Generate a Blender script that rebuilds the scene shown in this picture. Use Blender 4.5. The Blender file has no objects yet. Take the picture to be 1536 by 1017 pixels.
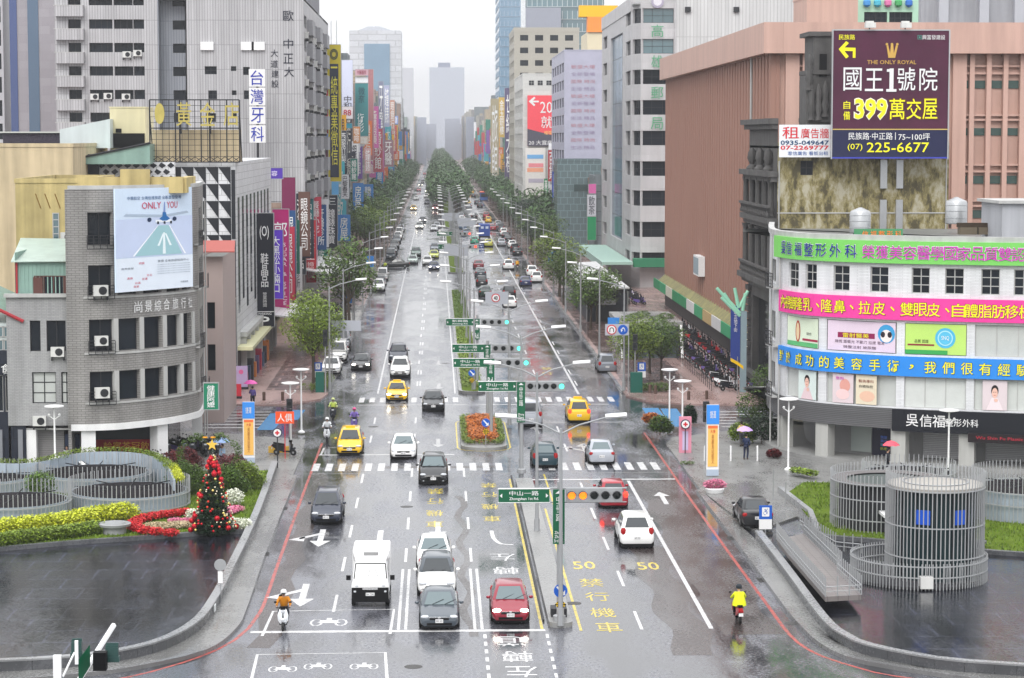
import bpy, math, random
from mathutils import Vector, Matrix, noise as mnoise
R = math.radians
SC = bpy.context.scene
COL = SC.collection
rnd = random.Random(7)
# ------------------------------------------------------------------ camera
FPX, CAMH = 3500.0, 21.6
PITCH = math.atan(301.5 / FPX)
YAW = math.atan(114 * math.cos(PITCH) / FPX)
cam = bpy.data.cameras.new('camera')
camo = bpy.data.objects.new('camera', cam)
COL.objects.link(camo)
camo.location = (0, 0, CAMH)
camo.rotation_euler = (R(90) - PITCH, 0, -YAW)
cam.sensor_width = 36
cam.lens = 36 * FPX / 1536
cam.clip_start = 1
cam.clip_end = 12000
SC.camera = camo
# ------------------------------------------------------------------ light
SUN_EL, SUN_AZ = R(44), R(196)
w = bpy.data.worlds.new('World')
SC.world = w
w.use_nodes = True
nt = w.node_tree
bg = nt.nodes['Background']
sky = nt.nodes.new('ShaderNodeTexSky')
sky.sky_type = 'NISHITA'
sky.sun_disc = False
sky.sun_elevation = SUN_EL
sky.sun_rotation = SUN_AZ
sky.air_density = 1.5
sky.dust_density = 6
hs = nt.nodes.new('ShaderNodeHueSaturation')
hs.inputs['Saturation'].default_value = 0.12
hs.inputs['Value'].default_value = 1.0
nt.links.new(sky.outputs[0], hs.inputs['Color'])
tc = nt.nodes.new('ShaderNodeTexCoord')
sx = nt.nodes.new('ShaderNodeSeparateXYZ')
nt.links.new(tc.outputs['Generated'], sx.inputs[0])
mr = nt.nodes.new('ShaderNodeMapRange')          # overcast cloud deck: brighter towards the zenith
mr.inputs['From Min'].default_value = 0
mr.inputs['From Max'].default_value = 1
mr.inputs['To Min'].default_value = 10.5
mr.inputs['To Max'].default_value = 17
nt.links.new(sx.outputs[2], mr.inputs['Value'])
cc = nt.nodes.new('ShaderNodeVectorMath')
cc.operation = 'SCALE'
cc.inputs[0].default_value = (0.965, 0.975, 1.0)
nt.links.new(mr.outputs[0], cc.inputs['Scale'])
mx = nt.nodes.new('ShaderNodeMixRGB')
mx.inputs[0].default_value = 0.88
nt.links.new(hs.outputs[0], mx.inputs[1])
nt.links.new(cc.outputs[0], mx.inputs[2])
nt.links.new(mx.outputs[0], bg.inputs[0])
bg.inputs[1].default_value = 0.12
sl = bpy.data.lights.new('sun', 'SUN')
sl.energy = 1.4
sl.angle = R(30)
sl.color = (1, .97, .93)
so = bpy.data.objects.new('sun', sl)
COL.objects.link(so)
so.rotation_euler = (R(90) - SUN_EL, 0, R(180) - SUN_AZ)
SC.view_settings.view_transform = 'Standard'
SC.view_settings.look = 'None'
SC.view_settings.gamma = 1
SC.view_settings.exposure = 0.24
SC.view_settings.use_curve_mapping = False
cy = SC.cycles
cy.use_denoising = True
cy.max_bounces = 6
cy.diffuse_bounces = 2
cy.glossy_bounces = 3
cy.transmission_bounces = 4
cy.volume_bounces = 1
cy.transparent_max_bounces = 6
cy.caustics_reflective = False
cy.caustics_refractive = False
cy.sample_clamp_indirect = 6
# ------------------------------------------------------------------ picture -> place
_f = Vector((math.sin(YAW) * math.cos(PITCH), math.cos(YAW) * math.cos(PITCH), -math.sin(PITCH)))
_r = Vector((math.cos(YAW), -math.sin(YAW), 0))
_u = _r.cross(_f)
def ray(px, py): return _f * FPX + _r * (px - 768) - _u * (py - 508.5)
def G(px, py, z=0.0):                     # point on the plane z seen at a pixel
    d = ray(px, py); t = (z - CAMH) / d.z
    return Vector((d.x * t, d.y * t, z))
def P(px, py, Y):                         # point on the plane y=Y
    d = ray(px, py); t = Y / d.y
    return Vector((d.x * t, Y, CAMH + d.z * t))
def XY(px, Y): return P(px, 400, Y).x
def ZY(py, Y, px=768): return P(px, py, Y).z
def proj(p):
    v = Vector(p) - Vector((0, 0, CAMH)); z = v.dot(_f)
    return 768 + FPX * v.dot(_r) / z, 508.5 - FPX * v.dot(_u) / z
# ------------------------------------------------------------------ materials
MATS = {}
def mat(name, col, rough=.6, metal=0, var=0.0, vscale=3.0, bump=0.0, bscale=20, spec=.28, emit=0, tile=None, tcol=.75, tbump=.3, streak=0.0, island=0.0, objr=0.0, alpha=None, coat=0, ior=None):
    if name in MATS: return MATS[name]
    m = bpy.data.materials.new(name); m.use_nodes = True
    n = m.node_tree; b = n.nodes['Principled BSDF']; L = n.links.new
    c = tuple(col) + ((1,) if len(col) == 3 else ())
    b.inputs['Base Color'].default_value = c
    b.inputs['Roughness'].default_value = rough
    b.inputs['Metallic'].default_value = metal
    b.inputs['Specular IOR Level'].default_value = spec
    if coat: b.inputs['Coat Weight'].default_value = coat; b.inputs['Coat Roughness'].default_value = .06
    if ior: b.inputs['IOR'].default_value = ior
    if emit:
        b.inputs['Emission Color'].default_value = c; b.inputs['Emission Strength'].default_value = emit
    cur = None
    def rgb(): 
        q = n.nodes.new('ShaderNodeRGB'); q.outputs[0].default_value = c; return q.outputs[0]
    def mul(a, fac_out, lo, hi):
        q = n.nodes.new('ShaderNodeMapRange'); q.inputs['To Min'].default_value = lo; q.inputs['To Max'].default_value = hi
        L(fac_out, q.inputs['Value'])
        v = n.nodes.new('ShaderNodeVectorMath'); v.operation = 'SCALE'; L(a, v.inputs[0]); L(q.outputs[0], v.inputs['Scale']); return v.outputs[0]
    tcn = n.nodes.new('ShaderNodeTexCoord')
    heights = []
    if var:
        cur = cur or rgb()
        nz = n.nodes.new('ShaderNodeTexNoise'); nz.inputs['Scale'].default_value = 1 / vscale; nz.inputs['Detail'].default_value = 6; nz.inputs['Roughness'].default_value = .65
        L(tcn.outputs['Object'], nz.inputs['Vector']); cur = mul(cur, nz.outputs[0], 1 - var * 1.6, 1 + var * 1.6)
    if streak:
        cur = cur or rgb()
        mp = n.nodes.new('ShaderNodeMapping'); mp.inputs['Scale'].default_value = (1.4, 1.4, .09); L(tcn.outputs['Object'], mp.inputs[0])
        nz = n.nodes.new('ShaderNodeTexNoise'); nz.inputs['Scale'].default_value = 1; nz.inputs['Detail'].default_value = 5
        L(mp.outputs[0], nz.inputs['Vector'])
        cr = n.nodes.new('ShaderNodeMapRange'); cr.inputs['From Min'].default_value = .35; cr.inputs['From Max'].default_value = .65; L(nz.outputs[0], cr.inputs['Value'])
        cur = mul(cur, cr.outputs[0], 1 - streak, 1 + streak * .3)
    if island:
        cur = cur or rgb(); g = n.nodes.new('ShaderNodeNewGeometry'); cur = mul(cur, g.outputs['Random Per Island'], 1 - island, 1 + island)
    if objr:
        cur = cur or rgb(); g = n.nodes.new('ShaderNodeObjectInfo'); cur = mul(cur, g.outputs['Random'], 1 - objr, 1 + objr)
    if tile:
        cur = cur or rgb()
        bt = n.nodes.new('ShaderNodeTexBrick'); bt.inputs['Scale'].default_value = 1
        bt.inputs['Brick Width'].default_value = tile[0]; bt.inputs['Row Height'].default_value = tile[1]
        bt.inputs['Mortar Size'].default_value = tile[2] if len(tile) > 2 else .01
        bt.inputs['Color1'].default_value = (1, 1, 1, 1); bt.inputs['Color2'].default_value = (.88, .88, .88, 1); bt.inputs['Mortar'].default_value = (tcol, tcol, tcol, 1)
        if len(tile) > 3: bt.offset = 0
        # use x+y along the wall and z up (or x, y on floors)
        sp = n.nodes.new('ShaderNodeSeparateXYZ'); L(tcn.outputs['Object'], sp.inputs[0])
        cb = n.nodes.new('ShaderNodeCombineXYZ')
        if len(tile) > 4:
            L(sp.outputs[0], cb.inputs[0]); L(sp.outputs[1], cb.inputs[1])
        else:
            ad = n.nodes.new('ShaderNodeMath'); L(sp.outputs[0], ad.inputs[0]); L(sp.outputs[1], ad.inputs[1]); L(ad.outputs[0], cb.inputs[0]); L(sp.outputs[2], cb.inputs[1])
        L(cb.outputs[0], bt.inputs['Vector'])
        mm = n.nodes.new('ShaderNodeMixRGB'); mm.blend_type = 'MULTIPLY'; mm.inputs[0].default_value = 1; L(cur, mm.inputs[1]); L(bt.outputs['Color'], mm.inputs[2]); cur = mm.outputs[0]
        iv = n.nodes.new('ShaderNodeMath'); iv.operation = 'SUBTRACT'; iv.inputs[0].default_value = 1; L(bt.outputs['Fac'], iv.inputs[1]); heights.append((iv.outputs[0], tbump, .02))
    if bump:
        nz = n.nodes.new('ShaderNodeTexNoise'); nz.inputs['Scale'].default_value = bscale; nz.inputs['Detail'].default_value = 4
        L(tcn.outputs['Object'], nz.inputs['Vector']); heights.append((nz.outputs[0], bump, .03))
    prev = None
    for h, s, d in heights:
        bn = n.nodes.new('ShaderNodeBump'); bn.inputs['Strength'].default_value = s; bn.inputs['Distance'].default_value = d; L(h, bn.inputs['Height'])
        if prev: L(prev, bn.inputs['Normal'])
        prev = bn.outputs[0]
    if prev: L(prev, b.inputs['Normal'])
    if cur: L(cur, b.inputs['Base Color'])
    if alpha is not None: b.inputs['Alpha'].default_value = alpha
    MATS[name] = m
    return m
def paint(col, gloss=.55, tag='paint'):          # small palette of print colours
    nm = '%s_%02x%02x%02x' % (tag, int(col[0] * 255), int(col[1] * 255), int(col[2] * 255))
    return mat(nm, col, gloss, var=.05, vscale=1.2)
def hexc(s):
    v = [int(s[i:i + 2], 16) / 255 for i in (0, 2, 4)]
    return tuple(x / 12.92 if x < .04045 else ((x + .055) / 1.055) ** 2.4 for x in v)
def pc(s, k=1.0): return paint(tuple(x * k for x in hexc(s)))
GLASS = mat('window_glass', (.010, .014, .020), .1, spec=.15, var=.25, vscale=1.5, objr=.35)
GLASS_T = mat('teal_glass', (.10, .17, .19), .07, spec=.9, var=.12, vscale=3, objr=.2)
GLASS_B = mat('blue_glass', (.16, .27, .38), .12, spec=.9, var=.12, vscale=8)
CURTAIN = mat('drawn_curtain', (.52, .54, .52), .5, var=.1, vscale=1, objr=.15)
WHITE = mat('white_paint', (.78, .78, .78), .5, var=.06, vscale=1, streak=.06)
STEEL = mat('galvanised_steel', (.45, .46, .47), .35, .7, var=.1, vscale=1)
RAILM = mat('pale_steel_bar', (.40, .41, .42), .4, .3)
DARK = mat('dark_metal', (.025, .026, .03), .5, spec=.2)
BLACK = mat('black_plastic', (.006, .006, .007), .6, spec=.12)
# ------------------------------------------------------------------ mesh helper
class MB:
    def __init__(s): s.v = []; s.f = []; s.mi = []; s.cm = 0
    def add(s, vs, fs):
        o = len(s.v); s.v += [tuple(x) for x in vs]
        for q in fs: s.f.append([i + o for i in q]); s.mi.append(s.cm)
        return s
    def box(s, x0, x1, y0, y1, z0, z1):
        return s.add([(x0, y0, z0), (x1, y0, z0), (x1, y1, z0), (x0, y1, z0), (x0, y0, z1), (x1, y0, z1), (x1, y1, z1), (x0, y1, z1)],
                     [(0, 3, 2, 1), (4, 5, 6, 7), (0, 1, 5, 4), (1, 2, 6, 5), (2, 3, 7, 6), (3, 0, 4, 7)])
    def cbox(s, c, d): return s.box(c[0] - d[0] / 2, c[0] + d[0] / 2, c[1] - d[1] / 2, c[1] + d[1] / 2, c[2] - d[2] / 2, c[2] + d[2] / 2)
    def tube(s, p0, p1, r0, r1=None, n=8, caps=True):
        r1 = r0 if r1 is None else r1
        p0 = Vector(p0); p1 = Vector(p1); d = (p1 - p0)
        if d.length < 1e-6: return s
        d.normalize(); a = d.orthogonal().normalized(); b = d.cross(a); vs = []
        for p, r in ((p0, r0), (p1, r1)):
            for i in range(n):
                t = 2 * math.pi * i / n; vs.append(p + a * (r * math.cos(t)) + b * (r * math.sin(t)))
        fs = [(i, (i + 1) % n, n + (i + 1) % n, n + i) for i in range(n)]
        if caps: fs += [tuple(reversed(range(n))), tuple(range(n, 2 * n))]
        return s.add(vs, fs)
    def path(s, pts, r, n=6):
        for i in range(len(pts) - 1):
            ra = r[i] if isinstance(r, (list, tuple)) else r; rb = r[i + 1] if isinstance(r, (list, tuple)) else r
            s.tube(pts[i], pts[i + 1], ra, rb, n)
        return s
    def prism(s, pts, z0, z1):
        n = len(pts); a = sum(pts[i][0] * pts[(i + 1) % n][1] - pts[(i + 1) % n][0] * pts[i][1] for i in range(n))
        if a < 0: pts = list(reversed(pts))
        return s.add([(p[0], p[1], z0) for p in pts] + [(p[0], p[1], z1) for p in pts],
                     [tuple(reversed(range(n))), tuple(range(n, 2 * n))] + [(i, (i + 1) % n, n + (i + 1) % n, n + i) for i in range(n)])
    def sheet(s, pts, z):
        n = len(pts); a = sum(pts[i][0] * pts[(i + 1) % n][1] - pts[(i + 1) % n][0] * pts[i][1] for i in range(n))
        if a < 0: pts = list(reversed(pts))
        return s.add([(p[0], p[1], z) for p in pts], [tuple(range(n))])
    def ribbon(s, pts, wd, z):                # flat line of width wd following pts
        L, Rr = offset(pts, wd / 2), offset(pts, -wd / 2)
        vs = [(p[0], p[1], z) for p in L] + [(p[0], p[1], z) for p in Rr]; n = len(pts)
        return s.add(vs, [(i + n, i + n + 1, i + 1, i) for i in range(n - 1)])
    def wallstrip(s, pts, t, z0, z1):         # wall of thickness t whose outer face follows pts
        Q = offset(pts, t)
        for i in range(len(pts) - 1): s.prism([pts[i], pts[i + 1], Q[i + 1], Q[i]], z0, z1)
        return s
    def lathe(s, prof, n=16, c=(0, 0), z=0, cap=True):
        vs = []; 
        for r, h in prof:
            for i in range(n):
                t = 2 * math.pi * i / n; vs.append((c[0] + r * math.cos(t), c[1] + r * math.sin(t), z + h))
        fs = [(k * n + i, k * n + (i + 1) % n, (k + 1) * n + (i + 1) % n, (k + 1) * n + i) for k in range(len(prof) - 1) for i in range(n)]
        if cap: fs += [tuple(reversed(range(n))), tuple(range((len(prof) - 1) * n, len(prof) * n))]
        return s.add(vs, fs)
    def loft(s, rings, cap=True):
        n = len(rings[0]); vs = [p for r in rings for p in r]
        fs = [(k * n + i, k * n + (i + 1) % n, (k + 1) * n + (i + 1) % n, (k + 1) * n + i) for k in range(len(rings) - 1) for i in range(n)]
        if cap: fs += [tuple(reversed(range(n))), tuple(range((len(rings) - 1) * n, len(rings) * n))]
        return s.add(vs, fs)
    def ball(s, c, r, n=8, m=5, sq=(1, 1, 1)):
        rings = []
        for k in range(1, m):
            a = math.pi * k / m - math.pi / 2
            rings.append([(c[0] + r * sq[0] * math.cos(a) * math.cos(2 * math.pi * i / n), c[1] + r * sq[1] * math.cos(a) * math.sin(2 * math.pi * i / n), c[2] + r * sq[2] * math.sin(a)) for i in range(n)])
        return s.loft(rings)
    def mesh(s, name, mats, smooth=False):
        me = bpy.data.meshes.new(name); me.from_pydata(s.v, [], s.f)
        for m in (mats if isinstance(mats, (list, tuple)) else [mats]): me.materials.append(m)
        if any(s.mi): me.polygons.foreach_set('material_index', s.mi)
        if smooth:
            me.shade_smooth()
            me.set_sharp_from_angle(angle=R(smooth if smooth is not True and smooth > 1 else 40))
        me.update(); return me
    def build(s, name, mats, parent=None, smooth=False, **kw): return put(name, s.mesh(name, mats, smooth), parent, **kw)
def offset(pts, d):
    out = []
    for i, p in enumerate(pts):
        a = Vector(pts[max(i - 1, 0)][:2]); b = Vector(pts[min(i + 1, len(pts) - 1)][:2]); t = (b - a)
        if t.length < 1e-9: t = Vector((1, 0))
        t.normalize(); out.append((p[0] - t.y * d, p[1] + t.x * d))
    return out
def smoothpath(pts, step=.5):                 # Catmull-Rom through points, even spacing
    pts = [Vector(p[:2]) for p in pts]; out = []
    q = [2 * pts[0] - pts[1]] + pts + [2 * pts[-1] - pts[-2]]
    for i in range(1, len(q) - 2):
        n = max(2, int((q[i + 1] - q[i]).length / step))
        for k in range(n):
            t = k / n; a, b, c, d = q[i - 1], q[i], q[i + 1], q[i + 2]
            out.append(.5 * ((2 * b) + (c - a) * t + (2 * a - 5 * b + 4 * c - d) * t * t + (3 * b - a - 3 * c + d) * t ** 3))
    out.append(pts[-1]); return [(p.x, p.y) for p in out]
def put(name, me, parent=None, loc=None, rot=None, kind=None, label=None, cat=None, group=None, scale=None):
    o = bpy.data.objects.new(name, me); COL.objects.link(o)
    if parent is not None: o.parent = parent
    if loc is not None: o.location = loc
    if rot is not None: o.rotation_euler = rot
    if scale is not None: o.scale = (scale,) * 3 if not isinstance(scale, (tuple, list)) else scale
    tag(o, label, cat, group, kind); return o
def tag(o, label=None, cat=None, group=None, kind=None):
    if label: o['label'] = label
    if cat: o['category'] = cat
    if group: o['group'] = group
    if kind: o['kind'] = kind
    return o
def thing(name, label, cat, loc=(0, 0, 0), rz=0, group=None, kind=None):
    o = bpy.data.objects.new(name, None); COL.objects.link(o); o.empty_display_size = .3
    o.location = loc; o.rotation_euler = (0, 0, rz); return tag(o, label, cat, group, kind)
def dup(o, loc=None, rz=None, label=None, group=None, parent=None):
    c = o.copy(); COL.objects.link(c)
    if parent is not None: c.parent = parent
    for ch in o.children: dup(ch, parent=c)
    if loc is not None: c.location = loc
    if rz is not None: c.rotation_euler = (0, 0, rz)
    if label: c['label'] = label
    if group: c['group'] = group
    return c
_ON = 'first second third fourth fifth sixth seventh eighth ninth tenth eleventh twelfth thirteenth fourteenth fifteenth sixteenth seventeenth eighteenth nineteenth'.split()
def ordinal(n):
    if n < 20: return _ON[n - 1]
    if n > 100: return 'hundred-and-' + ordinal(n - 100)
    if n == 100: return 'hundredth'
    t = ('twent', 'thirt', 'fort', 'fift', 'sixt', 'sevent', 'eight', 'ninet')[n // 10 - 2]
    return t + 'ieth' if n % 10 == 0 else t + 'y-' + _ON[n % 10 - 1]
def struct(mb, name, m, **kw): return mb.build(name, m, None, kind='structure', **kw)
# ------------------------------------------------------------------ lettering
_TX = {}
def evalmesh(o):
    S = bpy.data.scenes.get('workshop') or bpy.data.scenes.new('workshop')
    S.collection.objects.link(o); vl = S.view_layers[0]; vl.update(); dg = vl.depsgraph
    me = bpy.data.meshes.new_from_object(o.evaluated_get(dg)); S.collection.objects.unlink(o); bpy.data.objects.remove(o); return me
def tmesh(body, m, off=0.0, res=2, vert=False):
    if any(ord(c) > 0x2e80 for c in body): off = min(off, .003)
    key = (body, m.name, off, vert)
    if key in _TX: return _TX[key]
    c = bpy.data.curves.new('lettering', 'FONT'); c.body = '\n'.join(body) if vert else body
    c.resolution_u = res; c.offset = off; c.align_x = 'CENTER'; c.align_y = 'CENTER'
    if vert: c.space_line = .92
    o = bpy.data.objects.new('lettering', c); me = evalmesh(o); bpy.data.curves.remove(c)
    me.materials.clear(); me.materials.append(m); me.name = 'lettering'
    if me.vertices:
        xs = [v.co.x for v in me.vertices]; ys = [v.co.y for v in me.vertices]
        cx, cyy, wd, hh = (min(xs) + max(xs)) / 2, (min(ys) + max(ys)) / 2, max(xs) - min(xs), max(ys) - min(ys)
        me.transform(Matrix.Translation((-cx, -cyy, 0)))
    else: wd = hh = 1
    _TX[key] = (me, wd, hh); return _TX[key]
def text(parent, body, c, u, n, wd, ht, m, off=0.0, vert=False, up=(0, 0, 1), name='lettering', fit=True):
    """lettering centred at c, reading along u, facing n, fitted into wd x ht (in the parent's space)"""
    me, w0, h0 = tmesh(body, m, off, vert=vert)
    if w0 < 1e-3: w0 = 1
    if h0 < .15: h0 = .9
    sx_, sy_ = wd / w0, ht / h0
    if not fit: sx_ = sy_ = min(sx_, sy_)
    o = bpy.data.objects.new(name, me); COL.objects.link(o); o.parent = parent
    u = Vector(u).normalized(); n = Vector(n).normalized(); up = n.cross(u)
    M = Matrix((u * sx_, up * sy_, n)).transposed().to_4x4(); M.translation = Vector(c); o.matrix_local = M
    return o
# ------------------------------------------------------------------ walls with real openings
_WM = {}
def window_mesh(wd, ht, cols, rows, fm, pm, ft=.06):
    key = (round(wd, 2), round(ht, 2), cols, rows, fm.name, pm.name)
    if key not in _WM:
        f = MB(); d = .05
        f.box(-wd / 2, wd / 2, 0, d, 0, ft).box(-wd / 2, wd / 2, 0, d, ht - ft, ht).box(-wd / 2, -wd / 2 + ft, .002, d - .002, ft, ht - ft).box(wd / 2 - ft, wd / 2, .002, d - .002, ft, ht - ft)
        for i in range(1, cols): x = -wd / 2 + wd * i / cols; f.box(x - ft / 2, x + ft / 2, .004, d - .004, ft, ht - ft)
        for i in range(1, rows): z = ht * i / rows; f.box(-wd / 2 + ft, wd / 2 - ft, .006, d - .006, z - ft / 2, z + ft / 2)
        p = MB(); 
        p.box(-wd / 2 + .01, wd / 2 - .01, .03, .045, .01, ht - .01)
        _WM[key] = (f.mesh('window', fm), p.mesh('pane', pm))
    return _WM[key]
def wall(parent, path, z0, z1, holes, m, depth=.22, fm=None, pm=None, name='wall', step=None, win=True):
    """wall following path (2D points, outside on the right of travel... outside = right side), holes=(s0,s1,za,zb,cols,rows[,pane mat])"""
    fm = fm or DARK; pm = pm or GLASS
    L = [0]
    for i in range(len(path) - 1): L.append(L[-1] + math.dist(path[i], path[i + 1]))
    def at(s, d=0.0):
        s = max(0, min(s, L[-1])); i = 0
        while i < len(L) - 2 and s > L[i + 1]: i += 1
        t = (s - L[i]) / max(L[i + 1] - L[i], 1e-9); a = Vector(path[i]); b = Vector(path[i + 1]); p = a.lerp(b, t)
        if len(path) > 2:
            ta = Vector(path[min(i + 2, len(path) - 1)]) - Vector(path[max(i - 0, 0)]) if i < len(path) - 2 else b - a
        tt = (b - a).normalized(); nn = Vector((-tt.y, tt.x)); return p + nn * d, tt
    ss = {0.0, L[-1]}; zs = {z0, z1}
    if len(path) > 2: ss |= set(L)
    for h in holes: ss |= {max(0, h[0]), min(L[-1], h[1])}; zs |= {h[2], h[3]}
    def clean(q):
        q = sorted(q); o = [q[0]]
        for x in q[1:]:
            if x - o[-1] > 1e-4: o.append(x)
        return o
    ss = clean(ss); zs = clean(zs); mb = MB()
    import bisect
    cell = [[False] * (len(zs) - 1) for _ in range(len(ss) - 1)]
    for h in holes:
        for i in range(len(ss) - 1):
            if ss[i] >= h[0] - 1e-3 and ss[i + 1] <= h[1] + 1e-3:
                for j in range(len(zs) - 1):
                    if zs[j] >= h[2] - 1e-3 and zs[j + 1] <= h[3] + 1e-3: cell[i][j] = True
    F = [at(s)[0] for s in ss]
    B = [at(s, depth)[0] for s in ss]
    def q(a, b, c, d): mb.add([a, b, c, d], [(0, 1, 2, 3)])
    for i in range(len(ss) - 1):
        for j in range(len(zs) - 1):
            a, b = F[i], F[i + 1]; za, zb = zs[j], zs[j + 1]
            if not cell[i][j]: q((a.x, a.y, za), (b.x, b.y, za), (b.x, b.y, zb), (a.x, a.y, zb))
            else:
                A, Bb = B[i], B[i + 1]
                if j == 0 or not cell[i][j - 1]: q((a.x, a.y, za), (b.x, b.y, za), (Bb.x, Bb.y, za), (A.x, A.y, za))
                if j == len(zs) - 2 or not cell[i][j + 1]: q((a.x, a.y, zb), (A.x, A.y, zb), (Bb.x, Bb.y, zb), (b.x, b.y, zb))
                if i == 0 or not cell[i - 1][j]: q((a.x, a.y, za), (A.x, A.y, za), (A.x, A.y, zb), (a.x, a.y, zb))
                if i == len(ss) - 2 or not cell[i + 1][j]: q((b.x, b.y, za), (b.x, b.y, zb), (Bb.x, Bb.y, zb), (Bb.x, Bb.y, za))
    o = mb.build(name, m, parent)
    if win:
        for h in holes:
            sm = (h[0] + h[1]) / 2; p0, _ = at(h[0], depth - .06); p1, _ = at(h[1], depth - .06); c = (p0 + p1) / 2; t = (p1 - p0)
            wd = t.length; a = math.atan2(t.y, t.x); pmm = h[6] if len(h) > 6 else pm
            fme, pme = window_mesh(wd, h[3] - h[2], h[4] if len(h) > 4 else 2, h[5] if len(h) > 5 else 1, fm, pmm)
            wo = put('window', fme, parent, (c.x, c.y, h[2]), (0, 0, a)); put('pane', pme, wo)
    o_at = at
    return o, o_at, L[-1]
def grid_holes(W, floors, bays, margin=.8, gap=.6, zoff=1.0, fh=3.0, wh=1.4, z0=0, cols=2, rows=1, pm=None):
    bw = (W - 2 * margin - gap * (bays - 1)) / bays; out = []
    for f in floors:
        for b in range(bays):
            s = margin + b * (bw + gap); h = [s, s + bw, z0 + f * fh + zoff, z0 + f * fh + zoff + wh, cols, rows]
            if pm: h.append(pm)
            out.append(tuple(h))
    return out
# ------------------------------------------------------------------ wet ground materials
def wet(name, col, r0=.06, r1=.38, big=.06, patch=.35, bump=.12, tile=None, spec=.5, tc_=.8):
    m = mat(name, col, .3, spec=spec); n = m.node_tree; b = n.nodes['Principled BSDF']; L = n.links.new
    g = n.nodes.new('ShaderNodeNewGeometry')
    mp = n.nodes.new('ShaderNodeMapping'); mp.inputs['Scale'].default_value = (1.0, .33, 1); L(g.outputs['Position'], mp.inputs[0])
    def nz(scale, det=5, vec=None, ro=.6, dist=0):
        q = n.nodes.new('ShaderNodeTexNoise'); q.inputs['Scale'].default_value = scale; q.inputs['Detail'].default_value = det; q.inputs['Roughness'].default_value = ro
        q.inputs['Distortion'].default_value = dist
        L(vec or mp.outputs[0], q.inputs['Vector']); return q.outputs[0]
    def rng(a, f0, f1, t0, t1):
        q = n.nodes.new('ShaderNodeMapRange'); q.interpolation_type = 'SMOOTHSTEP'
        for k, v in zip(('From Min', 'From Max', 'To Min', 'To Max'), (f0, f1, t0, t1)): q.inputs[k].default_value = v
        L(a, q.inputs['Value']); return q.outputs[0]
    def add(a, c, op='ADD'):
        q = n.nodes.new('ShaderNodeMath'); q.operation = op; L(a, q.inputs[0])
        if isinstance(c, float): q.inputs[1].default_value = c
        else: L(c, q.inputs[1])
        return q.outputs[0]
    big_ = nz(big, 5, dist=.6); mid = nz(.45, 6, dist=.4); fine = nz(7, 3, g.outputs['Position'])
    ro = rng(add(add(big_, mid), fine), 1.3, 1.75, r0, r1); L(ro, b.inputs['Roughness'])
    c = n.nodes.new('ShaderNodeVectorMath'); c.operation = 'SCALE'; c.inputs[0].default_value = col
    L(rng(add(big_, mid), .8, 1.25, 1 - patch, 1 + patch), c.inputs['Scale']); out = c.outputs[0]
    heights = [(nz(2.2, 5), bump * .6, .05), (fine, bump, .012)]
    if tile:
        bt = n.nodes.new('ShaderNodeTexBrick'); bt.inputs['Scale'].default_value = 1; bt.inputs['Brick Width'].default_value = tile[0]; bt.inputs['Row Height'].default_value = tile[1]
        bt.inputs['Mortar Size'].default_value = tile[2]; bt.inputs['Color1'].default_value = (1, 1, 1, 1); bt.inputs['Color2'].default_value = (.8, .8, .8, 1); bt.inputs['Mortar'].default_value = (tc_,) * 3 + (1,)
        L(g.outputs['Position'], bt.inputs['Vector'])
        mm = n.nodes.new('ShaderNodeMixRGB'); mm.blend_type = 'MULTIPLY'; mm.inputs[0].default_value = 1; L(out, mm.inputs[1]); L(bt.outputs['Color'], mm.inputs[2]); out = mm.outputs[0]
        heights.append((add(bt.outputs['Fac'], -1.0, 'MULTIPLY'), .3, .01))
    L(out, b.inputs['Base Color']); prev = None
    for h, s, d in heights:
        q = n.nodes.new('ShaderNodeBump'); q.inputs['Strength'].default_value = s; q.inputs['Distance'].default_value = d; L(h, q.inputs['Height'])
        if prev: L(prev, q.inputs['Normal'])
        prev = q.outputs[0]
    L(prev, b.inputs['Normal']); return m
ASPH = wet('wet_asphalt', (.082, .084, .098), .04, .36, patch=.7, bump=.10, spec=.7)
PAVE = wet('wet_grey_paving', (.20, .20, .195), .16, .45, tile=(1.2, .6, .02), patch=.2, bump=.1)
PINK = wet('wet_pink_paving', (.36, .24, .22), .2, .5, tile=(.6, .6, .02), patch=.15)
BRWN = wet('wet_brown_paving', (.12, .075, .068), .12, .4, tile=(4, 2.2, .12), patch=.25, tc_=2.6)
CONC = wet('wet_concrete', (.24, .24, .235), .25, .6, patch=.2)
POOLM = wet('pool_water', (.009, .010, .016), .10, .26, big=.16, patch=.75, bump=.3, spec=.5, tile=(2.4, 2.4, .05), tc_=3.5)
def mark(name, c, wear=.35):
    m = mat(name, c, .25); n = m.node_tree; b = n.nodes['Principled BSDF']; L = n.links.new
    g = n.nodes.new('ShaderNodeNewGeometry'); q = n.nodes.new('ShaderNodeTexNoise'); q.inputs['Scale'].default_value = 2.5; q.inputs['Detail'].default_value = 8; q.inputs['Roughness'].default_value = .75
    L(g.outputs['Position'], q.inputs['Vector'])
    r = n.nodes.new('ShaderNodeMapRange'); r.inputs['From Min'].default_value = .36; r.inputs['From Max'].default_value = .54; r.inputs['To Min'].default_value = 1 - wear; r.inputs['To Max'].default_value = 1
    L(q.outputs[0], r.inputs['Value'])
    x = n.nodes.new('ShaderNodeMixRGB'); x.inputs[1].default_value = (.06, .06, .065, 1); x.inputs[2].default_value = tuple(c) + (1,); L(r.outputs[0], x.inputs[0]); L(x.outputs[0], b.inputs['Base Color'])
    return m
MW = mark('white_road_paint', (.66, .66, .66), .5); MY = mark('yellow_road_paint', (.62, .48, .04), .55); MR = mark('red_road_paint', (.42, .07, .055), .8)
MWF = mark('worn_white_road_paint', (.42, .42, .42), .6)
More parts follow.
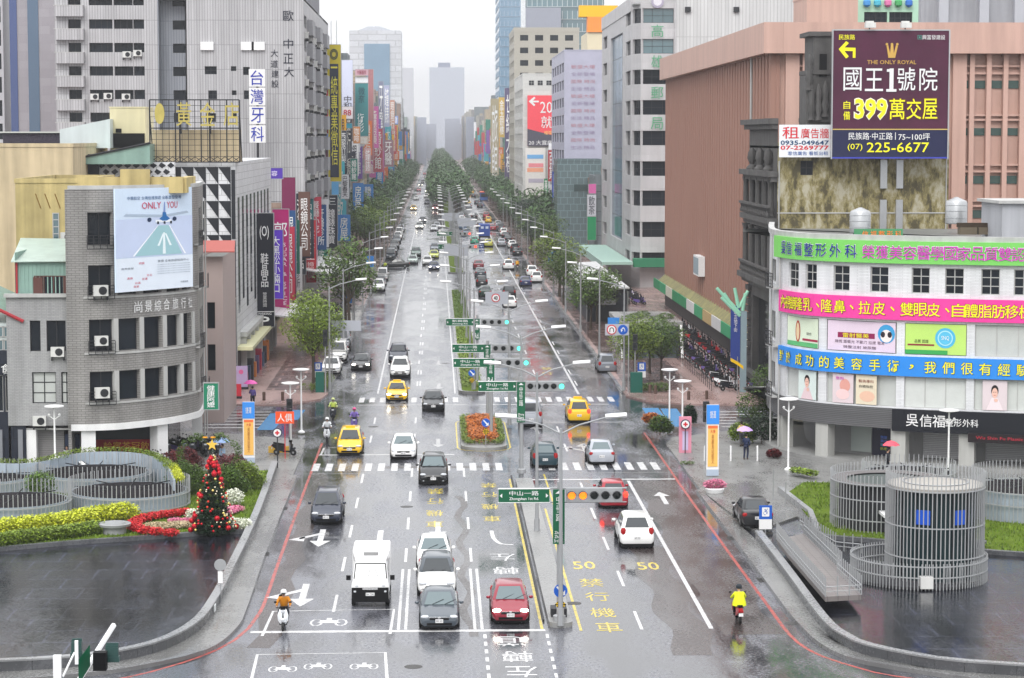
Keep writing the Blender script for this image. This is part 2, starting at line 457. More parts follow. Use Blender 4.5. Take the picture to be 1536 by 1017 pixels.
MBL = mark('blue_road_paint', (.06, .27, .55), .3)
# ------------------------------------------------------------------ ground
struct(MB().box(-1600, 1600, -150, 5200, -.9, 0), 'ground', ASPH)
kL, kR = -9.2, 16.15
curbL = smoothpath([(kL, 148), (kL, 130), (-9.15, 118), (-9.0, 106), G(345, 947), G(300, 979.5), G(200, 1003), G(125, 1013), G(0, 1024), G(-150, 1030)], 1)
curbR = smoothpath([(kR, 141), (16.2, 130), G(1113, 817), G(1157, 876), G(1190, 920), G(1211, 944), G(1237, 968), G(1277, 989), G(1340, 1002), G(1402, 1012), G(1536, 1030), G(1700, 1042)], 1)
wallL = smoothpath([G(416, 705), (-10.1, 135), (-10.0, 124), G(350, 868), G(327, 913), G(300, 949), G(250, 978), G(181, 996), G(90, 1007), G(0, 1012), G(-150, 1018)], .9)
wallR = smoothpath([G(1133, 812), G(1175, 868), G(1231, 945), G(1264, 972), G(1302, 988), G(1402, 1008), G(1492, 1016), G(1600, 1022), G(1750, 1026)], .9)
# near pavements (between kerb and pool wall)
def band(a, b, z0, z1, name, m):
    n = min(len(a), len(b)); mb = MB()
    def rs(p, k):
        L = [0]
        for i in range(len(p) - 1): L.append(L[-1] + math.dist(p[i], p[i + 1]))
        out = []
        for j in range(k):
            s = L[-1] * j / (k - 1); i = 0
            while i < len(L) - 2 and s > L[i + 1]: i += 1
            t = (s - L[i]) / (L[i + 1] - L[i]); out.append((p[i][0] + (p[i + 1][0] - p[i][0]) * t, p[i][1] + (p[i + 1][1] - p[i][1]) * t))
        return out
    A, B = rs(a, 60), rs(b, 60)
    vs = [(p[0], p[1], z) for z in (z0, z1) for p in A] + [(p[0], p[1], z) for z in (z0, z1) for p in B]
    fs = []
    for i in range(59):
        fs += [(60 + i, 61 + i, 181 + i, 180 + i), (i, 1 + i, 61 + i, 60 + i), (120 + i, 180 + i, 181 + i, 121 + i)]
    mb.add(vs, fs)
    me = mb.mesh(name, m); return put(name, me, kind='structure')
band(curbL, wallL, 0, .13, 'pavement', PAVE); band(curbR, wallR, 0, .13, 'pavement', PAVE)
KM = wet('wet_kerb_stone', (.17, .17, .17), .15, .4, patch=.2)
struct(MB().wallstrip(curbL, .28, 0, .17), 'kerb', KM); struct(MB().wallstrip(list(reversed(curbR)), .28, 0, .17), 'kerb', KM)
gutter = wet('wet_gutter', (.22, .215, .20), .12, .45, patch=.35)
struct(MB().ribbon(offset(curbL, -.55), .6, .005), 'gutter_strip', gutter); struct(MB().ribbon(offset(curbR, .55), .6, .005), 'gutter_strip', gutter)
# side pavements by the crossing
def slab(pts, name, m, z=.13): return struct(MB().prism([(p[0], p[1]) for p in pts], 0, z), name, m)
slab([(kL, 148), (-10.1, 148), (-10.1, 126), (-60, 126), (-60, 171), (-17.5, 171), (-9.4, 166), (kL, 160)], 'pavement', PAVE, .122)
slab([(kR, 141), (kR, 163), (17, 166.5), (24, 172), (60, 172), (60, 122), (22.6, 122), (20.5, 131), G(1133, 800)], 'pavement', PAVE, .122)
# far pavements beyond the cross street
slab([(-70, 189), (-17.3, 189), (-15, 188), (-12.2, 188.3), (-9.6, 192), (kL, 196), (kL, 5000), (-70, 5000)], 'pavement', PINK)
slab([(kR - .3, 194), (17.2, 190), (20, 187.5), (26, 186.5), (90, 186.5), (90, 5000), (kR - .3, 5000)], 'pavement', PINK)
for x0, x1, y0 in ((-14.6, -9.6, 199), (16.4, 22.2, 198)):
    struct(MB().sheet([(x0, y0), (x1, y0), (x1, 1500), (x0, 1500)], .136), 'brown_paving', BRWN)
for x in (kL, kR - .3): struct(MB().box(x - .14, x + .14, 197, 1500, 0, .15), 'kerb', KM)
struct(MB().sheet([(-10.8, 199), (-9.35, 199), (-9.35, 300), (-10.8, 300)], .14), 'gutter_strip', gutter)
# median, split in long planted beds
def medpoly(x0, x1, y0, y1, r=1.0):
    c = (x0 + x1) / 2; h = (x1 - x0) / 2; pts = []
    for k in range(9): a = math.pi + math.pi * k / 8; pts.append((c + h * math.cos(a), y0 + h + h * math.sin(a)))
    for k in range(9): a = math.pi * k / 8; pts.append((c + h * math.cos(a), y1 - h + h * math.sin(a)))
    return pts
SOIL = mat('dark_soil', (.05, .035, .022), .9, var=.2)
LAWN = mat('lawn_turf', (.085, .13, .010), .9, var=.45, vscale=1.2, bump=.8, bscale=14, spec=.1)
MEDS = [(1.85, 4.15, 196.5, 330), (1.9, 4.6, 372, 520), (1.9, 4.6, 560, 900), (1.9, 4.6, 930, 2600)]
for a in MEDS:
    struct(MB().prism(medpoly(*a), 0, .22), 'median_kerb', KM)
    i = (a[0] + .3, a[1] - .3, a[2] + .3, a[3] - .3); struct(MB().sheet(medpoly(*i), .226), 'median_lawn', LAWN)
struct(MB().ribbon([(1.55, 197), (1.55, 900)], .12, .0045), 'painted_line', MW)
struct(MB().prism(medpoly(4.95, 6.0, 101.6, 146, .5), 0, .22), 'median', CONC)
struct(MB().box(4.72, 4.8, 103, 148, .002, .10), 'median_gutter', DARK)
# flower island
isl = medpoly(1.7, 4.9, 160.5, 178); struct(MB().prism(isl, 0, .2), 'traffic_island', CONC)
struct(MB().ribbon(medpoly(1.45, 5.15, 160.2, 178.3) + [medpoly(1.45, 5.15, 160.2, 178.3)[0]], .12, .005), 'painted_line', MY)
# ------------------------------------------------------------------ road markings
def seg(x, y0, y1, wd, m, z=.0045): MARKS.setdefault(m.name, (MB(), m))[0].ribbon([(x, y0), (x, y1)], wd, z)
def hline(x0, x1, y, wd, m, y2=None): MARKS.setdefault(m.name, (MB(), m))[0].sheet([(x0, y - wd / 2), (x1, (y2 or y) - wd / 2), (x1, (y2 or y) + wd / 2), (x0, y + wd / 2)], .0047)
MARKS = {}
def flush(name):
    global MARKS
    for k, (mb, m) in MARKS.items(): struct(mb, name, m)
    MARKS = {}
# lane lines: every dash is a mesh of its own
dash = MB().box(-.07, .07, 0, 4, .002, .0048).mesh('lane_dash', MW)
for x, ys in ((-4.75, [105.5 + 10 * i for i in range(5)]), (-1.62, [118 + 10 * i for i in range(4)] + [166, 176]), (1.75, [118 + 10 * i for i in range(4)]), (9.02, [101.2 + 10 * i for i in range(5)]), (-4.75, [165, 176]), (9.02, [160, 170])):
    for y in ys: put('lane_dash', dash, None, (x, y, 0), kind='structure')
for x in (-1.7, 9.0):
    for i in range(60): put('lane_dash', dash, None, (x, 203 + 10 * i, 0), kind='structure')
    for i in range(60): put('lane_dash', dash, None, (x + (0.25 if x < 0 else 3.3), 203 + 10 * i, 0), kind='structure') if i % 3 != 2 else None
for x in (-1.72, -1.40, 1.66, 1.98): seg(x, 101.5, 116, .13, MW)
seg(12.1, 101.3, 146, .2, MW); seg(12.0, 196, 700, .2, MW); seg(-5.0, 197, 900, .15, MW)
seg(4.62, 101, 147, .13, MY); seg(6.32, 101, 135, .13, MY); seg(6.9, 135, 149, .12, MY)
flush('painted_line')
hline(-8.2, 4.75, 101.2, .42, MW); hline(-8.1, 1.2, 158.6, .35, MW); hline(5.9, 15.2, 146.6, .4, MW); hline(5, 14.6, 176.5, .35, MWF)
hline(-8.6, 15, 149.6, .12, MWF); hline(-6.5, 14, 188.5, .3, MW); flush('stop_line')
def bar(pts, w=.35): struct(MB().ribbon(pts, w, .0049), 'red_kerb_line', MR)
bar(smoothpath([(-8.15, 165), (-8.15, 140), (-8.1, 118), (-8.1, 105.5), G(352, 960), G(300, 985), G(250, 1001), G(195, 1015), G(60, 1040)], 2), .17)
bar(smoothpath([(15.25, 170), (15.2, 140), (15.25, 118), G(1150, 906), G(1174, 939.5), G(1197, 964), G(1232, 984), G(1292, 1003), G(1342, 1014), G(1500, 1035)], 2), .17)
cb = MB().box(-.22, .22, -1.75, 1.75, .001, .0052).mesh('crosswalk_stripe', MW)
i = 0
x = -7.95
while x < 15.2:
    if not (4.75 < x < 6.2): put('crosswalk_stripe', cb, None, (x, 152.6, 0), kind='structure')
    put('crosswalk_stripe', cb, None, (x + .9, 192.2, 0), kind='structure') if -7 < x + .9 < 14.5 and not 1.6 < x + .9 < 4.4 else None
    x += .86
cs = MB().box(-2.2, 2.2, -.2, .2, .001, .0052).mesh('crosswalk_stripe', MW)
for k in range(6):
    put('crosswalk_stripe', cs, None, (-15.3, 174 + k * 2.0, 0), kind='structure')
    put('crosswalk_stripe', cs, None, (23.6, 173.5 + k * 1.9, 0), kind='structure')
# boxes for scooters, blue cycle crossings
def boxline(pts, w=.14, m=MW, name='scooter_box'): struct(MB().ribbon(pts, w, .0052), name, m)
b1 = [G(393, 954), G(410, 917), G(591, 914), G(585, 951)]; boxline(b1)
b2 = [G(372, 1040), G(386, 982), G(578, 979), G(582, 1040)]; boxline(b2)
boxline([G(481, 683), G(486, 672), G(508, 671)])
for pts in ([G(834, 616 - 4), G(0, 0)],): pass
for a, b in (((975, 612), (996, 642)), ((1003, 613), (1020, 640)), ((418, 620), (398, 645)), ((446, 615), (434, 630))):
    p, q = G(*a), G(*b); struct(MB().ribbon([(p.x, p.y), (q.x, q.y)], 1.3, .0056), 'cycle_crossing', MBL)
def arrow(x, y, kind, s=1.0, m=MW, flip=1):
    a = MB(); z = .0053; f = flip
    P_ = lambda pts: a.sheet([(x + px * s, y - py * s * f) for px, py in pts], z)
    if 's' in kind: P_([(-.14, -2.6), (.14, -2.6), (.14, .6), (-.14, .6)]); P_([(-.5, .6), (.5, .6), (0, 2.2)])
    if 'l' in kind: P_([(-.14, -.9), (-.14, -1.5), (-1.0, -.3), (-1.0, .2)]); P_([(-.75, -.75), (-.75, .75), (-1.5, .3)])
    if 'r' in kind: P_([(.14, -.9), (.14, -1.5), (1.0, -.3), (1.0, .2)]); P_([(.75, -.75), (.75, .75), (1.5, .3)])
    struct(a, 'road_arrow', m)
g = G(478, 808); arrow(-6.3, g.y, 'sl', 1.15); arrow(-6.35, G(450, 894).y, 'sl', 1.15); arrow(-3.1, G(568, 809).y, 'sl'[:1], 1.1); arrow(0.05, G(650, 795).y, 's', 1.0)
arrow(.1, G(654, 665).y, 's', 1.0, MWF); arrow(.2, G(654, 580).y, 's', 1.0, MWF); arrow(0.2, G(654, 545).y, 's', 1.0, MWF)
arrow(10.3, G(880, 672).y, 'sl', 1.1, MWF, -1); arrow(7.4, 172, 's', 1.0, MWF, -1); arrow(13.6, 139, 's', 1.0, MW, -1)
struct(MB().ribbon(smoothpath([G(737, 796), G(741, 808), G(752, 816), G(770, 817)], .4), .22, .0054), 'road_arrow', MW)
def roadtext(body, px, py, wd, ln, m, flip=False):
    g = G(px, py); th = thing('road_lettering', None, None, (g.x, g.y, 0)); th['kind'] = 'structure'
    o = text(th, body, (0, 0, .006), (-1 if flip else 1, 0, 0), (0, 0, 1), wd, ln, m, off=.012, name='painted_character'); return th
for ch, px, py in (('50', 876, 848), ('禁', 887, 874), ('行', 896, 895), ('機', 904, 919), ('車', 913, 941)): roadtext(ch, px, py, 1.15, {'50': 2.2}.get(ch, 2.1), MY)
roadtext('50', 972, 849, 1.1, 2.1, MY)
for ch, px, py in (('禁', 653, 737), ('行', 653, 752), ('機', 652, 770), ('車', 652, 786)): roadtext(ch, px, py, 1.0, 2.2, MY, True)
for ch, px, py in (('禁', 733, 728), ('行', 734, 742), ('機', 735, 760), ('車', 738, 778)): roadtext(ch, px, py, 1.0, 2.0, MY, True)
for ch, px, py in (('左', 754, 836), ('轉', 759, 856), ('車', 764, 873), ('道', 768, 962), ('轉', 776, 985), ('左', 783, 1008)): roadtext(ch, px, py, 1.3, 2.0, MW, True)
for ch, px, py in (('禁', 820, 553), ('行', 821, 560)): roadtext(ch, px, py, 1.0, 2.6, MY)
for px, py, s in ((493, 934, 1.0), (477, 1000, .7), (546, 1000, .7), (424, 1004, .7)):       # scooter emblem painted in the waiting boxes
    g = G(px, py); a = MB()
    for cx in (-.55, .55): a.ribbon([(g.x + s * (cx + .25 * math.cos(t * .7)), g.y + s * (.7 * math.sin(t * .7))) for t in range(10)], .1 * s, .0054)
    a.sheet([(g.x - .55 * s, g.y - .1), (g.x + .55 * s, g.y - .1), (g.x + .3 * s, g.y + .5 * s), (g.x - .3 * s, g.y + .5 * s)], .0055); a.sheet([(g.x - .12 * s, g.y), (g.x + .12 * s, g.y), (g.x + .12 * s, g.y + 1.0 * s), (g.x - .12 * s, g.y + 1.0 * s)], .0057)
    struct(a, 'scooter_emblem', MW)
for y0, x0 in ((103.5, 2.9), (107, 3.6)): pass
for k in range(6): hline(2.0, 2.14, 92.5 + k * 1.5, .8, MW); hline(4.72, 4.85, 92.5 + k * 1.5, .8, MW)
flush('painted_line')
# repaired strips and iron covers on the carriageway
PATCH = wet('dark_asphalt_patch', (.050, .040, .039), .14, .4, patch=.3, bump=.1)
for x0, x1, y0, y1 in ((12.3, 15.0, 100, 146), (-8.0, -7.0, 98, 150), (10.1, 11.8, 96, 122), (1.2, 1.6, 100, 140), (13.0, 15.0, 195, 330), (-3.5, 4.0, 152, 153)): 
    pts = [(x0 + .25 * math.sin(y * .7) * (y1 - y0 > 2), y) for y in [y0 + (y1 - y0) * t / 20 for t in range(21)]]
    struct(MB().ribbon([(p[0] + (x1 - x0) / 2, p[1]) for p in pts], x1 - x0, .003), 'asphalt_patch', PATCH)
IRON = mat('cast_iron', (.05, .048, .045), .4, .5, bump=.6, bscale=30)
for px, py in ((668, 545), (860, 905), (1150, 800), (560, 640), (620, 1000), (1190, 935), (700, 640), (610, 760)):
    g = G(px, py); struct(MB().lathe([(.38, .0), (.38, .007), (.3, .009)], 14, (g.x, g.y)), 'manhole_cover', IRON)
for x, y in ((-8.95, 120), (-8.95, 110), (-8.95, 135), (15.9, 112), (15.9, 124)):
    gr = MB()
    for k in range(7): gr.box(x - .2, x + .2, y + k * .16, y + k * .16 + .09, .004, .012)
    struct(gr, 'drain_grate', IRON)
# ------------------------------------------------------------------ pools with stone walls
STONE = wet('dark_wall_stone', (.085, .088, .095), .15, .45, patch=.3)
CAP = wet('pale_coping_stone', (.24, .245, .25), .2, .5, patch=.2)
def poolwall(path, side, lab):
    t = thing('pool_wall', lab, 'wall', (path[0][0], path[0][1], 0)); n = 0
    O = Vector((path[0][0], path[0][1]))
    pts = path; k = 1
    for i in range(0, len(pts) - 1, k):
        a = Vector(pts[i]) - O; b = Vector(pts[min(i + k, len(pts) - 1)]) - O; d = b - a; L = d.length
        if L < .05: continue
        me = MB().box(.008, L - .008, (0 if side > 0 else -.3), (.3 if side > 0 else 0), .10, .52).mesh('stone_panel', STONE)
        put('stone_panel', me, t, (a.x, a.y, 0), (0, 0, math.atan2(d.y, d.x)))
    Q = [tuple(Vector(p) - O) for p in pts]
    a, b = offset(Q, -.03 * side), offset(Q, .36 * side); mb = MB()
    for i in range(len(Q) - 1): mb.prism([a[i], a[i + 1], b[i + 1], b[i]], .525, .60)
    mb.build('coping', CAP, t); return t
poolwall(wallL, -1 if False else (1 if offset(wallL, 1)[5][0] < wallL[5][0] else -1), 'low dark stone wall with pale coping curving round the left pool')
poolwall(wallR, 1 if offset(wallR, 1)[5][0] > wallR[5][0] else -1, 'low dark stone wall with pale coping curving round the right pool')
backL = smoothpath([G(367, 806), G(320, 808), G(200, 817), G(100, 824), G(0, 833), G(-200, 850)], 2)
pool = [(p[0], p[1]) for p in backL] + [(-60, 70), (-30, 88)] + [p for p in reversed(wallL)if p[1] < backL[0][1]]
struct(MB().sheet(pool, .20), 'pool_water', POOLM)
backR = smoothpath([G(1222, 806), G(1236, 814), G(1330, 822), G(1490, 838), G(1650, 848)], 2)
poolr = [(p[0], p[1]) for p in backR] + [(60, 80), (36, 84)] + [p for p in reversed(wallR)]
struct(MB().sheet(poolr, .20), 'pool_water', POOLM)
for nm, bk, s in (('pool_edge', backL, -1), ('pool_edge', backR, 1)):
    mb = MB(); q = offset(bk, .35 * s)
    for i in range(len(bk) - 1): mb.prism([bk[i], bk[i + 1], q[i + 1], q[i]], .0, .42)
    struct(mb, nm, STONE)
lawnL = [(p[0], p[1] + .35) for p in backL] + [(-45, 145), (-12, 149), (-10.5, 149)]
struct(MB().sheet(lawnL, .34), 'lawn', LAWN)
lawnR = [(p[0], p[1] + .35) for p in backR[2:]] + [(60, 145), (38, 141.5), (22.8, 143), (21.2, 139)]
struct(MB().sheet(lawnR, .30), 'lawn', LAWN)
struct(MB().wallstrip([(20.7, 140), (21.1, 131), G(1222, 806)], .3, .1, .5), 'lawn_edge', CAP)
for px, py in ((1002 // 4 + 0 + 0, 973), (1319, 975)):
    pass
for wl, i, s in ((wallL, int(len(wallL) * .72), 1), (wallR, int(len(wallR) * .62), -1)):
    p = wl[i]; q = wl[i + 1]; a = math.atan2(q[1] - p[1], q[0] - p[0])
    tag(MB().box(0, .55, -.02, .02, .2, .5).build('notice_plate', pc('d8dcdc'), None, loc=(p[0] + (0.05), p[1] - .08, 0), rot=(0, 0, a)), 'small white notice plate fixed low on the dark stone wall of the %s pool' % ('left' if s > 0 else 'right'), 'plate')
# ------------------------------------------------------------------ building kit
def s_of(at, L, px, z, root=Vector((0, 0, 0)), d=0.0):
    lo, hi = 0.0, L
    for _ in range(40):
        m_ = (lo + hi) / 2; p, _t = at(m_, d)
        if proj((p.x + root.x, p.y + root.y, z))[0] < px: lo = m_
        else: hi = m_
    return (lo + hi) / 2
def facade(parent, W, Dp, H, face, holes, m, **kw):
    path = {'f': [(0, 0), (W, 0)], 'e': [(W, 0), (W, Dp)], 'w': [(0, Dp), (0, 0)], 'b': [(W, Dp), (0, Dp)]}[face]
    return wall(parent, path, 0, H, holes, m, **kw)
def block(name, label, X0, X1, Y0, Y1, H, m, front=None, street=None, side='e', cat='building', fm=None, pm=None, par=.9, roofm=None, depth=.22, group=None):
    t = thing(name, label, cat, (X0, Y0, 0), group=group); W, Dp = X1 - X0, Y1 - Y0
    facade(t, W, Dp, H, 'f', front or [], m, fm=fm, pm=pm, depth=depth)
    facade(t, W, Dp, H, side, street or [], m, fm=fm, pm=pm, depth=depth)
    facade(t, W, Dp, H, 'w' if side == 'e' else 'e', [], m); facade(t, W, Dp, H, 'b', [], m)
    MB().box(.1, W - .1, .1, Dp - .1, H - .35, H - .2).build('roof', roofm or ROOFG, t)
    if par:
        mb = MB(); mb.box(-.06, W + .06, -.06, .18, H, H + par).box(-.06, W + .06, Dp - .18, Dp + .06, H, H + par).box(-.06, .18, .18, Dp - .18, H + .001, H + par).box(W - .18, W + .06, .18, Dp - .18, H + .001, H + par)
        mb.build('parapet', m, t)
    return t
ROOFG = mat('wet_roof_felt', (.14, .145, .14), .4, var=.3, vscale=2)
def bands(parent, W, Dp, H, face, floors, fh, z0, wh, m, mg=.5, pm=None, dp=.12):
    """window bands, one part per storey, with mullions as their sub-part (distant buildings)"""
    key = ('b', round(W if face == 'f' else Dp, 1), wh, (pm or GLASS).name)
    Ln = (W if face == 'f' else Dp) - 2 * mg
    if key not in _WM:
        mu = MB(); k = max(2, int(Ln / 1.6))
        for i in range(k + 1): x = Ln * i / k; mu.box(x - .09, x + .09, -.1, 0, 0, wh)
        mu.box(-.1, Ln + .1, -.2, 0, -.16, -.02)
        _WM[key] = (MB().box(0, Ln, -.05, 0, 0, wh).mesh('window_band', pm or GLASS), mu.mesh('mullions', m))
    a, b = _WM[key]
    for f in range(floors):
        z = z0 + f * fh
        loc, rz = {'f': ((mg, 0, z), 0), 'e': ((W, mg, z), R(90)), 'w': ((0, Dp - mg, z), R(-90))}[face]
        o = put('window_band', a, parent, loc, (0, 0, rz)); put('mullions', b, o)
def acunit(name='air_conditioner', m=None):
    key = 'ac'
    if key not in _WM:
        f = MB(); f.box(-.42, .42, -.32, 0, 0, .62)
        g = MB().lathe([(.24, 0), (.24, .03), (.05, .035)], 14); g2 = MB(); g2.v = [(x + .1, -.32 - z, y + .31) for x, y, z in g.v]; g2.f = g.f; g2.mi = g.mi
        b = MB().box(-.4, -.34, -.3, .0, -.25, 0).box(.34, .4, -.3, 0, -.25, 0)
        _WM[key] = (f.mesh('air_conditioner', ACW), g2.mesh('fan_grille', DARK), b.mesh('bracket', DARK))
    return _WM[key]
ACW = mat('ac_housing', (.62, .62, .60), .5, var=.12, streak=.15)
def ac(parent, loc, rz=0, sc=1.0):
    a, g, b = acunit(); o = put('air_conditioner', a, parent, loc, (0, 0, rz), scale=sc); put('fan_grille', g, o); put('bracket', b, o); return o
def railing(parent, W, h, loc, rz=0, m=None, n=None, bars=True):
    mb = MB(); mb.box(-W / 2, W / 2, -.05, 0, h - .05, h).box(-W / 2, W / 2, -.05, 0, 0, .05)
    for k in (1, 2, 3): mb.box(-W / 2, W / 2, -.045, -.01, h * k / 4 - .015, h * k / 4 + .015)
    for k in range(5): x = -W / 2 + W * k / 4; mb.box(x - .02, x + .02, -.048, -.004, .05, h - .05)
    return mb.build('balcony_railing', m or DARK, parent, loc=loc, rot=(0, 0, rz))
# ------------------------------------------------------------------ the curved travel agency building (left)
TILEG = mat('grey_wall_tile', (.31, .30, .29), .35, tile=(.5, .15, .018), tcol=.5, var=.12, vscale=2.5, streak=.18)
TILEL = mat('pale_grey_wall_tile', (.36, .36, .365), .4, tile=(.3, .1, .01), tcol=.65, var=.1, streak=.2)
YEL = mat('stained_yellow_plaster', (.50, .40, .18), .8, var=.22, vscale=2.2, streak=.28)
LTRIM = mat('pale_concrete_trim', (.46, .46, .45), .6, var=.1, streak=.15)
ta = thing('travel_agency_building', 'grey tiled five-storey corner building with curved front and aeroplane advert', 'building', (-27.4, 149.2, 0)); O = Vector((-27.4, 149.2, 0))
pth = smoothpath([(-22.4, 148.7), (-20.6, 149.2), (-18.8, 150.7), (-17.2, 152.8), (-16.15, 155.2), (-15.95, 157.6), (-16.5, 166)], .8)
pth = [(-23.3, 148.7)] + pth; pl = [(p[0] - O.x, p[1] - O.y) for p in pth]
D0 = 148.7; zz = lambda y: ZY(y, D0)
zA0, zA1, zB0, zB1, zC0, zC1, zD0, zD1 = zz(367), zz(318), zz(442), zz(397), zz(526), zz(478), zz(600), zz(556)
zTop, zLint = zz(284), zz(637)
wl_, at_, Ltot = wall(ta, pl, zLint, zTop, [], TILEG, win=False)
sw = lambda px: s_of(at_, Ltot, px, 8, O)
S1 = (134, 171)
cols = [(178, 209), (216, 243), (251, 270), (274, 287)]
bpy.data.objects.remove(wl_)
hl = []
for a, b in [S1]:
    for z0, z1 in ((zA0, zA1), (zB0, zB1), (zC0, zC1), (zD0, zD1)): hl.append((max(sw(a), .25), sw(b), z0, z1, 2, 1))
for a, b in cols:
    for z0, z1 in ((zB0, zB1), (zC0, zC1), (zD0, zD1)): hl.append((sw(a), sw(b), z0, z1, 1, 1))
for k in range(3):
    for z0, z1 in ((zA0, zA1), (zB0, zB1), (zC0, zC1), (zD0, zD1)):
        s = Ltot - 8.6 + k * 2.9; hl.append((s, s + 2.2, z0, z1, 2, 1))
wl_, at_, Ltot = wall(ta, pl, zLint, zTop, hl, TILEG, depth=.35)
tr = MB()
for z in (zLint + .0, ):
    q = [offset(pl, -.12), offset(pl, .3)]
    for i in range(len(pl) - 1): tr.prism([q[0][i], q[0][i + 1], q[1][i + 1], q[1][i]], z - .28, z + .12)
tr.build('lintel_band', WHITE, ta)
for z in (zC0 - .12, zD0 - .12, zB0 - .12):
    tb = MB(); q = [offset(pl, -.06), offset(pl, .1)]
    for i in range(1, len(pl) - 1): tb.prism([q[0][i], q[0][i + 1], q[1][i + 1], q[1][i]], z - .08, z + .05)
    tb.build('sill_band', LTRIM, ta)
pp = MB(); q = [offset(pl, -.05), offset(pl, .3)]
for i in range(len(pl) - 1): pp.prism([q[0][i], q[0][i + 1], q[1][i + 1], q[1][i]], zTop, zTop + .25)
pp.build('parapet', LTRIM, ta)
for s in [sw(174)] + [sw((a + b) / 2) for a, b in ((209, 216), (243, 251), (270, 274), (287, 292))]:
    for z0, z1 in ((zC0, zC1), (zD0, zD1)):
        p, t_ = at_(s, -.08); MB().box(-.16, .16, 0, .3, z0 - .02, z1 + .02).build('pier', LTRIM, ta, loc=(p.x, p.y, 0), rot=(0, 0, math.atan2(t_.y, t_.x)))
roofp = pl + [(-1, 22), (-1, .3)] + [(4.0, .3)]
MB().prism([(p[0] * .999, p[1]) for p in pl[1:]] + [(4.15, 16.5), (4.15, .35)], zTop - .4, zTop - .25).build('roof', ROOFG, ta)
MB().box(3.9, 4.1, -.5, 21.8, 0, zTop).build('wall', TILEG, ta)
MB().box(0, 3.9, 21.6, 21.8, 0, 11).build('wall', TILEG, ta)
yp = MB(); yp.box(4.2, 11.0, 2.9, 3.2, zTop - .3, zTop + .75).box(7.0, 8.9, 2.6, 2.9, zTop - .3, zTop + 1.25).box(10.6, 11.2, 3.2, 9, zTop - .3, zTop + .7)
yp.build('roof_wall', YEL, ta)
MB().prism([(.3, 4), (8.6, 4.5), (9.2, 9), (9.2, 16), (.3, 16)], 0, zLint - .28).build('shop_front', mat('shop_glass', (.05, .055, .06), .15, var=.3), ta)
MB().prism([(4, 0.2)] + [(p[0], p[1]) for p in offset(pl, .2)] + [(.4, 16.5), (.4, 0.2)], zLint - .3, zLint - .2).build('soffit', LTRIM, ta)
for px, w_ in ((52 - 8, .8), (131, .9), (245, .95), (305, .5)):
    s = sw(px); p, t_ = at_(s, .45) if px > 120 else (Vector((P(px, 700, 149).x - O.x, .5)), Vector((1, 0)))
    MB().box(-w_ / 2, w_ / 2, -.3, .4, 0, zLint - .28).build('column', WHITE, ta, loc=(p.x, p.y, 0), rot=(0, 0, math.atan2(t_.y, t_.x)))
rb = MB().box(0, 4.6, -.04, 0, 0, .95).build('shop_banner', pc('a02018'), ta, loc=(4.9, 3.9, .9)); text(rb, '輪賓茶冠飲食', (2.4, -.06, .5), (1, 0, 0), (0, -1, 0), 3.6, .6, pc('e0b040'))
# left wing, three storeys
zW = zz(445)
x_ = lambda px: XY(px, 149.2) - O.x
fh = []
for a, b, y0, y1, c in ((43, 59, 526, 480, 1), (68, 97, 526, 480, 2), (107, 122, 526, 480, 2), (45, 81, 604, 557, 2), (89, 125, 604, 557, 2)):
    fh.append((x_(a), x_(b), zz(y0), zz(y1), c, 3 if y0 > 600 else 1, CURTAIN if y0 > 600 else GLASS))
wall(ta, [(0, 0), (4.05, 0)], zLint, zW, fh, TILEL, depth=.25)
MB().box(0, .15, 0.1, 21.6, 0, zW).build('wall', TILEL, ta); MB().box(0, 3.9, .1, 21.6, zW - .3, zW - .15).build('roof', ROOFG, ta)
MB().box(-.1, 4.0, -.22, .25, zW, zW + .22).build('parapet', LTRIM, ta)
sh = MB()
for k in range(26): sh.box(.9, 3.4, .9 - .02 * (k % 2), .95, .1 + k * .12, .2 + k * .12)
sh.build('roller_shutter', pc('8a8888'), ta)
MB().box(3.45, 4.4, .88, .95, 0, 2.6).build('door', pc('25304a'), ta)
for px, py in ((85, 525), (56, 628), (113, 624)): ac(ta, (x_(px), 0, ZY(py + 8, 149)))
for px, py, s in ((151, 442, 1.1), (151, 516, 1.0), (151, 594, 1.1)):
    p, t_ = at_(sw(px), -.1); rz = math.atan2(t_.y, t_.x); ac(ta, (p.x, p.y, ZY(py, 149)), rz, s)
for y in (367, 442, 524, 600):
    p, t_ = at_(sw(152), -.25); railing(ta, 1.7, .9, (p.x, p.y, zz(y) - .25), math.atan2(t_.y, t_.x))
for px, y in ((296, 367), (296, 430), (297, 520), (298, 585), (306, 430), (306, 585)):
    s = s_of(at_, Ltot, px, 8, O); p, t_ = at_(s, -.3); railing(ta, 1.3, 1.0, (p.x, p.y, ZY(y, O.y + p.y)), math.atan2(t_.y, t_.x))
    MB().box(-.6, .6, 0, .32, .02, .08).build('balcony_slab', LTRIM, ta, loc=(p.x, p.y, ZY(y, O.y + p.y)), rot=(0, 0, math.atan2(t_.y, t_.x)))
pip = MB()
for px in (303, 309): s = s_of(at_, Ltot, px, 8, O); p, _ = at_(s, -.12); pip.tube((p.x, p.y, .2), (p.x, p.y, zTop - 1), .05)
pip.build('drainpipe', LTRIM, ta)
chars = '尚景綜合旅行社'
for i, ch in enumerate(chars):
    px = (207, 222, 236, 249, 262, 274, 284)[i]; s = sw(px); p, t_ = at_(s, -.1); z = ZY((459, 458, 457, 455, 454, 453, 452)[i], O.y + p.y)
    text(ta, ch, (p.x, p.y, z), (t_.x, t_.y, 0), (t_.y, -t_.x, 0), .62, .72, WHITE, off=.008, name='sign_character')
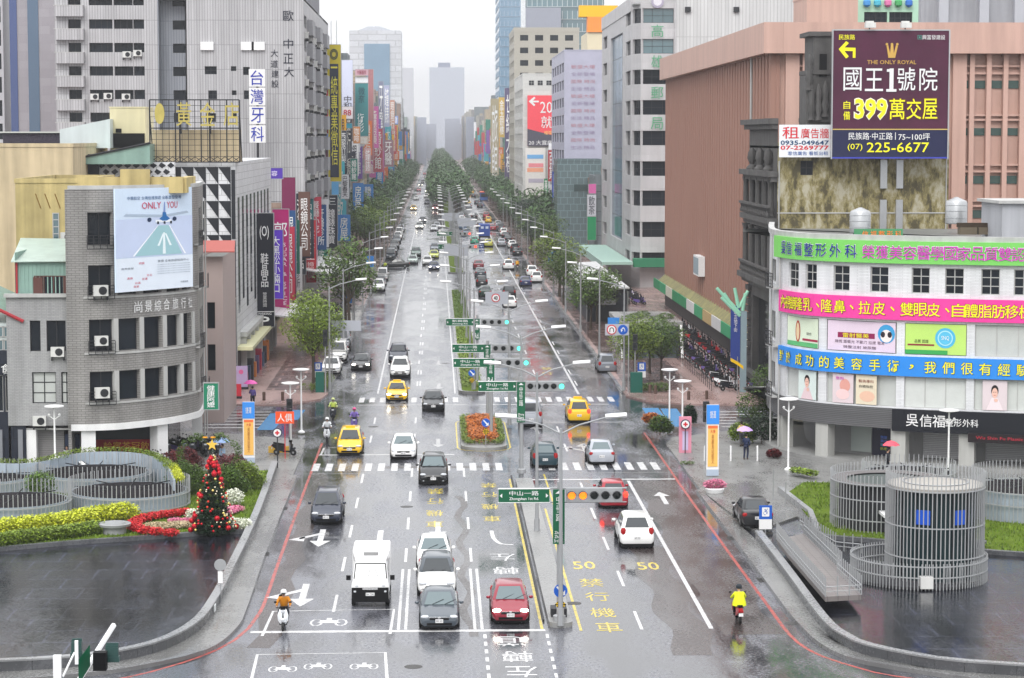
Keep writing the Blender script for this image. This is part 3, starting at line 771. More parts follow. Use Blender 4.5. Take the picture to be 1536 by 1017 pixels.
# aeroplane advert
pa, _t1 = at_(sw(168), -.35); pb, _t2 = at_(sw(289), -.35); _nn = Vector(((pb - pa).y, -(pb - pa).x)).normalized()
_bul = max(-(Vector(at_(sw(168) + (sw(289) - sw(168)) * k / 20, 0)[0]) - pa).dot(-_nn) for k in range(21)) + .25; pa = P(174, 400, pa.y + O.y + _bul / _nn.y).xy - O.xy; pb = P(289, 400, pb.y + O.y + _bul / _nn.y).xy - O.xy
adv = thing('aeroplane_billboard', 'pale blue aeroplane poster on the curved grey tile facade', 'billboard', (pa.x + O.x, pa.y + O.y, 0)); dv = (pb - pa); AW = dv.length
adv.rotation_euler = (0, 0, math.atan2(dv.y, dv.x)); az0, az1 = ZY(438, pa.y + O.y), ZY(283, pa.y + O.y); AH = az1 - az0
MB().box(0, AW, 0, .12, az0, az1).build('panel', pc('cfdff2'), adv)
fl = lambda pts, c, n='printed_shape', y=-.01: MB().add([(x * AW, y, az0 + z * AH) for x, z in pts], [tuple(range(len(pts)))]).build(n, c, adv)
fl([(0, .33), (1, .33), (1, .72), (0, .70)], pc('c3cfea'))
fl([(.24, .34), (.86, .34), (.68, .63), (.55, .63)], pc('9cc4cc'), y=-.015)
for a, b, c, d in ((.22, .34, .54, .63), (.9, .34, .69, .63)): fl([(a - .012, b), (a + .012, b), (c + .006, d), (c - .004, d)], pc('f4f8ff'), y=-.02)
fl([(.60, .35), (.64, .35), (.63, .56), (.61, .56)], pc('e8f4f8'), y=-.02); fl([(.53, .43), (.56, .43), (.62, .55), (.60, .55)], pc('e8f4f8'), y=-.021); fl([(.69, .43), (.72, .43), (.65, .55), (.63, .55)], pc('e8f4f8'), y=-.022)
fl([(0, 0), (1, 0), (1, .325), (0, .325)], pc('dfe8f4'))
fl([(.10, .735), (.60, .71), (.61, .735), (.13, .755)], pc('a9b9cc'), y=-.02); fl([(.95, .745), (.63, .71), (.62, .735), (.93, .765)], pc('a9b9cc'), y=-.02)
fl([(.56, .695), (.60, .72), (.605, .76), (.645, .76), (.66, .72), (.70, .695), (.66, .675), (.60, .675)], pc('2468a8'), y=-.025)
fl([(.615, .76), (.64, .76), (.637, .86), (.625, .86)], pc('7d93c8'), y=-.024)
for cx in (.43, .76):
    fl([(cx + .028 * math.cos(t * .7), .69 + .022 * math.sin(t * .7)) for t in range(9)], pc('1c3050'), y=-.03)
fl([(.51, .66), (.72, .66), (.72, .685), (.51, .685)], pc('e9eef5'), y=-.022)
for x in (.53, .615, .70): fl([(x, .645), (x + .025, .645), (x + .025, .67), (x, .67)], pc('18202c'), y=-.032)
X_, Z_ = lambda x: x * AW, lambda z: az0 + z * AH
tx = lambda s, x, z, w_, h_, c, o=0.0: text(adv, s, (X_(x), -.035, Z_(z)), (1, 0, 0), (0, -1, 0), w_ * AW, h_ * AH, c, off=o)
tx('中華航空 台灣信達旅遊 全新首發登場', .50, .905, .70, .035, pc('2c5a8c'), .01); tx('ONLY', .46, .83, .25, .065, pc('c83058'), .0); tx('YOU', .73, .83, .14, .065, pc('c83058'))
tx('票價 全省旅遊諮詢中心', .74, .28, .42, .025, pc('606a78'))
for k in range(5): tx('全線配合各大旅行社超值精選', .74, .245 - k * .022, .44, .010, pc('9aa6b4'))
for s, x, z in (('桃園', .32, .27), ('台北', .42, .15), ('高雄', .17, .13), ('花蓮', .36, .115), ('台南', .27, .08), ('屏東', .25, .045)): tx(s, x, z, .07, .022, pc('c83058'))
tx('直飛首發', .14, .225, .16, .02, pc('606a78')); tx('中華旅遊', .88, .06, .10, .02, pc('606a78'))
# ------------------------------------------------------------------ roofs and walls behind it
BEI = mat('stained_beige_plaster', (.55, .45, .29), .8, var=.15, vscale=3, streak=.25)
GRN = mat('green_corrugated_metal', (.24, .37, .32), .45, var=.15, vscale=1.5, streak=.15); SHEETW = mat('pale_corrugated_metal', (.55, .60, .60), .45, var=.08, streak=.1)
def ribs(parent, W, Hh, m, loc, rz=0, step=.25, name='corrugated_sheet'):
    mb = MB(); n = int(W / step); mb.box(0, W, 0, .03, 0, Hh)
    for i in range(n): mb.box(i * step + .03, i * step + step * .4, -.035, 0, 0, Hh)
    return mb.build(name, m, parent, loc=loc, rot=(0, 0, rz))
x0 = XY(22, 149.5); gs = thing('rooftop_shed', 'green corrugated metal shed on the flat roof beside the yellow wall', 'shed', (x0, 149.6, zW - .15)); gw = XY(127, 149.5) - x0; gh = ZY(392, 149.5) - (zW - .15)
ribs(gs, gw, gh, GRN, (0, 0, 0)); ribs(gs, 9, gh + .6, GRN, (0, 9, 0), R(-90))
MB().add([(-.2, -.3, gh), (gw, -.3, gh + .05), (gw, 9, gh + 1.0), (-1.2, 9, gh + 1.1), (-.2, -.3, gh + .06), (gw, -.3, gh + .11), (gw, 9, gh + 1.06), (-1.2, 9, gh + 1.16)], [(0, 1, 2, 3), (4, 5, 6, 7), (0, 1, 5, 4), (1, 2, 6, 5), (2, 3, 7, 6), (3, 0, 4, 7)]).build('roof', mat('pale_green_sheet', (.42, .52, .47), .4, var=.1, streak=.1), gs)
wm_, pm_ = window_mesh(2.5, 1.3, 4, 1, pc('5a3a34'), GLASS); o = put('window', wm_, gs, (2.45, -.06, .2)); put('pane', pm_, o)
for x in (1.45, 3.4): MB().box(x - .3, x + .3, -.09, -.05, .25, 1.4).build('shutter', pc('5a3a34'), gs)
gd = MB().box(.05, .17, -.12, 0, 0, gh).build('downpipe', pc('9c3038'), gs)
yb = block('yellow_building', 'stained yellow plaster building behind the green rooftop shed', XY(25, 160), XY(125, 160), 160, 176, ZY(274, 160), YEL, par=.3)
for px in (85, 107):
    wm_, pm_ = window_mesh(.45 if px < 100 else .42, 1.9, 1, 4, LTRIM, GLASS_T); o = put('window', wm_, yb, (XY(px, 160) - yb.location.x, -.05, ZY(360, 160))); put('pane', pm_, o)
ac(yb, (XY(102, 160) - yb.location.x, -.1, ZY(361, 160)), 0, 1.0)
for px in (55, 69, 84, 100, 115):
    a = MB(); 
    a.tube((0, -.03, 0), (.35, -.03, -1.0), .03, .03, 5); a.build('rust_streak_bracket', pc('7a5a20'), yb, loc=(XY(px, 160) - yb.location.x, 0, ZY(290, 160)))
bb = block('beige_building', 'long beige plaster building at the far left with small dark openings', XY(-60, 190), XY(112, 190), 190, 210, ZY(276, 190) + 3.0, BEI, front=[(11.5, 12.3, 12, 12.8, 1, 1), (9, 10, 12.2, 13, 1, 1)], par=.3)
b2 = block('cream_stair_tower', 'cream rooftop stair tower with a dark opening beside the white sheet wall', XY(168, 205), XY(221, 205), 205, 211, ZY(162, 205), mat('cream_plaster', (.62, .56, .36), .7, var=.1, streak=.12), par=.1)
MB().box(.1, 3.0, -.12, .0, ZY(222, 205), ZY(200, 205)).build('opening', BLACK, b2); MB().box(.5, 1.0, -.1, .0, ZY(199, 205), ZY(193, 205)).build('opening', BLACK, b2)
sw_ = thing('sheet_metal_wall', 'pale sheet metal gable with a sloping top on the beige roof', 'shed', (XY(93, 203), 203, ZY(222, 203))); a_ = XY(168, 203) - XY(93, 203)
MB().add([(0, y, z) if 0 else p for p in [(0, 0, 0), (a_, 0, 0), (a_, 0, 2.5), (0, 0, 1.6), (0, 5, 0), (a_, 5, 0), (a_, 5, 2.5), (0, 5, 1.6)]], [(0, 1, 2, 3), (4, 7, 6, 5), (0, 4, 5, 1), (1, 5, 6, 2), (2, 6, 7, 3), (3, 7, 4, 0)]).build('wall', SHEETW, sw_)
ds = thing('dark_rooftop_shed', 'dark slatted rooftop shed with a thin roof at the left edge', 'shed', (XY(8, 203.5), 203.5, ZY(222, 203.5)))
ribs(ds, 4.9, 1.3, pc('3a3440'), (0, 0, 0)); MB().box(-.6, 5.1, -.3, 5, 1.3, 1.42).build('roof', pc('b8bab4'), ds)
# dark restaurant building, far left
DKB = mat('navy_cladding', (.018, .022, .035), .35, tile=(1.2, 2.4, .03), tcol=.5, var=.2)
rs_ = block('dark_restaurant_building', 'navy black restaurant front at the left edge with white curtains upstairs', XY(-70, 149.3), XY(38, 149.3) - .15, 149.3, 170, ZY(528, 149.3), DKB, par=.2, front=[(1.6, 3.0, ZY(615, 149.3), ZY(560, 149.3), 1, 1, GLASS), (3.1, 4.1, ZY(615, 149.3), ZY(560, 149.3), 1, 1, GLASS)], fm=LTRIM)
cu = MB()
for k in range(7): cu.tube((3.2 + k * .1, -.02, ZY(615, 149.3)), (3.15 + k * .03, -.02, ZY(565, 149.3)), .05, .05, 5)
text(rs_, '食堂', (3.5, -.05, ZY(550, 149.3)), (1, 0, 0), (0, -1, 0), 1.2, .55, WHITE, off=.02); text(rs_, 'SAVOR DELICATE', (3.7, -.05, ZY(557, 149.3)), (1, 0, 0), (0, -1, 0), 1.3, .13, WHITE)
for x in (1.4, 2.6, 3.9): MB().box(x, x + .3, -.08, 0, 0, 3.0).build('door_jamb', pc('7c7e84'), rs_)
g2 = thing('green_roof_house', 'small greenhouse-like room with red edged green roof at the left edge', 'shed', (XY(-40, 149.6), 149.6, ZY(527, 149.6)))
MB().box(0, 3.0, 0, 10, 0, 1.9).build('wall', SHEETW, g2)
for k in range(4): wm_, pm_ = window_mesh(.9, .7, 2, 1, LTRIM, GLASS_T); o = put('window', wm_, g2, (.5 + k * .75 + .2, -.05, .15)); put('pane', pm_, o); o2 = put('window', wm_, g2, (.7 + k * .75, -.05, 1.0)); put('pane', pm_, o2)
MB().add([(-1.5, -.4, 4.2), (3.2, -.4, 1.95), (3.2, 10, 1.95), (-1.5, 10, 4.2), (-1.5, -.4, 4.3), (3.2, -.4, 2.05), (3.2, 10, 2.05), (-1.5, 10, 4.3)], [(0, 1, 2, 3), (4, 5, 6, 7), (0, 1, 5, 4), (1, 2, 6, 5), (2, 3, 7, 6), (3, 0, 4, 7)]).build('roof', GRN, g2)
MB().path([(-1.5, -.5, 4.35), (3.2, -.5, 2.05)], .12).build('ridge_trim', pc('a03038'), g2)
# ------------------------------------------------------------------ checkerboard building
CX0, CX1, CY0, CY1 = XY(228, 200), -17.1, 200, 243
WP = mat('white_panel', (.70, .71, .73), .4, tile=(1.0, .62, .02), tcol=.45, var=.05, streak=.1); BKP = mat('black_panel', (.02, .022, .028), .3)
ck = thing('checkered_building', 'white building faced with black triangles in a checkered pattern', 'building', (CX0, CY0, 0)); W = CX1 - CX0; H = ZY(243, 200)
MB().box(0, W, 0, CY1 - CY0, 0, H).build('wall', WP, ck)
cw, chh = 1.05, 1.47; k = 0; tri = MB().add([(0, -.04, chh), (cw, -.04, chh), (cw, -.04, 0), (0, 0, chh), (cw, 0, chh), (cw, 0, 0)], [(0, 2, 1), (0, 1, 4, 3), (1, 2, 5, 4), (2, 0, 3, 5)]).mesh('black_triangle_panel', BKP)
rowsn = int(H / chh)
for i in range(8):
    for j in range(2, rowsn + 1):
        zt = j * chh * .985 + .3
        if zt + chh <= H + .05: put('black_triangle_panel', tri, ck, (W - .4 - (i + 1) * cw, 0, zt), None) if (i % 1 == 0) else None
for j in range(3): MB().box(W - .35, W - .02, -.06, -.01, 1 + j * 6.0, 6.9 + j * 6.0).build('corner_strip', BKP, ck)
# street side: panels and tall window strips
for k in range(9):
    y = 2 + k * 4.4
    MB().box(W, W + .05, y, y + 1.4, 6.5 + (k % 2), 16.5).build('window_strip', GLASS, ck)
MB().box(W, W + 1.3, .5, 40, 3.4, 3.7).build('canopy', pc('c8c6a0'), ck); MB().box(W - .02, W + .03, .3, 42, .1, 3.3).build('shop_front', pc('3a2c30'), ck)
# roof band with stretched checks
rb_ = thing('checkered_roof_band', 'rooftop parapet with skewed black and white checks', 'parapet wall', (XY(148, 199), 199, ZY(272, 199))); bw_ = CX1 - XY(148, 199) - 5.0; bh_ = ZY(243, 199) - ZY(272, 199)
MB().box(0, bw_, 0, .3, 0, bh_).build('wall', WP, rb_)
for i in range(9):
    for j in range(3):
        w_ = bw_ / 9; h_ = bh_ / 3; xx = i * w_ + (j % 2) * w_ * .5; s_ = .5 * math.sin(i * .8)
        if xx + w_ > bw_: continue
        MB().add([(xx + w_ * .1, -.03, j * h_ + h_ * .5), (xx + w_ * .5, -.03, j * h_ + .02), (xx + w_ * .95, -.03, j * h_ + h_ * .5), (xx + w_ * .5 + s_ * .2, -.03, j * h_ + h_ * .97)], [(0, 1, 2, 3)]).build('black_check', BKP, rb_)
tag(MB().box(0, XY(150, 198) - XY(104, 198), 0, .5, 0, 3.2).build('dark_parapet', pc('24262e'), None, loc=(XY(104, 198), 198, ZY(288, 198))), 'dark parapet wall under the green gable roof left of the checks', 'parapet wall')
# empty billboard frame on its roof
bf = thing('billboard_frame', 'empty rooftop billboard frame with faded yellow characters', 'billboard', (XY(222, 197), 199.5, ZY(243, 199.5))); fw, fh_ = XY(356, 199.5) - XY(222, 199.5), ZY(150, 199.5) - ZY(243, 199.5)
MB().box(.1, fw - .1, .9, 3, 0, fh_ * .52).build('wall', BEI, bf)
fr = MB()
for i in range(15): x = fw * i / 14; r = .05 if i % 4 == 0 else .022; fr.box(x - r, x + r, -.05, .0, 0, fh_)
for j in range(12): z = fh_ * j / 11; r = .05 if j in (0, 6, 11) else .02; fr.box(0, fw, -.1, -.05, z - r, z + r)
for i in range(12): x = fw * i / 12; fr.tube((x, -.02, 0), (x + fw / 12, -.02, .45), .03, n=5).tube((x, -.02, .45), (x + fw / 12, -.02, 0), .03, n=5)
fr.build('lattice', DARK, bf)
lf = MB()
for i in range(4): x = fw * i / 3; lf.tube((x, 0, 0), (x, 0, fh_), .07, n=6).tube((x, 0, fh_ * .8), (x, 2.2, 0), .05, n=6)
lf.build('support_post', DARK, bf)
YF = mat('faded_yellow_sign', (.46, .38, .10), .5, var=.2, vscale=.5)
MB().lathe([(.42, 0), (.42, .05)], 20).build('round_emblem', YF, bf, loc=(.85, -.12, fh_ * .78), rot=(R(90), 0, 0), scale=(1, 2.1, 1))
for i, ch in enumerate('漢神巨蛋'[:3]): text(bf, '黃金店'[i], (2.9 + i * 2.0, -.13, fh_ * .77), (1, 0, 0), (0, -1, 0), 1.3, 2.0, YF, off=.03, name='sign_character')
gr_ = thing('green_gable_roof', 'low green metal gable roof left of the rooftop billboard frame', 'roof', (XY(80, 197), 197, ZY(246, 197)))
MB().add([(0, 0, 0), (8.2, 0, 0), (8.2, 0, 1.7), (0, 6, 0), (8.2, 6, 0), (8.2, 6, 1.7)], [(0, 1, 2), (3, 5, 4), (0, 3, 4, 1), (0, 2, 5, 3), (1, 4, 5, 2)]).build('gable', GRN, gr_)
MB().path([(-.3, -.1, -.02), (8.3, -.1, 1.78)], .09).build('verge', DARK, gr_)
# ------------------------------------------------------------------ grey apartment block
APT = mat('ribbed_grey_tile', (.47, .465, .48), .45, tile=(.33, 3.0, .035, 1), tcol=.55, var=.05, vscale=6, streak=.16); APT2 = mat('ribbed_grey_tile_shade', (.30, .32, .36), .45, tile=(.33, 3.0, .035, 1), tcol=.6, streak=.15)  # second one: same ribbed tile, recess shade put into its darker bluish colour
AY = 290
def aholes(X0, spec, rows):
    out = []
    for a, b, c in spec:
        for y0, y1 in rows: out.append((XY(a, AY) - X0, XY(b, AY) - X0, ZY(y1, AY), ZY(y0, AY), c, 1))
    return out
ap = thing('apartment_block', 'tall grey ribbed apartment block with black characters on its gable wall', 'building', (XY(88, AY), AY, 0)); AX = ap.location.x; AT = ZY(-28, AY); LW = lambda px: XY(px, AY) - AX
rows = [(-5, 9), (30, 44), (65, 79), (100, 114), (135, 149), (169, 183), (204, 218)]
holes = []
for y0, y1 in rows:
    holes += [(LW(108), LW(127), ZY(y1, AY), ZY(y0, AY), 2, 1), (LW(139), LW(174), ZY(y1, AY), ZY(y0, AY), 4, 1), (LW(176), LW(204), ZY(y1, AY), ZY(y0, AY), 3, 1), (LW(205), LW(221), ZY(y1, AY), ZY(y0, AY), 1, 1)]
    holes += []
wall(ap, [(0, 0), (LW(241), 0)], 0, AT, holes, APT, depth=.6)
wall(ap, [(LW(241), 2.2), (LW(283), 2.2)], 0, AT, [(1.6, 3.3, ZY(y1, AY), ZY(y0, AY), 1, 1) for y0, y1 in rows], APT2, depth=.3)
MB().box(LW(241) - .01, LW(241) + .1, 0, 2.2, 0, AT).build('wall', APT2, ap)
g_ = [(LW(a) - LW(283), LW(b) - LW(283), ZY(y1, AY), ZY(y0, AY), c, 2) for a, b, c, y0, y1 in
      ((311, 329, 2, 100, 112), (316, 329, 2, 136, 149), (312, 327, 2, 170, 183), (350, 358, 1, 100, 107), (351, 358, 1, 136, 143), (350, 358, 1, 170, 177), (368, 378, 1, 101, 113), (369, 378, 1, 136, 149))]
GW = LW(458) - LW(283)
wall(ap, [(LW(283), -.6), (LW(458), -.6)], 0, AT - 2.0, g_, APT, depth=.3)
MB().box(LW(283), LW(283) + .15, -.6, 2.2, 0, AT - 2.0).build('wall', APT, ap)
for y0, y1 in rows:    # balconies of the recessed strip at the left
    z = ZY(y1 + 17, AY); MB().box(LW(90), LW(132), -.9, -.02, z, z + 1.3).build('balcony', APT, ap)
    MB().box(LW(88), LW(132), -.92, .0, z + 1.3, z + 1.38).build('balcony_cap', LTRIM, ap)
for px, py in ((195, 84), (211, 82), (166, 146), (193, 147), (146, 147)): ac(ap, (LW(px), -.02, ZY(py + 3, AY)), 0, 1.2)
for px, py in ((315, 76), (375, 76), (391, 76)):
    MB().box(-.8, .8, -.35, 0, 0, 1.0).build('window_hood', WHITE, ap, loc=(LW(px), -.61, ZY(py, AY))); 
side = []
for f in range(9):
    z = ZY(46 + 34.6 * f, 300); 
    for k in range(7):
        if z > 2: side.append((1.6 + k * 9.2, 7.6 + k * 9.2, z, z + 1.5, 4, 1))
wall(ap, [(LW(458), -.6), (LW(458), 66)], 0, AT - 2.0, side, APT, depth=.5)
for f in range(8):
    for k in range(6):
        if rnd.random() < .8: ac(ap, (LW(458) + .02, 3 + k * 9.4 + rnd.random() * 3, ZY(52 + 34.6 * f, 300) - .8), R(90), 1.3)
for f in range(8):
    z = ZY(46 + 34.6 * f, 300) - .2
    for k in range(3): MB().box(LW(458), LW(458) + .7, 8 + k * 20, 15 + k * 20, z - .5, z + 1.4).build('window_cage', pc('8c8c90'), ap)
MB().box(0, LW(458), 0, 66, AT - 2.3, AT - 2.05).build('roof', ROOFG, ap); MB().box(LW(283) - .1, LW(458) + .1, -.7, -.3, AT - 2, AT - 1).build('parapet', LTRIM, ap)
MB().box(LW(430), LW(458) - .3, 20, 46, AT - 2, AT + 1.6).build('stair_house', pc('707078'), ap)
INK = mat('black_sign_paint', (.012, .014, .03), .4)
for ch, x, y, s in (('歐', 433, 24, 13), ('中', 433, 66, 12), ('正', 433, 88, 12), ('大', 434, 108, 12), ('大', 412, 80, 9), ('道', 412, 96, 9), ('建', 413, 111, 9), ('設', 413, 126, 9)):
    q = P(x, y, AY); text(ap, ch, (q.x - AX, -.66, q.z), (1, 0, 0), (0, -1, 0), s * .1, s * .1, INK, off=.03, name='wall_character')
# towers left of it
bt_ = block('brown_tower', 'plain grey-brown tower with a tall blue glass strip', XY(22, 330), XY(89, 330), 330, 350, 62, mat('grey_brown_stone', (.34, .32, .345), .4, tile=(2.2, 1.2, .02), tcol=.8, var=.04), par=0)
for a, b, c in ((21, 32, '5a6a9a'), (48, 64, '6a8098')): MB().box(XY(a, 330) - bt_.location.x, XY(b, 330) - bt_.location.x, -.12, .0, 1, 61).build('glass_strip', mat('strip_glass_' + c, tuple(x * .7 for x in hexc(c)), .15), bt_)
lt_ = block('left_edge_tower', 'pale tower with stacked dark windows at the left edge', XY(-60, 345), XY(11, 345), 345, 365, 62, mat('pale_concrete', (.5, .5, .52), .5, var=.05), front=grid_holes(XY(11, 345) - XY(-60, 345), range(18), 4, .3, .3, 1, 3.4, 2.3, 0), par=0)
lt2 = block('left_pale_tower', 'pale blue-grey tower between the dark windows and the brown tower', XY(8, 380), XY(24, 380), 380, 400, 62, mat('pale_blue_panel', (.5, .54, .6), .4, tile=(1.5, 3, .05)), par=0)
# ------------------------------------------------------------------ clinic with coloured banner bands (right)
CLW = mat('white_clinic_tile', (.74, .75, .77), .4, tile=(.3, .1, .01), tcol=.8, var=.06, streak=.12)
cl = thing('clinic_building', 'white curved clinic building wrapped in green, pink and blue banner bands', 'building', (22.6, 143, 0)); O = Vector((22.6, 143, 0))
cp = smoothpath([(25.3, 176), (24.1, 168), (23.5, 162.5), (23.75, 158.6), (25.2, 154.6), (29.6, 151.0), (33.7, 149.2), (37.3, 147.9), (50, 144)], .8)
pl = [(p[0] - O.x, p[1] - O.y) for p in cp]
DR = 149.2; zr = lambda y: ZY(y, DR)
_, ca, CL = wall(cl, pl, 0, 1, [], CLW, win=False); bpy.data.objects.remove(_)
sc_ = lambda px: s_of(ca, CL, px, 8, O)
LV = dict(top=zr(364), g1=zr(398), w3a=zr(443), w3b=zr(404), p0=zr(484), p1=zr(450), w2a=zr(536), w2b=zr(488), b0=zr(569), b1=zr(539), w1a=zr(617), w1b=zr(570), s0=zr(650), s1=zr(619))
hs_ = []
for a, b in ((1182, 1197), (1207, 1224), (1249, 1273), (1304, 1331), (1366, 1393), (1416, 1444), (1470, 1498), (1519, 1548)):
    hs_.append((sc_(a), sc_(b), LV['w3a'], LV['w3b'], 2, 3))
big_w = []
for a, b in ((1180, 1228), (1240, 1345), (1357, 1450), (1462, 1560), (1572, 1680)):
    for z0, z1 in ((LV['w2a'], LV['w2b']), (LV['w1a'], LV['w1b'])): hs_.append((sc_(a), sc_(b), z0, z1, 3 if b < 1300 or b > 1400 else 4, 1, CURTAIN))
for z0, z1 in ((LV['w2a'], LV['w2b']), (LV['w1a'], LV['w1b']), (LV['w3a'], LV['w3b'])): hs_.append((12.0, 15.5, z0, z1, 3, 1)); 
wall(cl, pl, LV['s0'], LV['top'] + .1, [h for h in hs_ if h[1] < CL - .1 and h[1] - h[0] > .1], CLW, depth=.2, fm=LTRIM)
def pband(parent, mt, z0, z1, s0, s1, d0, d1, name, at=None, tilt=0):
    n = max(2, int((s1 - s0) / .8)); mb = MB(); F, B_ = [], []
    for i in range(n + 1):
        s = s0 + (s1 - s0) * i / n; p, _ = at(s, -d0); q, _ = at(s, -d1); F.append(p); B_.append(q)
    for i in range(n): mb.prism([F[i], F[i + 1], B_[i + 1], B_[i]], z0, z1)
    return mb.build(name, mt, parent)
sL = sc_(1172)
gb_ = pband(cl, pc('78c860'), LV['g1'], LV['top'], sL - 1.0, CL - .2, .30, .02, 'green_banner', ca); pkb = pband(cl, pc('e8409a'), LV['p0'], LV['p1'], sL, CL - .2, .22, .02, 'pink_banner', ca); blb = pband(cl, pc('2a86dc'), LV['b0'], LV['b1'], sL, CL - .2, .22, .02, 'blue_banner', ca)
DTILE = mat('dark_strip_cladding', (.12, .12, .125), .4, tile=(3, .12, .02), tcol=.5, var=.1)
db_ = pband(cl, DTILE, LV['s0'], LV['s1'], sL - 8, sc_(1342), .14, .02, 'strip_cladding', ca); db2 = pband(cl, pc('10131c'), LV['s0'] - .1, LV['s1'], sc_(1342), CL - .2, .35, .02, 'dark_sign_band', ca)
pband(cl, LTRIM, LV['top'], LV['top'] + .35, .2, CL - .2, .1, -.3, 'parapet', ca)
MB().prism([(p[0], p[1]) for p in offset(pl, .15)] + [(40, 30), (.6, 33)], LV['top'] - .4, LV['top'] - .15).build('roof', ROOFG, cl)
MB().prism([(p[0], p[1]) for p in offset(pl, .2)] + [(40, 30), (.6, 32.5)], LV['s0'] - .02, LV['s0'] + .12).build('soffit', LTRIM, cl)
MB().prism([(p[0], p[1]) for p in offset(pl, -.5)] + [(40, 30), (.2, 33)], 0, .42).build('plinth', CONC, cl)
PURP, BLU = pc('c83cb4'), pc('20308c')
def curvetext(s, pxs, z0, z1, d, fill, edge, off=.03, w=None, zpy=None):
    for ch, px in zip(s, pxs):
        if ch == ' ': continue
        ss = sc_(px); p, t_ = ca(ss, -d); hh = (z1 - z0) * .60; ww = hh * 1.0 if w is None else w; n_ = (t_.y, -t_.x, 0); c = (p.x, p.y, (z0 + z1) / 2)
        if ch in '、，': ww = hh = .3; 
        if edge: text(cl, ch, c, (t_.x, t_.y, 0), n_, ww * 1.07, hh * 1.07, edge, off=off + .035, name='banner_character')
        p, _ = ca(ss, -d - .03); text(cl, ch, (p.x, p.y, c[2]), (t_.x, t_.y, 0), n_, ww, hh, fill, off=off, name='banner_character')
lin = lambda a, b, n: [a + (b - a) * i / (n - 1) for i in range(n)]
curvetext('吳信福整形外科', [1181, 1189, 1202, 1217, 1234, 1255, 1278], LV['g1'], LV['top'], .33, BLU, WHITE, .008)
curvetext('榮獲美容醫學國家品質雙認證', lin(1304, 1546, 13), LV['g1'], LV['top'], .33, PURP, WHITE, .004)
YC = mat('yellow_sign_face', hexc('f4ec20'), .5)
curvetext('內視鏡隆乳、隆鼻、拉皮、雙眼皮、自體脂肪移植', [1180, 1187, 1194, 1203, 1215, 1230, 1243, 1262, 1280, 1299, 1320, 1340, 1361, 1381, 1400, 1421, 1438, 1457, 1477, 1497, 1517, 1538], LV['p0'], LV['p1'], .25, YC, BLACK, .010)
curvetext('對於成功的美容手術，我們很有經驗', [1178, 1188, 1203, 1219, 1240, 1262, 1288, 1315, 1342, 1369, 1397, 1424, 1452, 1479, 1507, 1535], LV['b0'], LV['b1'], .25, YC, BLACK, .010)
curvetext('吳信福', [1372, 1392, 1411], LV['s0'], LV['s1'], .38, WHITE, None, .008); curvetext('整形外科', [1427, 1440, 1453, 1465], LV['s0'] + .2, LV['s1'] - .3, .38, WHITE, None, .008)
def cposter(px0, px1, z0, z1, c, name='window_poster', d=.03):
    a, b = sc_(px0), sc_(px1); p, _ = ca(a, -d); q, _ = ca(b, -d); v = q - p; o = MB().box(0, v.length, -.0, .03, 0, z1 - z0).build(name, pc(c), cl, loc=(p.x, p.y, z0), rot=(0, 0, math.atan2(v.y, v.x))); return o, v.length, z1 - z0
def dec(o, pts, c, y=-.012, n='printed_shape'): return MB().add([(x, y, z) for x, z in pts], [tuple(range(len(pts)))]).build(n, pc(c), o)
rect = lambda x0, x1, z0, z1: [(x0, z0), (x1, z0), (x1, z1), (x0, z1)]
disc = lambda x, z, rx, rz, n=16: [(x + rx * math.cos(2 * math.pi * k / n), z + rz * math.sin(2 * math.pi * k / n)) for k in range(n)]
z0, z1 = LV['w2a'] + .05, LV['w2b'] - .05
o, w_, h_ = cposter(1182, 1227, z0, z1, 'd8e4cc'); dec(o, disc(.35 * w_, h_ * .5, .3, .75), 'b04030'); dec(o, disc(.35 * w_, h_ * .5, .2, .6), 'e0c8a0', -.02); dec(o, rect(.5 * w_, w_, .4, .55), 'a02848'); dec(o, rect(0, w_, 0, .3), '5cb070'); text(o, '醫美 診所', (.72 * w_, -.02, .9), (1, 0, 0), (0, -1, 0), .6, .2, BLACK)
o, w_, h_ = cposter(1242, 1343, z0, z1, 'dccada'); dec(o, disc(.87 * w_, h_ * .62, .62, .62), '3a9ad0'); dec(o, disc(.87 * w_, h_ * .55, .42, .42), 'eee0dc', -.02); dec(o, disc(.82 * w_, h_ * .6, .16, .2, 10), '2a2028', -.03); dec(o, disc(.92 * w_, h_ * .6, .16, .2, 10), '2a2028', -.031); dec(o, rect(.15 * w_, .7 * w_, .85, 1.2), '8a2050')
text(o, '雷射醫美', (.42 * w_, -.02, 1.02), (1, 0, 0), (0, -1, 0), 1.9, .3, YC); text(o, '除斑 脈衝光 不動刀 拉提 電波', (.48 * w_, -.02, .6), (1, 0, 0), (0, -1, 0), 3.6, .22, pc('503048')); text(o, '微整注射 玻尿酸', (.48 * w_, -.02, .25), (1, 0, 0), (0, -1, 0), 2.4, .2, pc('503048'))
o, w_, h_ = cposter(1358, 1449, z0, z1, 'b8dc70'); dec(o, disc(.66 * w_, h_ * .55, .66, .66, 24), '4ab0d8'); dec(o, disc(.66 * w_, h_ * .55, .5, .5, 24), 'a8dce8', -.02); dec(o, disc(.66 * w_, h_ * .55, .42, .42, 24), '58b8dc', -.03); dec(o, rect(.04 * w_, .48 * w_, .55, .66), '8a2838'); dec(o, rect(0, .7 * w_, 0, .28), '38a050'); text(o, '品質 認證', (.27 * w_, -.02, .85), (1, 0, 0), (0, -1, 0), .9, .22, BLACK); text(o, 'SNQ', (.66 * w_, -.04, h_ * .55), (1, 0, 0), (0, -1, 0), .5, .3, WHITE)
z0, z1 = LV['w1a'] + .05, LV['w1b'] - .05
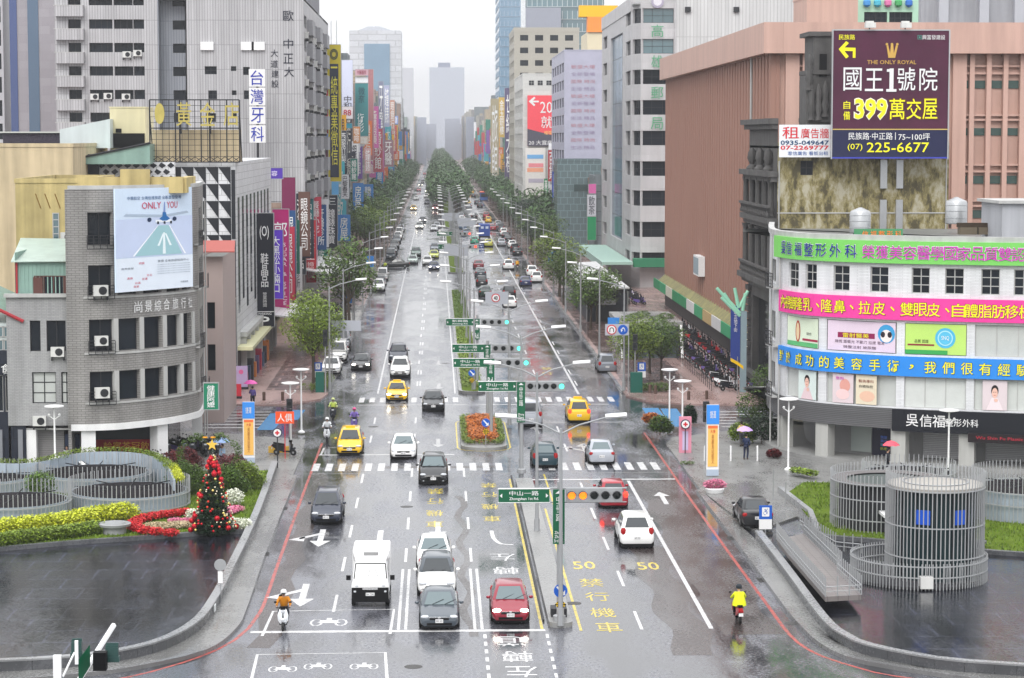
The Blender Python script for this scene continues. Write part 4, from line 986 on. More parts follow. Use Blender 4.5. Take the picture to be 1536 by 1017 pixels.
def face_poster(a, b, bg_, dress):
    o, w_, h_ = cposter(a, b, z0, z1, bg_); dec(o, [(w_ * .15, 0), (w_ * .85, 0), (w_ * .62, h_ * .42), (w_ * .38, h_ * .42)], dress); dec(o, disc(w_ * .5, h_ * .66, w_ * .15, h_ * .19), '1c1418', -.018); dec(o, disc(w_ * .5, h_ * .58, w_ * .12, h_ * .17), 'e4b8a8', -.025); dec(o, rect(w_ * .46, w_ * .54, h_ * .5, h_ * .515), 'b04050', -.032)
    for x in (.46, .54): dec(o, rect(w_ * x - .03, w_ * x + .03, h_ * .6, h_ * .62), '302020', -.033)
    dec(o, disc(w_ * .55, h_ * .34, w_ * .08, h_ * .06, 8), 'e4b8a8', -.03); return o
face_poster(1199, 1225, 'd4e0dc', 'e0c8cc'); face_poster(1475, 1512, 'd6c8cc', 'e8d8dc')
o, w_, h_ = cposter(1250, 1281, z0, z1, 'd8c8cc'); dec(o, disc(w_ * .6, h_ * .6, .4, .45), 'd89c90'); dec(o, disc(w_ * .5, h_ * .3, .5, .35), 'e8c8c8', -.02); text(o, '豐胸', (w_ * .35, -.03, h_ * .85), (1, 0, 0), (0, -1, 0), .6, .2, PURP)
o, w_, h_ = cposter(1285, 1316, z0, z1, 'dcd0b8'); dec(o, disc(w_ * .55, h_ * .28, .55, .36), 'e0b8a0'); text(o, '醫美專科', (w_ * .5, -.03, h_ * .8), (1, 0, 0), (0, -1, 0), 1.1, .2, pc('803020')); text(o, '自體脂肪', (w_ * .5, -.03, h_ * .62), (1, 0, 0), (0, -1, 0), 1.0, .18, BLACK)
# arcade: recessed shop fronts and columns
MB().prism([(p[0] , p[1]) for p in offset(pl, 2.6)][2:-2] + [(40, 28), (6, 30)], .42, LV['s0']).build('shop_front', mat('arcade_wall', (.22, .22, .22), .4, var=.1), cl)
for px in (1171, 1234, 1349, 1452, 1560):
    s = sc_(px); p, t_ = ca(s, .35); MB().box(-.5, .5, -.35, .45, .42, LV['s0']).build('column', mat('pale_column', (.42, .42, .40), .45, streak=.15), cl, loc=(p.x, p.y, 0), rot=(0, 0, math.atan2(t_.y, t_.x)))
def arcp(px0, px1, z0, z1, c, d=-2.5, m=None):
    a, b = sc_(px0), sc_(px1); p, _ = ca(a, -d); q, _ = ca(b, -d); v = q - p; return MB().box(0, v.length, -.06, .0, 0, z1 - z0).build('shutter' if m else 'advert_panel', m or pc(c), cl, loc=(p.x, p.y, z0), rot=(0, 0, math.atan2(v.y, v.x))), v.length, z1 - z0
SHUT = mat('roller_shutter', (.42, .42, .43), .4, tile=(9, .12, .02), tcol=.6, var=.05)
arcp(1374, 1452, .5, LV['s0'] - .1, '', m=SHUT); arcp(1475, 1560, .5, LV['s0'] - .1, '', m=SHUT); arcp(1247, 1285, .6, LV['s0'] - .1, '9aa29e')
o, w_, h_ = arcp(1286, 1343, .45, LV['s0'] - .05, '1a1a30'); dec(o, disc(w_ * .85, h_ * .5, w_ * .18, h_ * .36), 'c89c8c', -.08); dec(o, [(w_ * .62, h_ * .7), (w_ * .8, h_ * .95), (w_, h_ * .98), (w_, h_ * .75), (w_ * .8, h_ * .72)], '201a20', -.09); dec(o, rect(w_ * .76, w_ * .94, h_ * .24, h_ * .29), 'b02848', -.095); dec(o, rect(w_ * .74, w_ * .84, h_ * .56, h_ * .6), '201818', -.094); dec(o, rect(w_ * .89, w_ * .98, h_ * .56, h_ * .6), '201818', -.094)
for i, (s_, c_) in enumerate((('微整', '4a70d0'), ('美白', '4a70d0'), ('醫美', '40a0c0'), ('抗老', 'c8d040'))): text(o, s_, (w_ * .35, -.08, h_ * (.58 - i * .12)), (1, 0, 0), (0, -1, 0), w_ * .2, .2, pc(c_), off=.02)
text(o, 'BEAUTY CLINIC', (w_ * .5, -.08, h_ * .88), (1, 0, 0), (0, -1, 0), w_ * .7, .28, pc('606478'))
rs = sc_(1456); p, t_ = ca(rs, -.45); o = MB().box(0, 9, -.05, .05, -.25, .35).build('awning_fascia', pc('1c1418'), cl, loc=(p.x, p.y, LV['s0'] - .35), rot=(0, 0, math.atan2(t_.y, t_.x))); text(o, 'Wu Shin Fu Plastic Surgery Clinic', (3.2, -.07, .05), (1, 0, 0), (0, -1, 0), 5.4, .26, pc('a82838'), off=.01)
# street side balcony with plants and cages
for z in (LV['w3a'] - .2, LV['w2a'] - .2, LV['w1a'] - .2):
    p, t_ = ca(sc_(1164), -.5); railing(cl, 2.0, 1.0, (p.x, p.y, z), math.atan2(t_.y, t_.x)); MB().box(-1, 1, 0, .55, -.12, 0).build('balcony_slab', LTRIM, cl, loc=(p.x, p.y, z), rot=(0, 0, math.atan2(t_.y, t_.x)))
pip = MB(); 
for px in (1160, 1172): p, _ = ca(sc_(px), -.15); pip.tube((p.x, p.y, .4), (p.x, p.y, LV['top']), .06)
pip.build('drainpipe', LTRIM, cl)
# things on its roof
zt = LV['top']
def watertank(px, py, Y, s=1.0, lab=''):
    q = P(px, py, Y); t = thing('water_tank', lab, 'water tank', (q.x, q.y, q.z), group=None); mb = MB().lathe([(.62 * s, .3), (.66 * s, .35), (.66 * s, 1.5 * s), (.6 * s, 1.62 * s), (.1, 1.85 * s)], 16); mb.build('tank', STEEL, t, smooth=30)
    for k in range(4): a = k * R(90) + .7; MB().tube((.5 * s * math.cos(a), .5 * s * math.sin(a), 0), (.5 * s * math.cos(a), .5 * s * math.sin(a), .36), .04).build('leg', DARK, t)
    for z in (.6, 1.0, 1.35): MB().lathe([(.665 * s, 0), (.69 * s, .02), (.665 * s, .04)], 16, z=z * s).build('hoop', STEEL, t)
    return t
q = P(1290, 363, 158); watertank(1290, 356, 158, 1.1, 'steel water tank on the clinic roof above the green banner'); 
rs2 = thing('rooftop_sign', 'small green sign with orange characters on the clinic roof', 'sign', P(1281, 360, 157)); sw2 = XY(1354, 157) - XY(1281, 157); MB().box(0, sw2, 0, .1, 0, .75).build('panel', pc('4a8c60'), rs2); MB().box(.02, sw2 - .02, -.02, 0, .04, .3).build('stripe', pc('c0c840'), rs2)
for i, c in enumerate('信福整形科'): text(rs2, c, (.75 + i * .56, -.04, .38), (1, 0, 0), (0, -1, 0), .42, .5, pc('f08030'), off=.03)
for x in (.2, sw2 - .2): MB().tube((x, .05, -.7), (x, .05, .1), .04).build('post', DARK, rs2)
rh = block('rooftop_machine_room', 'grey rooftop machine room with a flat cap at the right edge', XY(1502, 156), XY(1600, 156), 156, 162, ZY(306, 156), mat('grey_painted_wall', (.42, .43, .46), .6, var=.1, streak=.15), par=0); MB().box(-.3, 4.8, -.3, 6.2, rh.location.z + ZY(306, 156), ZY(306, 156) + .2).build('cap', LTRIM, rh); 
tk = thing('flower_planter_boxes', 'dark rooftop planter boxes beside the right machine room', 'planter', P(1440, 352, 160)); 
for k in range(2): MB().box(k * 1.3, k * 1.3 + 1.2, 0, .8, 0, .5).build('box', pc('6a6050'), tk)
MB().box(-.1, 2.7, .1, .7, .5, .8).build('soil', SOIL, tk); watertank(1434, 342, 166, 1.2, 'tall beige water tank behind the rooftop planters')
# ------------------------------------------------------------------ old stone building with billboard
def stainmat():
    m = mat('mossy_render', (.26, .225, .12), .75, bump=.6, bscale=6, streak=.35); n = m.node_tree; b = n.nodes['Principled BSDF']; L = n.links.new
    src = b.inputs['Base Color'].links[0].from_socket; t = n.nodes.new('ShaderNodeTexCoord'); q = n.nodes.new('ShaderNodeTexNoise'); q.inputs['Scale'].default_value = 1.1; q.inputs['Detail'].default_value = 12; q.inputs['Roughness'].default_value = .7; q.inputs['Distortion'].default_value = .15
    mp = n.nodes.new('ShaderNodeMapping'); mp.inputs['Scale'].default_value = (1, 1, .45); L(t.outputs['Object'], mp.inputs[0]); L(mp.outputs[0], q.inputs['Vector'])
    cr = n.nodes.new('ShaderNodeValToRGB'); e = cr.color_ramp.elements; e[0].position = .42; e[0].color = (.05, .042, .022, 1); e[1].position = .60; e[1].color = (.46, .43, .33, 1); x = e.new(.5); x.color = (.25, .21, .085, 1); L(q.outputs[0], cr.inputs[0])
    mm = n.nodes.new('ShaderNodeMixRGB'); mm.inputs[0].default_value = .8; L(src, mm.inputs[1]); L(cr.outputs[0], mm.inputs[2]); L(mm.outputs[0], b.inputs['Base Color']); return m
MOSS = stainmat(); OST = mat('old_carved_stone', (.085, .082, .08), .7, var=.3, vscale=.8, bump=.5, bscale=5, streak=.3)
OY0, OX0 = 187, 27.4; OX1 = XY(1421, OY0); ob = thing('old_stone_building', 'old carved dark stone building with mossy bare side wall under a billboard', 'building', (OX0, OY0, 0)); OH = ZY(185, OY0); WW = OX1 - OX0
wall(ob, [(0, 0), (WW, 0)], 0, OH - 1.5, [(XY(1199, OY0) - OX0, XY(1218, OY0) - OX0, ZY(263, OY0), ZY(241, OY0), 2, 2)], MOSS, depth=.2)
MB().box(WW - .02, WW, 0, 17, 0, OH - 1.5).build('wall', MOSS, ob); MB().box(0, WW, 0, 17, OH - 2.0, OH - 1.8).build('roof', ROOFG, ob)
zl_ = lambda y: ZY(y, OY0)
for y in (320,): MB().box(0, WW, -.06, -.0, zl_(y) - .04, zl_(y) + .05).build('pale_string_course', LTRIM, ob)
for px in (1323, 1347):
    for y0, y1 in ((283, 240), (385, 300)): MB().box(XY(px - 5, OY0) - OX0, XY(px + 5, OY0) - OX0, -.25, 0, zl_(y0), zl_(y1)).build('air_duct', STEEL, ob)
MB().tube((XY(1417, OY0) - OX0, -.1, zl_(385)), (XY(1417, OY0) - OX0, -.1, zl_(60)), .05).build('downpipe', LTRIM, ob)
MB().tube((.12, -.1, 0), (.12, -.1, OH - 3), .06).build('downpipe', LTRIM, ob)
# carved street front (faces the avenue)
fz = [0, zl_(560), zl_(430), zl_(330), zl_(265), zl_(180)]
wall(ob, [(0, 17), (0, 0)], 0, zl_(180), [(3, 13.5, zl_(585), zl_(460), 1, 1), (2.5, 6.5, zl_(420), zl_(345), 1, 2), (9, 13.5, zl_(420), zl_(345), 1, 2), (2.5, 7, zl_(325), zl_(275), 1, 1), (9, 13.5, zl_(325), zl_(275), 1, 1)], OST, depth=.6)
for y, d in ((428, 1.0), (333, .8), (262, .9), (182, .8), (585, .7)): MB().box(-d, .0, -.25, 17.2, zl_(y) - .2, zl_(y) + .25).box(-d * .6, 0, -.1, 17.1, zl_(y) - .6, zl_(y) - .2).build('cornice', OST, ob)
for yy in (.9, 4, 8.2, 12.2, 16):
    for y0, y1 in ((420, 345), (325, 270)): MB().lathe([(.34, 0), (.26, .3), (.24, zl_(y1) - zl_(y0) - .4), (.36, zl_(y1) - zl_(y0))], 8, (-.4, yy), zl_(y0)).build('carved_column', OST, ob, smooth=35)
for k in range(14): z = .4 + k * (zl_(450)) / 14; MB().box(-.28, .0, .0, 1.6 + .3 * (k % 2), z, z + .42).build('rusticated_stone', OST, ob); MB().box(-.28, .0, 15.2 - .3 * (k % 2), 16.9, z, z + .42).build('rusticated_stone', OST, ob)
for k in range(4):    # balusters of the balconies
    for j in range(10): pass
bal = MB().lathe([(.1, 0), (.16, .2), (.07, .5), (.12, .75)], 6).mesh('baluster', OST)
for y in (420, 325):
    for j in range(16): put('baluster', bal, ob, (-.75, .5 + j * 1.05, zl_(y) - .1))
    MB().box(-.9, -.6, 0, 17, zl_(y) + .65, zl_(y) + .85).build('balustrade_rail', OST, ob)
for yy in (3, 8, 13): MB().lathe([(.5, 0), (.5, .2), (.2, .5), (.42, 1.0), (.35, 1.5), (.1, 1.9)], 8, (-.3, yy), zl_(262) + .2).build('urn', OST, ob, smooth=35)
# corner turret rising behind the rent sign
tz = zl_(240); MB().box(XY(1222, OY0) - OX0 - .2, XY(1247, OY0) - OX0 + 1.0, .6, 5, tz, zl_(50)).build('turret', OST, ob); 
for y in (50, 108, 180): MB().box(XY(1218, OY0) - OX0 - .4, XY(1247, OY0) - OX0 + 1.2, .4, 5.2, zl_(y) - .15, zl_(y) + .2).build('turret_cornice', OST, ob)
MB().box(XY(1233, OY0) - OX0 - .3, XY(1233, OY0) - OX0 + .3, .55, .62, zl_(115), zl_(80)).build('niche', BLACK, ob)
MB().box(XY(1208, OY0) - OX0, XY(1222, OY0) - OX0, .5, 4, tz, zl_(112)).build('turret_shoulder', OST, ob)
for i, (px, y) in enumerate(((1212, 105), (1216, 150), (1226, 150), (1236, 145))): MB().lathe([(.3, 0), (.18, .4), (.34, .9), (.2, 1.4), (.28, 2.2), (.05, 2.9)], 8, (XY(px, OY0) - OX0, .35), zl_(y + 30)).build('carved_finial', OST, ob, smooth=35)
# billboard
BY = 184.5; bbx0, bbx1 = XY(1246, BY), XY(1418, BY); bz0, bz1 = ZY(238, BY), ZY(45, BY); BW, BH = bbx1 - bbx0, bz1 - bz0
bd = thing('property_billboard', 'large maroon and navy property billboard with white and yellow characters', 'billboard', (bbx0, BY, bz0))
PL = mat('maroon_print', hexc('4a1a34'), .35, var=.35, vscale=4); MB().box(0, BW, 0, .3, 0, BH).build('panel', PL, bd); MB().box(.02, BW - .02, -.02, .0, .05, BH * .225).build('lower_panel', pc('1c2044'), bd); MB().box(0, BW, -.04, .0, 0, .12).build('frame_strip', pc('3c44a8'), bd); MB().box(.02, BW, -.04, -.02, BH * .225, BH * .233).build('gold_line', pc('c8b060'), bd)
fr = MB(); fr.box(-.08, 0, -.06, .36, -.05, BH + .08).box(BW, BW + .1, -.06, .36, -.05, BH + .08).box(0, BW, -.05, .36, BH, BH + .09); fr.build('frame', STEEL, bd)
B = lambda s, x, y, w_, h_, c, o=.0, e=None: ([text(bd, s, ((x - 1246) / 172 * BW, -.05, BH * (238 - y) / 193), (1, 0, 0), (0, -1, 0), (w_ + 3) / 172 * BW, (h_ + 3) / 193 * BH, e, off=o + .03)] if e else []) and None or text(bd, s, ((x - 1246) / 172 * BW, -.08, BH * (238 - y) / 193), (1, 0, 0), (0, -1, 0), w_ / 172 * BW, h_ / 193 * BH, c, off=o)
GOLD = pc('c8a050'); PY_ = pc('f0dc20')
B('民族路', 1266, 55, 24, 8, YC, .02); B('興富發建設', 1395, 55, 34, 7, WHITE); B('▣', 1374, 55, 6, 6, pc('40a090')); B('THE ONLY ROYAL', 1333, 92.5, 73, 6, GOLD, .005)
B('國', 1275, 118, 27, 35, WHITE, .008); B('王', 1307, 119, 27, 34, WHITE, .015); [MB().box(a / 172 * BW, b / 172 * BW, -.09 - .002 * i, -.06, BH * (238 - c) / 193, BH * (238 - d) / 193).build('printed_digit_stroke', WHITE, bd) for i, (a, b, c, d) in enumerate(((84, 90, 134, 102), (79.5, 94.5, 137, 133), (80, 88, 107, 103)))]; B('號', 1355, 118, 27, 35, WHITE, .006); B('院', 1388, 118, 27, 35, WHITE, .008)
B('自', 1267, 157, 10, 12, YC, .03); B('備', 1267, 173, 10, 13, YC, .03); B('399', 1303, 163, 48, 31, YC, .03, pc('f4f0e0')); B('萬', 1342, 163, 23, 31, YC, .012, pc('6a3a20')); B('交', 1367, 163, 22, 31, YC, .012, pc('6a3a20')); B('屋', 1391, 163, 22, 31, YC, .012, pc('6a3a20'))
B('民族路·中正路', 1303, 204, 66, 11, WHITE, .02); B('|', 1340, 204, 1, 11, WHITE); B('75~100坪', 1368, 205, 47, 11, WHITE, .005); B('(07)', 1280, 221, 22, 11, YC, .0); B('225-6677', 1344, 221, 93, 15, YC, .005)
bx = lambda x: (x - 1246) / 172 * BW; bzf = lambda y: BH * (238 - y) / 193
def bshape(pts, m, y=-.06): MB().add([(bx(x), y, bzf(yy)) for x, yy in pts], [tuple(range(len(pts)))]).build('printed_shape', m, bd)
bshape([(1254, 73), (1265, 61), (1269, 64), (1262, 71), (1262, 75), (1269, 84), (1265, 87)], YC); bshape([(1262, 70.5), (1279, 71), (1279, 76), (1262, 75.5)], YC, -.061); bshape([(1275, 76), (1279, 76), (1279, 86), (1275, 86)], YC, -.062)
bshape([(1328, 86), (1325, 68), (1327.5, 67), (1330.5, 79), (1331.5, 66), (1335, 66), (1336, 79), (1339, 67), (1342, 68), (1338, 86)], GOLD)
for x in (1325.5, 1333, 1341): bshape([(x + 2 * math.cos(t), 65.5 + 2 * math.sin(t)) for t in [k * .785 for k in range(8)]], GOLD, -.063)
for k in range(4): x = 1290 + k * 22; bshape([(x, 230 - 20), (x + 14, 100), (x + 20, 100), (x + 10, 190)], pc('5a2440'), -.012) if 0 else None
for x in (.6, BW * .33, BW * .66, BW - .6): MB().tube((x, .33, .3), (x, 2.4, 1.0), .07).build('strut', DARK, bd)
for px in (1300, 1353):
    fl_ = thing('floodlight', 'grey floodlight on top of the property billboard, the %s of the two' % ('left' if px < 1320 else 'right'), 'floodlight', (XY(px, BY), BY, bz1 + .1)); MB().box(-.4, .4, -.5, .1, .1, .5).box(-.3, .3, -.1, .3, .35, .65).build('housing', ACW, fl_); MB().tube((0, .1, 0), (0, .1, .3), .05).build('bracket', DARK, fl_)
rn = thing('rent_sign', 'white sign with red and blue lettering offering a wall for adverts to rent', 'sign', (XY(1167, 186), 186, ZY(236, 186))); rw, rh_ = XY(1245, 186) - XY(1167, 186), ZY(187, 186) - ZY(236, 186); MB().box(0, rw, 0, .12, 0, rh_).build('panel', pc('e4e6e8'), rn)
Rt = lambda s, x, y, w_, h_, c, o=0: text(rn, s, ((x - 1167) / 78 * rw, -.03, rh_ * (236 - y) / 49), (1, 0, 0), (0, -1, 0), w_ / 78 * rw, h_ / 49 * rh_, c, off=o)
RD = pc('d02030'); Rt('租', 1184, 199, 25, 18, RD, .05); Rt('廣告牆', 1220, 200, 42, 15, RD, .01); Rt('0935-049647', 1205, 214, 72, 7, pc('204870'), .02); Rt('07-2269777', 1205, 221.5, 72, 6.5, RD, .02); Rt('意信廣告 看板出租', 1210, 230, 60, 6, pc('3c60a0'), .01)
# ------------------------------------------------------------------ pink ribbed department building
PKM = mat('pink_ribbed_wall', (.32, .175, .135), .55, var=.08, vscale=5, streak=.1); PKL = mat('pale_pink_concrete', (.54, .35, .29), .55, var=.06, streak=.12)
PX, PY0, PY1, PH = 30.0, 206, 300, 31.2; pk = thing('pink_ribbed_building', 'pink building with vertical ribs and a pale pink cornice above a green band', 'building', (PX, PY0, 0)); PWd = 40
facade(pk, PWd, PY1 - PY0, PH, 'b', [], PKM); MB().box(0, PWd, 0, PY1 - PY0, PH - .3, PH - .1).build('roof', ROOFG, pk)
MB().box(0, .3, 0, PY1 - PY0, 3.0, PH - 2).build('wall', PKM, pk)
rib = MB().add([(0, -.42, 0), (-.5, -.34, 0), (-.62, 0, 0), (-.5, .34, 0), (0, .42, 0), (0, -.42, 1), (-.5, -.34, 1), (-.62, 0, 1), (-.5, .34, 1), (0, .42, 1)], [(0, 1, 6, 5), (1, 2, 7, 6), (2, 3, 8, 7), (3, 4, 9, 8), (0, 4, 3, 2, 1), (5, 6, 7, 8, 9)]).mesh('wall_rib', PKM)
nr = 46
for k in range(nr): o = put('wall_rib', rib, pk, (0, .5 + k * (PY1 - PY0 - 1) / (nr - 1), 3.0)); o.scale = (1, 1, PH - 5.2)
MB().box(-1.3, .4, -1.2, PY1 - PY0 + .4, PH - 2.2, PH + .5).build('cornice', PKL, pk)
MB().box(.41, PWd, -1.2, .3, PH - 2.2, PH + .5).build('cornice', PKL, pk)
MB().tube((-.6, 12, 13), (-.6, 12, 29), .12).build('downpipe', LTRIM, pk)
MB().box(-1.6, 0, -.5, PY1 - PY0, 2.6, 3.0).box(-.5, 0, 0, PY1 - PY0, 0, 2.6).build('arcade', mat('dark_arcade', (.06, .06, .06), .6), pk)
for k in range(12):
    y = 1 + k * 8; c = ('c8c8b8', '3f9a6c', '3f9a6c', 'd0d0d0', 'b8a070', '3f9a6c', 'd0d0d0', '2f8a5c', '2f8a5c', 'c8c8b8', '3f9a6c', '2f8a5c')[k]
    MB().box(-1.75, -1.62, y, y + 7.6, 2.3, 3.5).build('shop_sign_panel', pc(c), pk)
OLV = mat('olive_canopy', (.22, .20, .06), .6, var=.3, streak=.3); MB().add([(-1.6, 0, 3.1), (-1.6, PY1 - PY0, 3.1), (0, PY1 - PY0, 4.6), (0, 0, 4.6)], [(0, 1, 2, 3)]).build('canopy', OLV, pk)
wu = thing('wall_box_unit', 'white boxed unit fixed on the pink ribbed wall', 'vent', (PX - .5, 258, 0)); wz = P(1058, 398, 0 + PX * 3500 / (1058 - 654)); MB().box(-.7, 0, -2.6, 2.6, ZY(400, 258) - 1, ZY(400, 258) + 1.2).build('box', WHITE, wu)
for k in range(9): MB().box(-.74, -.7, -2.4 + k * .55, -2.1 + k * .55, ZY(400, 258) - .8, ZY(400, 258) + 1.0).build('louvre', pc('8a98a0'), wu)
# its side that faces the camera: piers, spandrels and small windows
MB().box(0, PWd, .35, .6, 0, PH - 2).build('wall', PKL, pk)
pgl = mat('dark_green_glass', (.05, .09, .08), .2)
lvls = [ZY(y, PY0) for y in (108, 123, 157, 173, 218, 235, 270, 287, 318)]
for px in [1175, 1200] + list(range(1424, 1600, 25)):
    x = XY(px, PY0) - PX; wide = px in (1175, 1424, 1524)
    MB().box(x, x + (1.2 if wide else .42), -.35, .38, 0, PH - 2).build('pier', PKL, pk)
for bi, (x0, x1) in enumerate([(XY(1182, PY0) - PX, XY(1200, PY0) - PX)] + [(XY(a, PY0) - PX, XY(a + 20, PY0) - PX) for a in range(1430, 1600, 25)]):
    for j, (ya, yb_) in enumerate(((132, 120), (203, 192), (276, 264), (328, 316))):
        MB().box(x0, x1, .25, .34, ZY(ya, PY0), ZY(yb_, PY0)).build('window', pgl, pk)
    for ya in (97, 108, 171, 178, 246, 256, 300, 308): MB().box(x0, x1, -.05, .34, ZY(ya + 3, PY0), ZY(ya, PY0)).build('sunshade_ledge', PKL, pk)
# the low penthouse above it
ph = block('rooftop_penthouse', 'pink rooftop block with a thin cornice behind the billboard', XY(1206, 214), XY(1282, 214), 214, 222, ZY(12, 214) + 1, PKL, par=.3)
gp = block('mint_rooftop_house', 'mint green rooftop house with dark windows and painted figures above the billboard', XY(1282, 222), XY(1372, 222), 222, 230, ZY(0, 222) + 2, pc('a8ccb4'), front=[(.6, 2.8, ZY(44, 222), ZY(17, 222), 4, 3), (3.0, 5.2, ZY(44, 222), ZY(17, 222), 4, 3)], par=0)
for i, c in enumerate(('4a90d0', '50b0c8', 'd070a0', '4aa060', '3a70c0')): MB().lathe([(.1, 0), (.35, .2), (.35, .6), (.1, .8)], 8, (.8 + i * 1.0, -.3), ZY(10, 222)).build('painted_ball', pc(c), gp)
gap_ = block('grey_apartment_tower', 'grey apartment tower with balconies at the top right corner', XY(1376, 330), XY(1640, 330), 330, 350, 62, mat('mid_grey_concrete', (.33, .335, .36), .5, var=.08, streak=.15), front=grid_holes(XY(1640, 330) - XY(1376, 330), range(14, 18), 5, 1.2, 1.6, 1.0, 3.1, 1.7, 0) , par=0)
for px in (1400, 1460, 1512, 1560): MB().box(XY(px, 330) - gap_.location.x, XY(px + 14, 330) - gap_.location.x, -1.2, 0, 0, 62).build('balcony_column', pc('b0b2b8'), gap_)
# ------------------------------------------------------------------ post office tower
POM = mat('post_office_stone', (.52, .51, .52), .5, tile=(2.4, 1.2, .02), tcol=.85, var=.05, streak=.08); POB = mat('pale_beige_panel', (.50, .48, .44), .5, tile=(2.8, 3, .03), tcol=.8)
PoX, PoY0, PoY1, PoH = 28.2, 335, 398, 41.0; po = thing('post_office_building', 'grey stone office tower with green characters down its corner', 'building', (PoX, PoY0, 0)); pW = XY(1216, PoY0) - PoX
zp = lambda y: ZY(y, PoY0); xo = lambda px: XY(px, PoY0) - PoX
fw_ = [(34, 12), (80, 58), (126, 104), (172, 150), (218, 196), (264, 242), (309, 286), (356, 333), (402, 379)]
HF = [(xo(961), xo(1008.5), zp(a), zp(b), 3, 2, GLASS_T if i < 2 else GLASS) for i, (a, b) in enumerate(fw_)]
ch_ = 1.8   # bevelled corner
pth3 = [(0, ch_ + 1.0), (xo(961) - .1, 0), (pW, 0)]
Lc = math.dist(pth3[0], pth3[1]); 
HF = [(h[0] - pth3[1][0] + Lc, h[1] - pth3[1][0] + Lc) + h[2:] for h in HF] + [(.3, Lc - .08, zp(a), zp(b), 4, 2) for a, b in fw_]
wall(po, pth3, 0, PoH, HF, POM, depth=.4)
MB().box(xo(1010), xo(1012), -.3, 0, 0, PoH).build('edge_strip', POM, po)
WR = mat('white_ribbed_sheet', (.60, .60, .60), .5, tile=(.5, 9, .05, 1), tcol=.7, streak=.08); MB().box(xo(1012), pW - .01, -.12, -.01, 10, PoH + 3).build('ribbed_cladding', WR, po)
for px in (1029, 1101): MB().box(xo(px) - .4, xo(px) + .4, -.5, -.12, zp(18), zp(10)).build('wall_lamp', DARK, po)
SD = PoY1 - PoY0
sh_ = []
for a, b in fw_: sh_.append((SD - 60 + 44, SD - 60 + 55, zp(a) , zp(b), 5, 2))
hw = [(3, 12, z, z + 2.0, 3, 1) for z in [PoH - 4.6 - k * 4.4 for k in range(8)]] + [(20, 44, 6, PoH - 3.5, 9, 9, GLASS_B)] + [(50, 58.5, h[2], h[3], 5, 2) for h in HF[:9]]
wall(po, [(0, SD), (0, ch_ + 1.0)], 0, PoH, hw, POM, depth=.4)
MB().box(0, pW, .3, SD, PoH - .5, PoH - .3).build('roof', ROOFG, po); MB().box(-.12, -.01, ch_ + 1, SD, PoH - 1.2, PoH + .8).box(-.05, pW, ch_ + 1.2, ch_ + 1.5, PoH, PoH + .8).build('parapet', POM, po)
GCH = pc('5c9c78')
for ch, y in (('高', 46), ('雄', 92), ('郵', 139), ('局', 185)): text(po, ch, (xo(984), -.25, zp(y)), (1, 0, 0), (0, -1, 0), 1.75, 1.75, GCH, off=.03, name='wall_character')
MB().lathe([(.9, 0), (.9, .1)], 20).build('round_emblem', pc('a8a0b4'), po, loc=(xo(984), -.1, zp(2)), rot=(R(90), 0, 0)); MB().lathe([(.6, 0), (.6, .1)], 20).build('round_emblem', pc('d8d4dc'), po, loc=(xo(984), -.15, zp(2)), rot=(R(90), 0, 0))
MB().box(-4.5, -.2, -3.5, SD * .8, 3.6, 4.0).build('canopy', pc('9ab8ac'), po); MB().box(-4.6, -4.5, -3.5, SD * .8, 2.9, 4.0).build('fascia', pc('a8c4ba'), po)
MB().box(-.02, pW, -2.5, -.5, 3.2, 4.4).build('fascia', pc('2f7a58'), po)
# ------------------------------------------------------------------ further right row
YB = 440; lb = block('lilac_advert_building', 'tall building whose end wall is one faded lilac advert', XY(846, YB), XY(902, YB) + 6, YB, YB + 48, ZY(76, YB), mat('lilac_print', (.42, .42, .52), .5, var=.12, vscale=3), par=.2, side='w', street=grid_holes(48, range(4, 11), 5, 2, 2, 1, 3.3, 1.8, 0))
for k in range(12): text(lb, ('敏盛大樓', '全新登場', '國際 時尚', '生活 精品')[k % 4], (3.5, -.06, ZY(100 + k * 11, YB)), (1, 0, 0), (0, -1, 0), 4.5, .7, pc('9a8ca8' if k % 2 else 'b88c98'))
tb2 = block('teal_glass_building', 'grey teal low building with diamond glass below the lilac advert', XY(836, 425), XY(903, 425), 425, 438, ZY(242, 425), mat('teal_diamond_cladding', (.13, .18, .19), .25, tile=(1.2, 1.2, .05), tcol=1.6), par=.4, side='w')
MB().box(3, 5.5, -.1, 0, 12, 13.2).build('sign_panel', pc('3c4c4c'), tb2)
mb_ = block('milk_white_advert_building', 'white building with a red arrow advert on its end wall', XY(784, 520), XY(850, 520), 520, 575, ZY(112, 520), mat('off_white_panel', (.62, .62, .60), .5, tile=(6, .8, .04), tcol=.85), par=.3, side='w', street=grid_holes(55, range(2, 10), 7, 2, 2, 1, 3.3, 1.8, 0))
for px in (797, 810, 823): wm_, pm_ = window_mesh(1.2, 1.1, 2, 2, LTRIM, GLASS); o = put('window', wm_, mb_, (XY(px, 520) - mb_.location.x, -.06, ZY(128, 520))); put('pane', pm_, o)
ra = thing('red_advert', 'red advert with a white arrow hanging on the white end wall', 'billboard', (XY(791, 519.5), 519.5, ZY(219, 519.5))); raw, rah = XY(841, 519.5) - XY(791, 519.5), ZY(143, 519.5) - ZY(219, 519.5); MB().box(0, raw, 0, .15, 0, rah).build('panel', pc('e84c58'), ra)
rt = lambda s, x, y, w_, h_, c, o=.02: text(ra, s, ((x - 791) / 50 * raw, -.06, rah * (219 - y) / 76), (1, 0, 0), (0, -1, 0), w_ / 50 * raw, h_ / 76 * rah, c, off=o)
